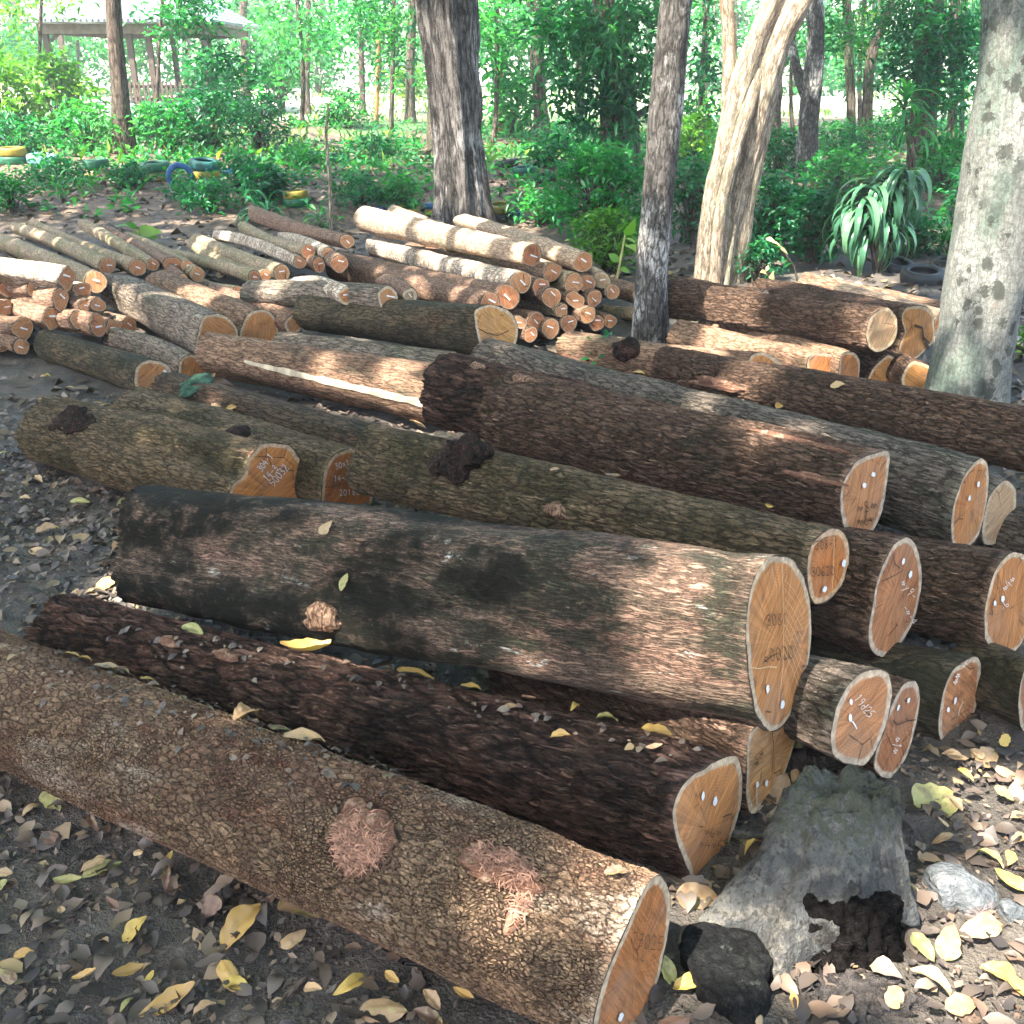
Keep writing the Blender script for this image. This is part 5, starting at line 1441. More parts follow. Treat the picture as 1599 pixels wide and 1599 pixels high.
def tree(label, pts, bk, group=None, flute=None, nseg=20, branches=(), crown=None, sprays_=(), leaf='mid', leafpx=14, per=9, cat='tree', base=None, sub=30, y=None, flare=1.0, name='tree', droop=.3, thin=.33):
    """pts: (u, v, halfwidth px) from the base up; the trunk stands at the base's distance and goes on up out of the frame"""
    b = on_ground(pts[0][0], pts[0][1]) if y is None else at_y(pts[0][0], pts[0][1], y)
    y0 = b[1]
    P = np.array([at_y(u, v, y0) for u, v, w in pts]); R = np.array([w / F * ((p - CAM) @ FW) for (u, v, w), p in zip(pts, P)])
    P[0, 2] = float(gz(P[0, 0], P[0, 1])) - 0.08
    root = empty(name, (P[0, 0], P[0, 1], P[0, 2] + 0.08), label, cat, group)
    top = P[-1] + (P[-1] - P[-2]) * 0
    dirn = nrm(P[-1] - P[-2])
    ct = crown[0] if crown else None
    Ps = smooth_path(P, sub); Rs = smooth_path(R[:, None], sub)[:, 0]
    if crown is not None:
        c = np.array(crown[0], float)
        k = np.linspace(0, 1, 16)[1:, None]
        p0 = Ps[-1]; hgt = np.linalg.norm(c - p0)
        p1 = p0 + dirn * hgt * .45
        Ps = np.concatenate([Ps, (1 - k) ** 2 * p0 + 2 * k * (1 - k) * p1 + k * k * c]); Rs = np.concatenate([Rs, Rs[-1] * (1 - .6 * k[:, 0])])
    S = np.concatenate([[0], np.cumsum(np.linalg.norm(np.diff(Ps, axis=0), axis=1))])
    Rs = Rs * (1 + 0.55 * flare * np.exp(-S / (2.2 * Rs[0])))
    V, Q, bc = tube(Ps, Rs, nseg, flute, rng.uniform(-9, 9, 3))
    c = np.repeat(Ps, nseg, 0); V = c + (V - c) * (1 + 0.10 * fbm(bc / (Rs.mean() * 1.3) * np.array([1, 1, .5]), 41, 3))[:, None]
    TV, TQ, TBc = V, Q, bc
    for br in branches:
        kind = br[0]
        bp = np.array([at_y(u, v, y0 + dy) for u, v, w, dy in br[1]]); brr = np.array([w / F * ((p - CAM) @ FW) for (u, v, w, dy), p in zip(br[1], bp)])
        bp[0] = bp[0] if kind == 'limb' else np.array([bp[0][0], bp[0][1], float(gz(bp[0][0], bp[0][1])) - .05])
        bs = smooth_path(bp, 26); rs = smooth_path(brr[:, None], 26)[:, 0]
        V, Q, bc = tube(bs, rs, 18, None, rng.uniform(-9, 9, 3))
        c = np.repeat(bs, 18, 0); V = c + (V - c) * (1 + 0.10 * fbm(bc / (rs.mean() * 1.3) * np.array([1, 1, .5]), 43, 3))[:, None]
        mk(br[0], V, [Q], TB[bk], root, {'bc': ('FLOAT_VECTOR', 'POINT', bc)})
    PP, DD, NN, LL = [], [], [], []
    stem = []
    for (u, v, rx, ry, ncl, dy) in sprays_:
        cc = at_y(u, v, y0 + dy); dpt = (cc - CAM) @ FW
        sx, sz = rx / F * dpt, ry / F * dpt
        cl = cc + rng.normal(0, 0.5, (ncl, 3)).clip(-1.1, 1.1) * np.array([sx, sx * 0.9, sz])
        sp = leafpx / F * dpt * 1.5
        p, d, nr, l = sprays(cl, per, leafpx / F * dpt, sp, droop)
        PP.append(p); DD.append(d); NN.append(nr); LL.append(l)
        k0 = Ps[np.argmin(np.linalg.norm(Ps - cc - np.array([0, 0, 2.2 + rng.random()]), axis=1))]
        for q in cl[::5]:
            stem.append((smooth_path([k0, (k0 + q) / 2 + np.array([0, 0, .15]), q], 7), 0.008, 0.002, 4))
    if crown is not None:
        c, rad, N = crown
        p, d, nr = crown_pts(np.array(c, float), rad, N)
        DEFER.append((root, p, d, nr, FO[leaf], 'crown' if not PP else 'upper_crown'))
        for k in range(7):
            a = rng.uniform(0, 6.28); q = np.array(c) + np.array([math.cos(a) * rad * .8, math.sin(a) * rad * .8, rng.uniform(-.3, .6)])
            stem.append((smooth_path([Ps[-5], (Ps[-5] + q) / 2 + np.array([0, 0, .3]), q], 8), 0.05, 0.012, 5))
    if stem:
        V, Q, bc = stems_mesh(stem)
        TQ = np.concatenate([TQ, Q[0] + len(TV)]); TV = np.concatenate([TV, V]); TBc = np.concatenate([TBc, bc])
    mk('trunk', TV, [TQ], TB[bk], root, {'bc': ('FLOAT_VECTOR', 'POINT', TBc)})
    if PP:
        p = np.concatenate(PP); N = len(p)
        leaf_obj('crown', FO[leaf], root, p, np.concatenate(DD), np.concatenate(NN), np.concatenate(LL), np.concatenate(LL) * thin, clump(p), .1, .25, 0)
    return root


def clump(p):
    return np.clip(0.45 + 0.3 * fbm(p * 1.7, 91, 2) + rng.normal(0, .16, len(p)), 0, 1)


def bush(label, u, vb, w, hgt, leafpx, ncl, leaf, per=9, name='shrub', cat='shrub', group=None, y=None, thin=0.4, droop=0.25, up=0.25, detail=0, bot=0.1, depth=0.9):
    b = on_ground(u, vb) if y is None else at_y(u, vb, y)
    b[2] = float(gz(b[0], b[1]))
    dpt = (b - CAM) @ FW
    sx, sz = w / F * dpt, hgt / F * dpt
    root = empty(name, b, label, cat, group)
    t = rng.random(ncl) ** 0.8
    a = rng.uniform(0, 6.28, ncl); rr = np.sqrt(rng.random(ncl)) * (0.35 + 0.65 * np.sin(np.pi * np.clip(t * 0.85 + 0.12, 0, 1)))
    cl = b + np.stack([np.cos(a) * rr * sx, np.sin(a) * rr * sx * depth, (bot + (1 - bot) * t) * sz], -1)
    stem = [(smooth_path([b + np.array([rng.normal(0, .04), rng.normal(0, .04), 0]), (b * .55 + q * .45) + np.array([0, 0, .12 * sz]), q], 6), 0.008 + .004 * sz, 0.002, 4) for q in cl[::2]]
    V, Q, bc = stems_mesh(stem)
    mk('stems', V, Q, TB['far'], root, {'bc': ('FLOAT_VECTOR', 'POINT', bc)})
    l0 = leafpx / F * dpt
    p, d, nr, l = sprays(cl, per, l0, l0 * 1.3, droop, up)
    leaf_obj('foliage', FO[leaf], root, p, d, nr, l, l * thin, clump(p), .12, .25, detail)
    return root


def flute3(ph, s):
    return 1 + 0.20 * np.cos(3 * ph + 1.1 * s) + 0.12 * np.cos(5 * ph - 0.7 * s + 1) + 0.05 * np.cos(9 * ph + s)


def flute1(ph, s):
    return 1 + 0.16 * np.cos(5 * ph + 0.25 * s) + 0.10 * np.cos(3 * ph + 1.0 + .1 * s) + 0.07 * np.cos(9 * ph - 0.4 * s)


# near trunks -------------------------------------------------------
tree('stout fluted grey tree trunk rising behind the middle log pile', [(722, 362, 37), (720, 300, 33), (713, 200, 33), (704, 100, 36), (698, 0, 38), (694, -60, 39)], 'flute', flute=flute1, nseg=72, sub=70,
     crown=((-0.9, 11.0, 9.0), 3.6, 1900), leaf='mid', flare=0.5)
tree('slender dark tree with mottled white patches, right of the middle pile', [(1014, 540, 27), (1017, 450, 25), (1024, 350, 24), (1033, 250, 25), (1040, 170, 27), (1049, 80, 26), (1056, 0, 25), (1060, -40, 25)], 'mott', nseg=36, sub=50,
     crown=((0.6, 5.6, 8.2), 3.2, 1500), flare=0.25)
tree('pale tan tree of several twisted stems, behind the right-hand heap', [(1128, 440, 26), (1140, 350, 25), (1158, 250, 26), (1178, 150, 29), (1205, 60, 31), (1232, 0, 32), (1250, -40, 32)], 'pale', nseg=60, sub=60, flute=flute3,
     branches=[('stem', [(1098, 432, 15, -.05), (1110, 330, 16, -.1), (1132, 230, 16, -.1), (1148, 160, 17, -.05), (1170, 90, 17, 0), (1196, 30, 17, .1), (1212, -20, 17, .15)]),
               ('stem', [(1156, 438, 11, .02), (1162, 350, 12, .0), (1180, 250, 13, -.02), (1200, 150, 13, 0), (1222, 60, 12, .05)]), ('stem', [(1118, 436, 10, -.12), (1124, 340, 11, -.16), (1146, 240, 11, -.16), (1168, 170, 11, -.12), (1186, 110, 10, -.06)]),
               ('limb', [(1136, 215, 13, 0), (1140, 120, 12, .05), (1138, 60, 11, .1), (1134, -10, 11, .15)])],
     crown=((2.1, 8.2, 8.6), 3.4, 1600), flare=0.2)
tree('big pale grey tree trunk with dark lichen spots at the right frame edge', [(1506, 628, 60), (1512, 590, 59), (1530, 500, 59), (1548, 400, 60), (1564, 300, 61), (1580, 200, 62), (1590, 100, 60), (1598, 0, 59), (1601, -40, 59)], 'spot', nseg=56, sub=60,
     crown=((2.9, 5.0, 8.4), 3.4, 1600), flare=0.12)
tree('straight slim grey tree in front of the pavilion at left', [(194, 238, 15), (190, 180, 14), (184, 100, 13), (178, 30, 12), (176, -30, 12)], 'far', nseg=20, crown=((-7.2, 17.2, 8.5), 3.4, 1200), sprays_=[(300, 25, 50, 35, 40, -.6), (360, 110, 55, 50, 50, -.4)], leaf='teal', leafpx=13)
tree('dark tree directly behind the fluted trunk, with a spreading root', [(682, 240, 14), (680, 180, 12), (676, 90, 12), (670, 0, 12)], 'far', branches=[('root', [(640, 243, 2, -.3), (665, 236, 6, -.15), (684, 222, 9, 0)])], crown=((-1.6, 19, 9), 3.2, 900), sprays_=[(610, 60, 55, 60, 40, .5), (540, 30, 60, 40, 40, .5)], leaf='far', leafpx=12)
tree('pale curved tree seen between the fluted trunk and the long-leaved tree', [(848, 216, 12), (842, 150, 10), (838, 90, 11), (845, 40, 12), (832, 0, 11)], 'far', crown=((0.8, 22, 9), 3.2, 800), sprays_=[(800, 50, 60, 60, 45, -.5), (760, 20, 40, 30, 20, -.5), (870, 40, 50, 50, 35, .3)], leaf='mid', leafpx=13)
tree('dark tree hung with long drooping leaves, left of the slender mottled tree', [(962, 282, 26), (965, 200, 24), (958, 100, 20), (945, 20, 16), (940, -30, 15)], 'far', nseg=26, flute=flute1,
     branches=[('limb', [(975, 190, 9, 0), (995, 180, 6, -.1), (1020, 165, 5, -.2)])],
     sprays_=[(930, 60, 75, 70, 62, -.7), (985, 60, 50, 75, 52, -.8), (900, 120, 60, 60, 36, -.4), (985, 150, 40, 60, 36, -.7), (935, 185, 45, 40, 18, -.6), (890, 30, 50, 40, 40, -.3)], crown=((1.4, 15.5, 8), 3.0, 900), leaf='mango', leafpx=21, per=10, droop=0.75, thin=.24)
tree('grey forked tree with a dark foot, right of the pale twisted stems', [(1258, 275, 17), (1262, 200, 15), (1268, 130, 16), (1274, 60, 14), (1272, 0, 13)], 'mott', branches=[('limb', [(1258, 150, 9, 0), (1240, 90, 7, .1), (1232, 30, 6, .2)])], crown=((4.6, 17, 9), 3.2, 900), sprays_=[(1310, 40, 60, 50, 45, .6), (1225, 60, 35, 50, 22, .8)], leaf='mid', leafpx=12)
tree('thin dark tree just right of the pale twisted stems', [(1206, 232, 11), (1210, 170, 10), (1214, 100, 9), (1222, 20, 9)], 'far', crown=((4.4, 21, 9), 3, 700), leaf='mid')
tree('thin straight tree far right, left of a leaning one', [(1328, 230, 7), (1329, 170, 7), (1326, 100, 7), (1322, 0, 7)], 'far', crown=((8, 24, 9), 3, 700), sprays_=[(1345, 50, 40, 40, 30, .5)], leaf='lime', leafpx=10)
tree('thin dark tree leaning right under the foliage at far right', [(1354, 228, 9), (1355, 160, 8), (1360, 90, 8), (1378, 40, 8), (1395, 0, 8)], 'far', crown=((9, 23, 9), 3, 700), leaf='far')
tree('dark leaf-clad tree behind the dracaena', [(1436, 285, 18), (1440, 200, 19), (1448, 100, 21), (1452, 0, 22)], 'far', nseg=24, sprays_=[(1440, 60, 55, 60, 70, -.6), (1400, 30, 50, 50, 50, -.4), (1490, 70, 45, 60, 55, -.3), (1465, 140, 45, 40, 40, -.5), (1410, 100, 40, 40, 26, -.3)], crown=((7.2, 16.5, 8), 3, 900), leaf='teal', leafpx=14)
tree('dim small tree trunk left of the spotted tree', [(1483, 238, 7), (1487, 190, 7), (1490, 120, 7), (1492, 0, 7)], 'far', crown=((11, 22, 8.5), 3, 600), leaf='mid')
tree('leafy tree at the far left edge', [(26, 122, 10), (24, 70, 9), (22, 0, 9)], 'far', sprays_=[(10, 40, 30, 50, 30, -.5), (40, 70, 25, 40, 24, -.5)], crown=((-17, 32, 9), 4, 600), leaf='lime', leafpx=9)
for (u, vb, w, lab) in [(566, 182, 5, 'thin dark tree beside the orange stake, far off'), (641, 192, 8, 'reddish-brown tree left of the fluted trunk, far off'), (118, 118, 8, 'pale tree seen through the pavilion at left'),
                        (292, 130, 7, 'tree behind the pavilion railing'), (384, 165, 7, 'tree at the right corner of the pavilion'), (1100, 175, 6, 'faint far tree left of the pale twisted stems'),
                        (480, 178, 5, 'slim far tree in the bright clearing at left centre'), (1540, 225, 6, 'slim far tree hidden beside the spotted trunk'), (905, 205, 6, 'slim far tree beside the long-leaved tree')]:
    tree(lab, [(u, vb, w), (u - 1, vb - 70, w * .95), (u + rng.uniform(-5, 5), vb - 150, w * .9), (u + rng.uniform(-8, 8), -30, w * .85)], 'far', 'slim trees in the far clearing', nseg=12, sub=16,
         sprays_=[(u + rng.uniform(-20, 20), rng.uniform(10, 60), 45, 40, 26, rng.uniform(-.5, .5))], leaf='far', leafpx=10)

# far rows of leafy trees closing the view
for k, u in enumerate(np.linspace(-60, 1660, 28)):
    yy = 38 + 14 * rng.random(); u = u + rng.uniform(-25, 25)
    pb = at_y(u, 160, yy); pb[2] = float(gz(pb[0], pb[1])); v0 = float(proj(pb[None])[1][0])
    sp = [(u + rng.normal(0, 35), rng.uniform(-10, v0 - 35), 66, 36, 30, rng.uniform(-1, 1)) for _ in range(4)]
    if rng.random() < 0.6: sp.append((u + rng.normal(0, 30), v0 - 12, 60, 18, 22, -.5))
    tree('pale green leafy tree in the sunlit row closing the view', [(u, v0, 2.6), (u + rng.uniform(-6, 6), v0 - 60, 2.3), (u + rng.uniform(-14, 14), -40, 2)], 'far', 'leafy trees in the row closing the view', nseg=8, sub=10, y=yy,
         sprays_=sp, leaf='far', leafpx=12, per=8, thin=.5)

# stakes, sapling
M_STAKE = plain('orange_brown_stake', (0.33, 0.13, 0.045), 0.8, 0.2, 10)
for (u, v0, v1, w, lab) in [(588, 192, 40, 3, 'thin orange-brown stake in the clearing left of the fluted trunk'), (781, 212, 105, 3.5, 'orange-brown stake right of the fluted trunk')]:
    b = on_ground(u, v0); P = np.array([at_y(u + (v0 - v) * .02, v, b[1]) for v in np.linspace(v0 + 2, v1, 8)])
    V, Q, bc = tube(P, w / F * ((b - CAM) @ FW), 8)
    tag(mk('stake', V, Q, M_STAKE), lab, 'stake')
tree('thin bare sapling stem left of the middle pile', [(517, 362, 3), (516, 300, 3), (512, 250, 2.6), (509, 205, 2.4), (512, 180, 2)], 'pale', nseg=8, sub=20, flare=.1, sprays_=[(520, 185, 22, 14, 8, 0)], leaf='mid', leafpx=10, cat='sapling', name='sapling')

# low boughs hanging into view, each with the tree it grows on
for (u, w, yy, lf, lp, lab, spr) in [
    (470, 6, 24, 'mid', 16, 'slim tree with low leafy boughs hanging over the clearing, left of centre', [(450, 20, 70, 40, 26), (500, 70, 55, 40, 18), (430, 90, 40, 40, 12)]),
    (610, 6, 22, 'teal', 16, 'slim tree with dark boughs just left of the fluted trunk', [(590, 30, 60, 40, 22), (630, 80, 35, 50, 14)]),
    (770, 6, 20, 'mid', 19, 'slim tree with big drooping leaves right of the fluted trunk', [(775, 40, 45, 50, 20), (800, 130, 40, 50, 16), (760, 100, 25, 40, 8)]),
    (1095, 6, 19, 'teal', 18, 'slim dark-leaved tree between the mottled and the pale twisted trees', [(1090, 50, 30, 60, 18), (1100, 130, 25, 50, 12)]),
    (1240, 5, 21, 'mid', 15, 'slim tree with fine leaves above the grey forked tree', [(1235, 20, 50, 40, 20), (1300, 70, 45, 40, 16)]),
    (1345, 6, 23, 'teal', 15, 'slim dark-leaved tree above the far pale house', [(1350, 30, 60, 40, 24), (1390, 90, 40, 50, 16), (1330, 110, 30, 30, 8)]),
    (1500, 6, 18, 'teal', 18, 'slim dark-leaved tree just left of the spotted trunk', [(1490, 30, 50, 50, 26), (1515, 120, 30, 60, 18), (1470, 170, 35, 40, 12)]),
    (245, 5, 20, 'mid', 15, 'slim tree whose boughs hang across the pavilion roof', [(290, 15, 40, 30, 20), (255, 40, 26, 30, 10)]),
    (60, 5, 21, 'lime', 14, 'slim tree with pale boughs at the upper left corner', [(20, 20, 40, 30, 14), (90, 10, 40, 14, 8)]),
    (905, 6, 22, 'mid', 17, 'slim tree with pale leaves behind the long-leaved tree', [(890, 60, 40, 60, 18), (860, 130, 30, 40, 10)])]:
    pb = at_y(u, 200, yy); pb[2] = float(gz(pb[0], pb[1])); v0 = float(proj(pb[None])[1][0])
    tree(lab, [(u, v0, w * .65), (u + rng.uniform(-6, 6), v0 - 90, w * .6), (u + rng.uniform(-14, 14), -40, w * .5)], 'far', 'slim trees with low boughs behind the yard', nseg=10, sub=14, y=yy,
         sprays_=[(a, b, c, d, n_, rng.uniform(-.6, .6)) for a, b, c, d, n_ in spr], leaf=lf, leafpx=lp, per=9, thin=.36, droop=.5)

# shrubs -----------------------------------------------------------
SH = [
 ('bright yellow-green leafy shrub at the left edge', 20, 225, 60, 130, 15, 90, 'lime'), ('sunlit yellow-green shrub in front of the pavilion', 100, 218, 65, 115, 15, 110, 'lime'),
 ('darker green shrub under the sunlit one at left', 140, 240, 60, 70, 12, 70, 'mid'), ('low dark shrub at the left frame edge near the tyres', 30, 250, 50, 60, 12, 60, 'teal'),
 ('dense dark shrub right of the slim grey tree', 265, 240, 55, 70, 11, 90, 'mid'), ('broad dark shrub before the pavilion railing', 330, 240, 65, 90, 12, 110, 'teal'), ('dark bushy shrub under the pavilion roof corner', 345, 190, 45, 95, 14, 70, 'teal'),
 ('dark shrub left of the sunlit clearing', 405, 235, 55, 75, 11, 90, 'teal'), ('leafy shrub under the far bright trees at left centre', 440, 175, 50, 120, 13, 60, 'mid'),
 ('low shrub by the bare sapling', 470, 262, 40, 30, 10, 36, 'mid'), ('pale green tree-like shrub left of the orange stake', 500, 150, 55, 90, 12, 50, 'far'),
 ('small leafy shrub left of the fluted trunk', 640, 175, 30, 60, 11, 34, 'lime'), ('shrub with large pale leaves right of the fluted trunk', 800, 215, 36, 75, 17, 40, 'mid'),
 ('lacy green shrub in front of the long-leaved tree', 935, 380, 85, 135, 15, 210, 'mid'), ('lower lacy shrub left of the slender mottled tree', 950, 425, 60, 90, 13, 110, 'lime'),
 ('dark shrub behind the slender mottled tree', 1075, 380, 40, 120, 14, 80, 'teal'), ('sunlit low shrub left of the pale twisted stems', 1078, 250, 34, 60, 12, 50, 'lime'),
 ('dark fern-like shrub right of the pale twisted stems', 1205, 400, 55, 110, 14, 130, 'teal'), ('leafy shrub between the tyres and the dracaena', 1265, 410, 60, 100, 14, 140, 'teal'),
 ('low shrub in front of the grey forked tree', 1310, 300, 55, 60, 11, 70, 'mid'), ('shrub under the far pale house', 1310, 235, 60, 40, 9, 60, 'mid'), ('dense shrub right of the dracaena', 1470, 300, 55, 80, 12, 90, 'mid'),
 ('dark shrub beside the spotted trunk', 1505, 380, 45, 110, 13, 100, 'teal'), ('low shrub left of the spotted trunk, by the black tyres', 1420, 400, 50, 60, 13, 70, 'teal'),
 ('sprawling shrub along the tyre row at centre', 560, 320, 60, 40, 12, 60, 'teal'), ('leafy shrub by the blue tyres left of the fluted trunk', 632, 328, 30, 45, 13, 34, 'mid'),
 ('shrub right of the fluted trunk by the blue tyre', 845, 350, 50, 50, 12, 60, 'mid'), ('strappy dark plant among the yellow tyres', 420, 312, 46, 42, 16, 50, 'teal'),
 ('dark shrub behind the back poles', 330, 330, 60, 40, 11, 60, 'teal'), ('low green plant on the bank at the far left', 20, 330, 40, 50, 12, 46, 'mid'), ('low dark plant behind the left tyres', 90, 290, 60, 34, 12, 56, 'teal'),
 ('shrub in the bright gap right of the long-leaved tree', 1090, 215, 40, 60, 10, 50, 'far'), ('leafy shrub far right behind the leaning tree', 1400, 235, 50, 60, 10, 60, 'mid'), ('shrub with pale leaves beyond the spotted trunk', 1540, 260, 40, 70, 10, 60, 'mid'),
 ('yellow-leaved plant right of the spotted trunk', 1597, 560, 14, 46, 12, 10, 'lime'), ('small dark shrub at the foot of the pale twisted stems', 1180, 440, 40, 60, 12, 50, 'teal'),
 ('dark low shrub half hiding the green and cream tyres', 200, 292, 34, 26, 11, 40, 'teal'), ('dark low shrub in front of the upright blue tyre', 300, 312, 40, 26, 11, 40, 'teal'), ('leafy clump behind the low blue tyre', 380, 290, 40, 40, 12, 50, 'teal'),
 ('bushy dark shrub beyond the tyres, right of the slim grey tree', 240, 225, 40, 50, 11, 50, 'teal'), ('dark bush in the shade left of the fluted trunk', 590, 260, 60, 40, 11, 60, 'teal'), ('dark bush behind the diagonal tyre row', 860, 262, 50, 44, 12, 60, 'teal'),
 ('shaded bush right of the grey forked tree', 1310, 262, 50, 50, 11, 60, 'teal'), ('shaded bush left of the grey forked tree', 1215, 270, 40, 56, 11, 56, 'teal'),
 ('leafy shrub in front of the bright clearing, left of the stake', 545, 200, 40, 50, 11, 46, 'mid'), ('low bush at the foot of the pale curved tree', 880, 225, 50, 36, 10, 50, 'teal'),
 ('green bush between two far trunks right of the twisted stems', 1165, 250, 40, 60, 11, 50, 'mid'),
]
for (lab, u, vb, w, hg, lp, nc, lf) in SH:
    bush(lab, u, vb, w, hg, lp, nc, lf)

# herbs
def stalk_plant(label, pts, leaves_, mat, wpx=2.2, name='young_plant', y=None, thin=.45):
    b = on_ground(*pts[0]) if y is None else at_y(*pts[0], y)
    P = smooth_path([at_y(u, v, b[1]) for u, v in pts], 16)
    root = empty(name, b, label, 'plant')
    V, Q, bc = tube(P, np.linspace(wpx, wpx * .6, 16) / F * ((b - CAM) @ FW), 7)
    mk('stem', V, Q, FO['straw'] if mat == 'lime' else TB['far'], root, {'bc': ('FLOAT_VECTOR', 'POINT', bc), 'lv': ('FLOAT', 'FACE', np.full(len(Q), .8))})
    A = np.array([at_y(u0, v0, b[1]) for u0, v0, u1, v1 in leaves_]); E = np.array([at_y(u1, v1, b[1] + rng.uniform(-.15, .1)) for u0, v0, u1, v1 in leaves_])
    L = np.linalg.norm(E - A, axis=1)
    nr = np.tile(np.array([0.1, -0.7, .6]), (len(A), 1)) + rng.normal(0, .25, (len(A), 3))
    leaf_obj('leaves', FO[mat], root, A, E - A, nr, L, L * thin, np.clip(rng.normal(.65, .2, len(A)), 0, 1), .1, .2, 1)


stalk_plant('tall young plant with three broad yellow-green leaves, right of the middle pile', [(962, 440), (970, 400), (976, 366)], [(976, 368, 992, 342), (976, 372, 994, 380), (974, 384, 996, 392), (966, 420, 985, 425), (968, 410, 950, 395)], 'lime')
bush('small dark leafy sprout growing before the end faces of the middle pile', 953, 536, 26, 62, 15, 13, 'teal', per=6, name='young_plant', cat='plant', y=5.5, thin=.5, droop=.5)
stalk_plant('bright palmate seedling among the back poles at left', [(214, 385), (216, 370), (214, 358)], [(214, 358, 178, 352), (214, 358, 196, 347), (214, 360, 205, 375), (216, 362, 252, 362), (216, 362, 246, 372), (216, 364, 240, 384), (216, 360, 232, 352)], 'lime')
stalk_plant('pale feathery dry shoot in front of the twisted stems', [(1088, 420), (1100, 360), (1122, 300), (1135, 270)], [(1122, 300, 1105, 284), (1124, 296, 1142, 284), (1130, 284, 1120, 262), (1135, 270, 1158, 246), (1135, 270, 1152, 262), (1132, 276, 1162, 260), (1126, 292, 1110, 296), (1135, 270, 1140, 245)], 'straw', 1.6, thin=.14)
stalk_plant('arching dry yellow stem behind the right-hand heap', [(1246, 440), (1236, 410), (1212, 384), (1196, 372)], [(1196, 372, 1210, 378), (1200, 376, 1220, 384), (1212, 384, 1232, 398), (1222, 394, 1214, 388)], 'straw', 1.8, thin=.25)
stalk_plant('small reddish-white weed in front of the dark heap log', [(1205, 446), (1200, 434), (1196, 424)], [(1200, 434, 1210, 426), (1198, 430, 1188, 424), (1196, 424, 1200, 414)], 'straw', 1.2)


def strap_plant(label, u, vb, hpx, centres, n, lpx, wr, mat, droop, name, cat='plant', y=None, elmax=1.25):
    b = on_ground(u, vb) if y is None else at_y(u, vb, y)
    root = empty(name, b, label, cat)
    dpt = (b - CAM) @ FW
    paths = []; VV = []; QQ = []; lvs = []; o = 0
    for (cu, cv, k, dr) in centres:
        c = at_y(cu, cv, b[1]); paths.append((smooth_path([b, (b + c) / 2 + np.array([.03, 0, 0]), c], 10), 0.03, 0.015, 8))
        for q in range(k):
            a = rng.uniform(0, 6.28); el = rng.uniform(0.0, elmax)
            l = lpx / F * dpt * rng.uniform(.65, 1.15); w = l * wr
            hd = np.array([math.cos(a), math.sin(a), 0]); s = np.linspace(0, 1, 9)
            ang = el - dr * (s ** 1.1) * rng.uniform(.8, 1.25)
            st = l / 8
            pos = [c + np.array([0, 0, rng.normal(0, .05)])]
            for t in ang[:-1]:
                pos.append(pos[-1] + st * (hd * math.cos(t) + np.array([0, 0, 1]) * math.sin(t)))
            pos = np.array(pos); sd = np.cross(hd, [0, 0, 1.0]); T = nrm(np.gradient(pos, axis=0)); up_ = np.cross(sd, T)
            ww = w * np.array([.35, .7, .95, 1, .98, .85, .65, .35, .02])[:, None] * .5
            VV += [pos + sd * ww + up_ * ww * .35, pos, pos - sd * ww + up_ * ww * .35]
            i = np.arange(8)
            QQ.append(np.concatenate([np.stack([i, i + 1, i + 10, i + 9], 1), np.stack([i + 9, i + 10, i + 19, i + 18], 1)]) + o); o += 27
            lvs.append(np.full(16, rng.random()))
    V, Q, bc = stems_mesh(paths)
    mk('stem', V, Q, TB['far'], root, {'bc': ('FLOAT_VECTOR', 'POINT', bc)})
    mk('leaves', np.concatenate(VV), [np.concatenate(QQ)], FO[mat], root, {'lv': ('FLOAT', 'FACE', np.concatenate(lvs))})


strap_plant('dracaena with long drooping glossy leaves shining white, behind the right-hand heap', 1368, 425, 0, [(1342, 325, 44, 2.7), (1385, 300, 52, 2.7), (1412, 282, 40, 2.6), (1362, 305, 36, 2.7), (1375, 345, 34, 2.7), (1350, 362, 26, 2.7)], 0, 88, .115, 'dracaena_shine', 2.8, 'dracaena', elmax=.6)
strap_plant('spiky upright dracaena rosette on a stalk above the drooping one', 1420, 320, 0, [(1412, 165, 34, 1.3), (1425, 205, 24, 1.9)], 0, 62, .1, 'mid', 1.3, 'dracaena')
strap_plant('fine grassy tuft left of the spotted trunk', 1480, 400, 0, [(1480, 375, 60, 1.6), (1470, 385, 40, 1.4)], 0, 70, .035, 'mid', 1.6, 'grass_tuft')
strap_plant('strap-leaved tuft behind the back poles, left of the sapling', 410, 345, 0, [(400, 335, 26, 2.0), (420, 330, 20, 2.0)], 0, 50, .1, 'teal', 2, 'strap_plant')
strap_plant('strap-leaved tuft beside the bare sapling', 500, 355, 0, [(500, 345, 30, 1.9)], 0, 46, .07, 'mid', 2, 'strap_plant')
strap_plant('pale strappy tuft in front of the left tyres', 110, 300, 0, [(95, 292, 26, 1.9), (125, 292, 26, 1.9)], 0, 42, .07, 'mid', 2, 'strap_plant')
strap_plant('banana-like plant with upright leaves before the pavilion', 75, 170, 0, [(76, 130, 7, .5)], 0, 55, .25, 'mid', .5, 'banana_plant')

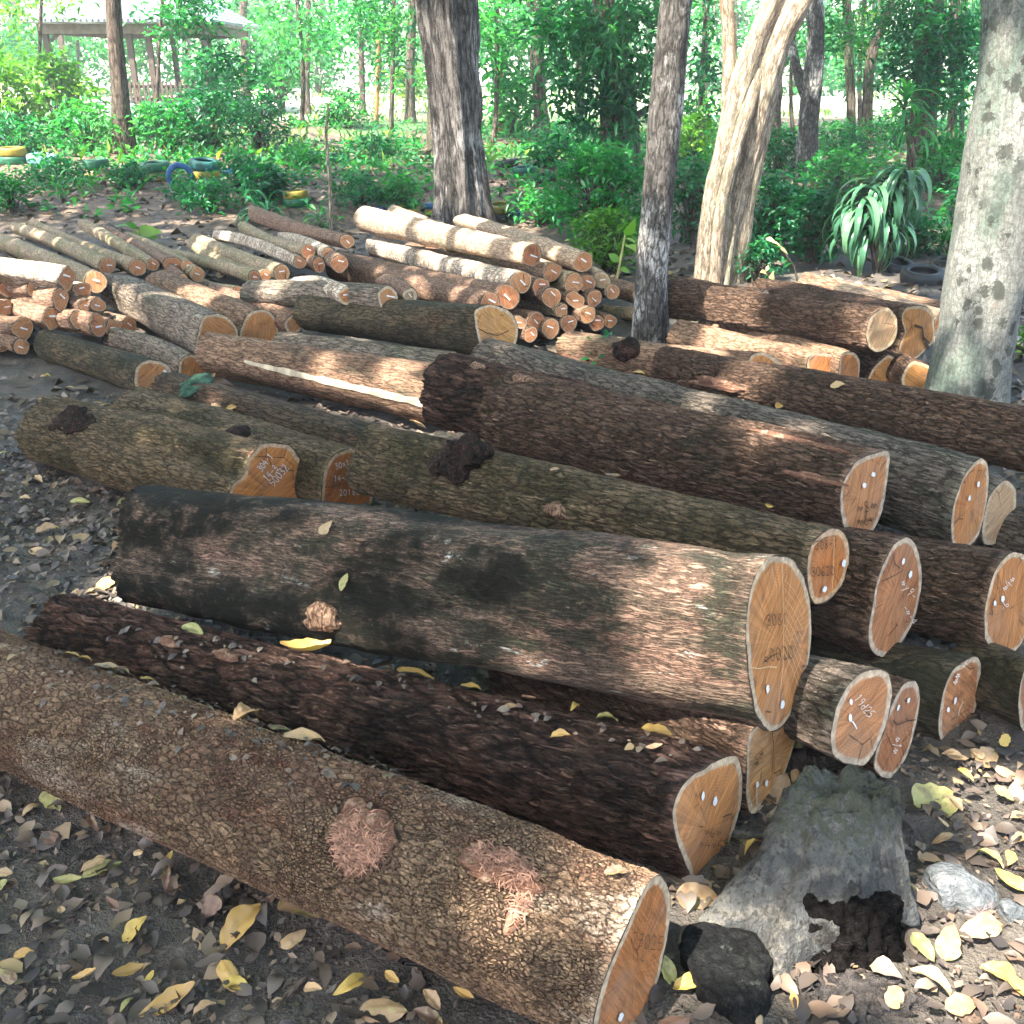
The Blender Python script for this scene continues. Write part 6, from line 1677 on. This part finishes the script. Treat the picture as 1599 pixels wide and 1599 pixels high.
# ground cover that nobody could count
N = 4200
x = rng.uniform(-11, 11, N); y = rng.uniform(11.4, 25, N); k = fbm(np.stack([x, y, 0 * x], -1) * .5, 12, 2) + .3 * rng.normal(size=N) > -0.05
c = np.stack([x[k], y[k], gz(x[k], y[k]) + 0.05], -1)
p, d, nr, l = sprays(c, 7, 0.12, 0.12, .1, .5)
tag(leaf_obj('ground_cover', FO['mid'], None, p, d, nr, l, l * .4, clump(p), .1, .2, 0, origin=(0, 0, 0)), kind='stuff')
N = 9000
x = rng.uniform(-26, 26, N); y = rng.uniform(15, 46, N); k = fbm(np.stack([x, y, 0 * x], -1) * .3, 13, 2) > -0.1
c = np.stack([x[k], y[k], gz(x[k], y[k])], -1); M_ = len(c)
a = rng.uniform(0, 6.28, (M_, 1)); d = np.concatenate([np.cos(a) * .5, np.sin(a) * .5, np.ones((M_, 1))], 1)
tag(leaf_obj('grass', FO['lime'], None, c, d, rand_dir(M_) + np.array([0, -1, 0]), rng.uniform(.1, .28, M_), .03, rng.random(M_), .1, .4, 0, origin=(0, 0, 0)), kind='stuff')

# ------------------------------------------------------------------ painted tyres
TC = {k: plain('tyre_' + k, c, 0.5, .25, 9, .002) for k, c in dict(blue=(0.012, 0.06, 0.17), yellow=(0.2, 0.15, 0.02), green=(0.012, 0.075, 0.035), teal=(0.008, 0.06, 0.055), cream=(0.26, 0.19, 0.085), white=(0.36, 0.38, 0.37), black=(0.01, 0.011, 0.012), pale_blue=(0.13, 0.25, 0.32)).items()}


def tyre(u, v, hw, col, lab, y=None, dz=0.0, standing=False, rot=0.0):
    b = on_ground(u, v) if y is None else at_y(u, v, y)
    if y is None: b[2] = float(gz(b[0], b[1]))
    R = hw / F * ((b - CAM) @ FW); W = R * 0.62
    prof = [(0.60, -.42), (0.66, -.5), (.8, -.52), (.93, -.46), (.985, -.36), (1.0, -.15), (1.0, .15), (.985, .36), (.93, .46), (.8, .52), (.66, .5), (.60, .42), (.63, .3), (.78, .2), (.78, -.2), (.63, -.3)]
    n = 40; m = len(prof); ph = np.linspace(0, 2 * np.pi, n, endpoint=False)
    V = np.array([[(R * r * (1 + (.012 * (-1) ** k if .2 > abs(z) else 0)) * math.cos(a), R * r * math.sin(a), W * z) for r, z in prof] for k, a in enumerate(ph)])
    if standing:
        V = np.stack([V[..., 0], V[..., 2], V[..., 1]], -1)
        c, s = math.cos(rot), math.sin(rot); V = np.stack([V[..., 0] * c - V[..., 1] * s, V[..., 0] * s + V[..., 1] * c, V[..., 2]], -1)
        lift = R * .75
    else:
        V[..., 2] += V[..., 0] * rng.normal(0, .08) + V[..., 1] * rng.normal(0.06, .08); lift = W * .4
    V = V.reshape(-1, 3) + b + np.array([0, 0, lift + dz * R])
    i, j = np.meshgrid(np.arange(n), np.arange(m), indexing='ij'); i2 = (i + 1) % n; j2 = (j + 1) % m
    Q = np.stack([i * m + j, i2 * m + j, i2 * m + j2, i * m + j2], -1).reshape(-1, 4)
    tag(mk('painted_tyre', V, Q, TC[col]), lab, 'tyre', 'painted old tyres edging the garden')


for a in [(22, 256, 22, 'green', 'dark green tyre at the far left, under a yellow one'), (22, 256, 21, 'yellow', 'yellow tyre at the far left, on a green one', None, .62), (66, 254, 22, 'pale_blue', 'light blue tyre right of the yellow one at far left'),
          (152, 274, 19, 'cream', 'cream tyre under a green one, below the slim grey tree'), (152, 274, 20, 'green', 'green tyre on the cream one, below the slim grey tree', None, .62), (186, 272, 15, 'cream', 'cream-yellow tyre at the foot of the slim grey tree'),
          (180, 282, 9, 'white', 'small white-painted tyre below the slim grey tree'), (245, 280, 20, 'cream', 'cream tyre under a green one, left of the upright blue tyre'), (245, 280, 22, 'green', 'green tyre on a cream one, left of the upright blue tyre', None, .62),
          (322, 278, 22, 'yellow', 'yellow tyre under a teal one, right of the upright blue tyre'), (322, 278, 23, 'teal', 'teal tyre on a yellow one, right of the upright blue tyre', None, .62), (356, 272, 15, 'blue', 'blue tyre right of the teal one'),
          (322, 302, 17, 'blue', 'low blue tyre in front of the teal one'), (463, 320, 21, 'green', 'green tyre under a yellow one, left of the bare sapling'), (463, 320, 19, 'yellow', 'yellow tyre on a green one, left of the bare sapling', None, .6),
          (478, 250, 22, 'green', 'green tyre in front of the sunlit clearing'), (524, 252, 18, 'teal', 'teal tyre at the edge of the clearing, behind the bare sapling'), (676, 334, 13, 'yellow', 'yellow tyre under a blue one, left of the fluted trunk'), (676, 334, 13, 'blue', 'blue tyre on a yellow one, left of the fluted trunk', None, .62),
          (640, 332, 17, 'yellow', 'yellow tyre behind the sunlit top log, left of the blue pair'), (592, 330, 11, 'blue', 'half-hidden blue tyre behind the sunlit top log'), (780, 340, 19, 'black', 'black tyre under a yellow one, right of the fluted trunk'),
          (780, 340, 18, 'yellow', 'yellow tyre on a black one, right of the fluted trunk', None, .62), (805, 336, 10, 'blue', 'small blue tyre right of the fluted trunk'), (1222, 304, 17, 'green', 'dark green tyre under an olive-yellow one, right of the twisted stems'),
          (1222, 304, 15, 'yellow', 'olive-yellow tyre on a green one, right of the twisted stems', None, .62), (1286, 306, 17, 'green', 'green tyre left of the dracaena'), (790, 262, 20, 'black', 'black tyre nearest the fluted trunk in the diagonal row'),
          (818, 272, 20, 'teal', 'dark teal tyre in the middle of the diagonal row'), (850, 284, 20, 'black', 'black tyre at the near end of the diagonal row'), (1478, 414, 19, 'black', 'black tyre beside the spotted trunk'),
          (1440, 440, 34, 'black', 'wide black tyre half hidden behind the sunlit heap logs'), (1400, 422, 26, 'black', 'black tyre behind the wide one, below the dracaena')]:
    tyre(*a)
tyre(283, 292, 21, 'blue', 'blue tyre standing upright among the left tyres', None, 0, True, .3)

# ------------------------------------------------------------------ pavilion, house, stall
gy = 27.0
def gp(u, v, y=gy): return at_y(u, v, y)
M_ROOF = NT('corrugated_white_roof'); n = M_ROOF
tc = n.n('TexCoord').outputs['Object']; sx3 = n.n('SeparateXYZ'); n.l(tc, sx3.inputs[0])
wv = n.math('SINE', n.math('MULTIPLY', n.math('ADD', sx3.outputs[0], n.math('MULTIPLY', sx3.outputs[1], .0)), 45.0))
n.bsdf(n.mix(n.mr(n.noise(tc, 3, 4), .4, .7), (0.17, 0.195, 0.21), (0.12, 0.14, 0.155)), .5, n.bump(wv, .02), .5); M_ROOF = n.m
M_POST = plain('dark_timber', (0.07, 0.05, 0.036), .8, .3, 8)
xl, xr = gp(34, 42)[0], gp(332, 42)[0]; ze = gp(200, 30)[2]
zg = float(gz(-8, gy))
g0 = empty('pavilion', ((xl + xr) / 2, gy + 2.2, zg), 'open timber pavilion with a white corrugated roof and picket railing, at upper left', 'pavilion')
yf, yb = gy - .2, gy + 5.2; xm0, xm1 = xl + 2.4, xr - 2.4; zr = ze + 1.5
V = np.array([(xl, yf, ze), (xr, yf, ze), (xr, yb, ze), (xl, yb, ze), (xm0, (yf + yb) / 2, zr), (xm1, (yf + yb) / 2, zr)])
Vt = np.concatenate([V, V - np.array([0, 0, .06])])
Fr = [(0, 1, 5, 4), (1, 2, 5), (2, 3, 4, 5), (3, 0, 4)]
Fr += [tuple(i + 6 for i in reversed(f)) for f in Fr] + [(0, 6, 7, 1), (1, 7, 8, 2), (2, 8, 9, 3), (3, 9, 6, 0)]
mk('roof', Vt, Fr, M_ROOF, g0, smooth=False)
m = MB(); m.box(((xl + xr) / 2, yf + .35, ze - .2), (xr - xl - .6, .06, .22)); m.box(((xl + xr) / 2, yb - .35, ze - .2), (xr - xl - .6, .06, .22)); m.box((xl + .35, (yf + yb) / 2, ze - .2), (.06, yb - yf - .8, .22)); m.box((xr - .35, (yf + yb) / 2, ze - .2), (.06, yb - yf - .8, .22))
m.build('eave_beam', plain('pale_timber', (0.16, 0.125, 0.09), .8, .2, 8), g0)
for (u, yy) in [(72, gy + .2), (202, gy + .2), (232, gy + .2), (318, gy + .2), (95, gy + 4.7), (270, gy + 4.7), (325, gy + 4.7)]:
    m = MB(); px = gp(u, 60, yy)[0]; m.box((px, yy, (zg + ze) / 2 - .08), (.13, .13, ze - zg - .3)); m.build('post', M_POST, g0)
for (ua, va, ub, vb_) in [(75, 68, 102, 42), (318, 66, 300, 42)]:
    m = MB(); a, b = gp(ua, va, gy + .2), gp(ub, vb_, gy + .2); m.tube([a, b], [.045, .045], 6); m.build('brace', M_POST, g0)
x0, x1 = gp(203, 150, gy - .2)[0], gp(330, 150, gy - .2)[0]; zt, zb = gp(260, 128, gy - .2)[2], gp(260, 160, gy - .2)[2]
m = MB(); m.box(((x0 + x1) / 2, gy - .2, zt - .1), (x1 - x0, .05, .07)); m.box(((x0 + x1) / 2, gy - .2, zb + .08), (x1 - x0, .05, .07))
for xx in np.arange(x0 + .05, x1, .11): m.box((xx, gy - .25, (zt + zb) / 2), (.05, .025, zt - zb + .03 * rng.random()))
m.build('picket_railing', M_POST, g0)
m = MB(); m.box(((xl + xr) / 2, gy + 2.4, (zg + zb) / 2 - .06), (xr - xl - .8, 5.2, max(.1, zb - zg + .02))); m.build('floor_slab', plain('grey_concrete', (0.25, 0.26, 0.25), .85, .2, 5), g0)

hy = 44.0
hx0, hx1 = at_y(1262, 200, hy)[0], at_y(1372, 200, hy)[0]; hz0 = float(gz(12, hy)); hz1 = at_y(1300, 176, hy)[2]; hz2 = at_y(1300, 150, hy)[2]
h0_ = empty('house', ((hx0 + hx1) / 2, hy + 2, hz0), 'low pale house with a tan roof, seen far off between trunks at upper right', 'house')
m = MB(); m.box(((hx0 + hx1) / 2, hy + 2, (hz0 + hz1) / 2), (hx1 - hx0, 4, hz1 - hz0)); m.build('wall', plain('pale_plaster', (0.55, 0.56, 0.55), .85, .12, 2), h0_)
m = MB(); e = .3
V = [(hx0 - e, hy - .4, hz1 - .05), (hx1 + e, hy - .4, hz1 - .05), (hx1 + e, hy + 4.4, hz1 - .05), (hx0 - e, hy + 4.4, hz1 - .05), (hx0 + .6, hy + 2, hz2), (hx1 - .6, hy + 2, hz2)]
m.add(V, [(0, 1, 5, 4), (1, 2, 5), (2, 3, 4, 5), (3, 0, 4), (0, 3, 2, 1)]); m.build('roof', plain('tan_roof', (0.42, 0.33, 0.2), .8, .15, 3), h0_)
m = MB(); wx = at_y(1295, 190, hy)[0]; m.box((wx, hy - .02, hz1 - .35), (.7, .06, .3)); m.build('window', M_POST, h0_)
sy2 = 40.0; sxa, sxb = at_y(1492, 215, sy2)[0], at_y(1530, 215, sy2)[0]; sz1 = at_y(1500, 208, sy2)[2]; sz0 = float(gz(17, sy2))
s0 = empty('stall', ((sxa + sxb) / 2, sy2, sz0), 'small red-sided stall with a pale roof, far off left of the spotted trunk', 'stall')
m = MB(); m.box(((sxa + sxb) / 2, sy2 + .4, (sz0 + sz1) / 2), (sxb - sxa, .8, sz1 - sz0)); m.build('side_panel', plain('red_panel', (0.6, 0.06, 0.03), .6, .1, 3), s0)
m = MB()
for xx in (sxa + .05, sxb - .05): m.box((xx, sy2 + .05, sz1 + .3), (.06, .06, .6))
m.box(((sxa + sxb) / 2, sy2 + .4, sz1 + .63), (sxb - sxa + .3, 1.1, .06)); m.build('canopy', plain('pale_canopy', (0.65, 0.65, 0.62), .7, .1, 3), s0)

# ------------------------------------------------------------------ shading trees round the yard (outside the frame)
for k, (x, y, z, rad, N) in enumerate([(-3.2, -2.2, 8.2, 3.3, 1700), (-6.2, 1.2, 8.6, 3.5, 1900), (-5.8, 5.2, 8.4, 3.3, 1800), (-0.6, -3.4, 8.8, 3.2, 1500), (-8.5, 9.5, 9.0, 3.8, 1700), (3.6, 1.0, 9.2, 3.2, 1300), (-3.0, 1.4, 9.6, 3.2, 1700), (-3.4, 5.0, 9.8, 3.2, 1500), (-5.0, 8.5, 9.3, 3.4, 1500), (-9.5, 4.0, 9.0, 3.3, 1300), (-4.3, -0.9, 9.4, 2.6, 1700)]):  # last tree is added, unseen, to thicken shade over the front logs
    bx, by = {6: (-4.2, -1.0), 7: (-5.0, 3.0), 8: (-7.2, 7.5), 10: (-5.5, -2.5)}.get(k, (x, y))
    b = np.array([bx, by, float(gz(bx, by))])
    root = empty('broad_tree', b, ['tall shade tree behind the camera, left', 'tall shade tree left of the yard', 'tall shade tree beside the left bundle', 'tall shade tree standing right behind the camera', 'tall shade tree at the far left of the bank',
                                   'tall shade tree right of the yard', 'leaning shade tree left behind the camera', 'leaning shade tree left of the scaly log', 'leaning shade tree left of the back poles', 'tall shade tree farthest left', 'added unseen tree deepening the shade over the front logs'][k], 'tree')
    P = smooth_path([b - np.array([0, 0, .1]), b + np.array([.1, 0, 2.5]), (b + np.array([x, y, z])) / 2 + np.array([.1, .1, 1.2]), (x, y, z)], 24)
    V, Q, bc = tube(P, np.linspace(.2, .05, 24), 16)
    mk('trunk', V, Q, TB['far'], root, {'bc': ('FLOAT_VECTOR', 'POINT', bc)})
    p, d, nr = crown_pts(np.array([x, y, z]), rad, N)
    DEFER.append((root, p, d, nr, FO['mid'], 'crown'))

# gaps in the canopy where sun falls through
for (u, v, r, mode, val) in [
    (1100, 895, .10, 'log', 'C'), (1150, 935, .09, 'log', 'C'), (1170, 880, .08, 'log', 'C'), (1060, 865, .05, 'log', 'C'), (955, 1335, .04, 'log', 'A'), (1000, 1390, .03, 'log', 'A'),
    (545, 1042, .02, 'log', 'B'), (50, 428, .22, 'd', 6.1), (95, 425, .18, 'd', 6.1), (310, 462, .12, 'log', 'K'), (600, 345, .13, 'd', 8.8), (690, 372, .16, 'd', 7.8), (765, 388, .11, 'd', 7), (640, 335, .25, 'd', 9), (760, 350, .3, 'd', 9),
    (620, 392, .2, 'd', 8.5), (700, 412, .16, 'd', 7.5), (440, 438, .14, 'd', 6.2), (480, 430, .1, 'd', 6.3), (640, 605, .08, 'log', 'Hh'), (610, 590, .07, 'log', 'Hh'), (500, 575, .06, 'log', 'Hh'),
    (1390, 455, .45, 'd', 6.9), (1290, 440, .3, 'd', 7.0), (1460, 475, .3, 'd', 6.6), (1145, 455, .16, 'log', 'Vv'), (1368, 488, .05, 'log', 'Vv'), (1085, 555, .10, 'log', 'S'), (1120, 560, .07, 'log', 'T'), (1180, 545, .08, 'log', 'T'), (1260, 545, .07, 'log', 'T'),
    (900, 535, .06, 'log', 'S'), (1150, 600, .07, 'log', 'R'), (1100, 640, .06, 'log', 'N'), (1250, 690, .05, 'log', 'N'), (1200, 680, .06, 'log', 'O'), (1050, 80, .42, 'y', 6.3), (1045, 150, .12, 'y', 6.3), (1180, 100, .6, 'y', 8.0), (1150, 260, .35, 'y', 8.0), (1130, 380, .3, 'y', 8.0),
    (1590, 330, .08, 'y', 5.0), (1550, 370, .05, 'y', 5.0), (666, 90, .35, 'y', 10.6), (735, 265, .16, 'y', 10.6), (1222, 1470, .015, 'd', 2.0),
    (1550, 1460, .12, 'g', 0), (1598, 1330, .05, 'g', 0), (1460, 1545, .05, 'g', 0), (1560, 1250, .06, 'g', 0), (205, 940, .06, 'g', 0), (170, 920, .05, 'g', 0), (500, 205, 1.6, 'g', 0), (885, 238, .8, 'g', 0), (600, 200, 1.2, 'g', 0), (60, 160, 1.6, 'y', 16), (110, 140, 1.2, 'y', 16),
    (20, 220, 1.0, 'y', 15), (1360, 280, .5, 'y', 10.5), (1400, 250, .5, 'y', 10.5), (20, 420, .25, 'd', 6.2), (1580, 600, .2, 'g', 0), (450, 1010, .03, 'log', 'B'), (330, 380, .15, 'd', 9), (1000, 1130, .02, 'log', 'B')]:
    if mode == 'log': P_, _ = LOGS[val].hit(u, v)
    elif mode == 'd': P_ = at(u, v, val)
    elif mode == 'y': P_ = at_y(u, v, val)
    else: P_ = on_ground(u, v)
    hole(P_, r * 1.15)
for (root, p, d, nr, mat, nm) in DEFER:
    k = cull_holes(p + nrm(d) * 0.17) & ~((p[:, 1] > 14) & (rng.random(len(p)) < .35))
    p, d, nr = p[k], d[k], nr[k]; l = rng.uniform(.26, .42, len(p))
    leaf_obj(nm, mat, root, p, d, nr, l, l * .58, rng.random(len(p)), .08, .2, 0)

# ------------------------------------------------------------------ added volume for lens glare
if GLARE_HAZE > 0:  # thin volume added to imitate veiling glare over distant things
    hb = MB(); hb.box((0, 140, 10.5), (560, 420, 25.0))
    hm = NT('glare_veil'); vol = hm.n('VolumePrincipled'); vol.inputs['Density'].default_value = GLARE_HAZE; vol.inputs['Color'].default_value = (0.93, 0.97, 0.96, 1); vol.inputs['Anisotropy'].default_value = 0.3
    hm.l(vol.outputs[0], hm.out.inputs['Volume'])
    tag(hb.build('glare_haze', hm.m), kind='stuff')
    SC.cycles.volume_step_rate = 5; SC.cycles.volume_max_steps = 64; SC.cycles.volume_bounces = 0

# ------------------------------------------------------------------ sky, sun, camera
w = bpy.data.worlds.new('World'); SC.world = w; w.use_nodes = True
nt = w.node_tree; bgN = nt.nodes['Background']
sky = nt.nodes.new('ShaderNodeTexSky'); sky.sky_type = 'NISHITA'; sky.sun_disc = False
el = math.asin(SUN[2]); az = math.atan2(SUN[0], SUN[1])
sky.sun_elevation = el; sky.sun_rotation = az
sky.air_density = 1.0; sky.dust_density = 3.0; sky.ozone_density = 1.0
nt.links.new(sky.outputs[0], bgN.inputs[0]); bgN.inputs[1].default_value = 0.15
sl = bpy.data.lights.new('sun', 'SUN'); sl.energy = 5.0; sl.angle = math.radians(0.5); sl.color = (1.0, 0.95, 0.86)
so = bpy.data.objects.new('sun', sl); COL.objects.link(so)
so.rotation_euler = Vector([float(-c) for c in SUN]).to_track_quat('-Z', 'Y').to_euler()
cd = bpy.data.cameras.new('camera'); cd.sensor_width = 36; cd.lens = 36 * F / 1599; cd.clip_end = 400; cd.clip_start = .05
co = bpy.data.objects.new('camera', cd); COL.objects.link(co); co.location = (0, 0, H); co.rotation_euler = (math.pi / 2 - PITCH, 0, 0)
SC.camera = co
SC.view_settings.view_transform = 'Standard'; SC.view_settings.look = 'None'; SC.view_settings.exposure = EXPO; SC.view_settings.gamma = 1
SC.cycles.use_denoising = True
SC.cycles.use_adaptive_sampling = True; SC.cycles.adaptive_threshold = 0.03
SC.cycles.max_bounces = 7; SC.cycles.diffuse_bounces = 4; SC.cycles.glossy_bounces = 2; SC.cycles.transmission_bounces = 3
SC.cycles.caustics_reflective = False; SC.cycles.caustics_refractive = False
SC.cycles.sample_clamp_indirect = 6
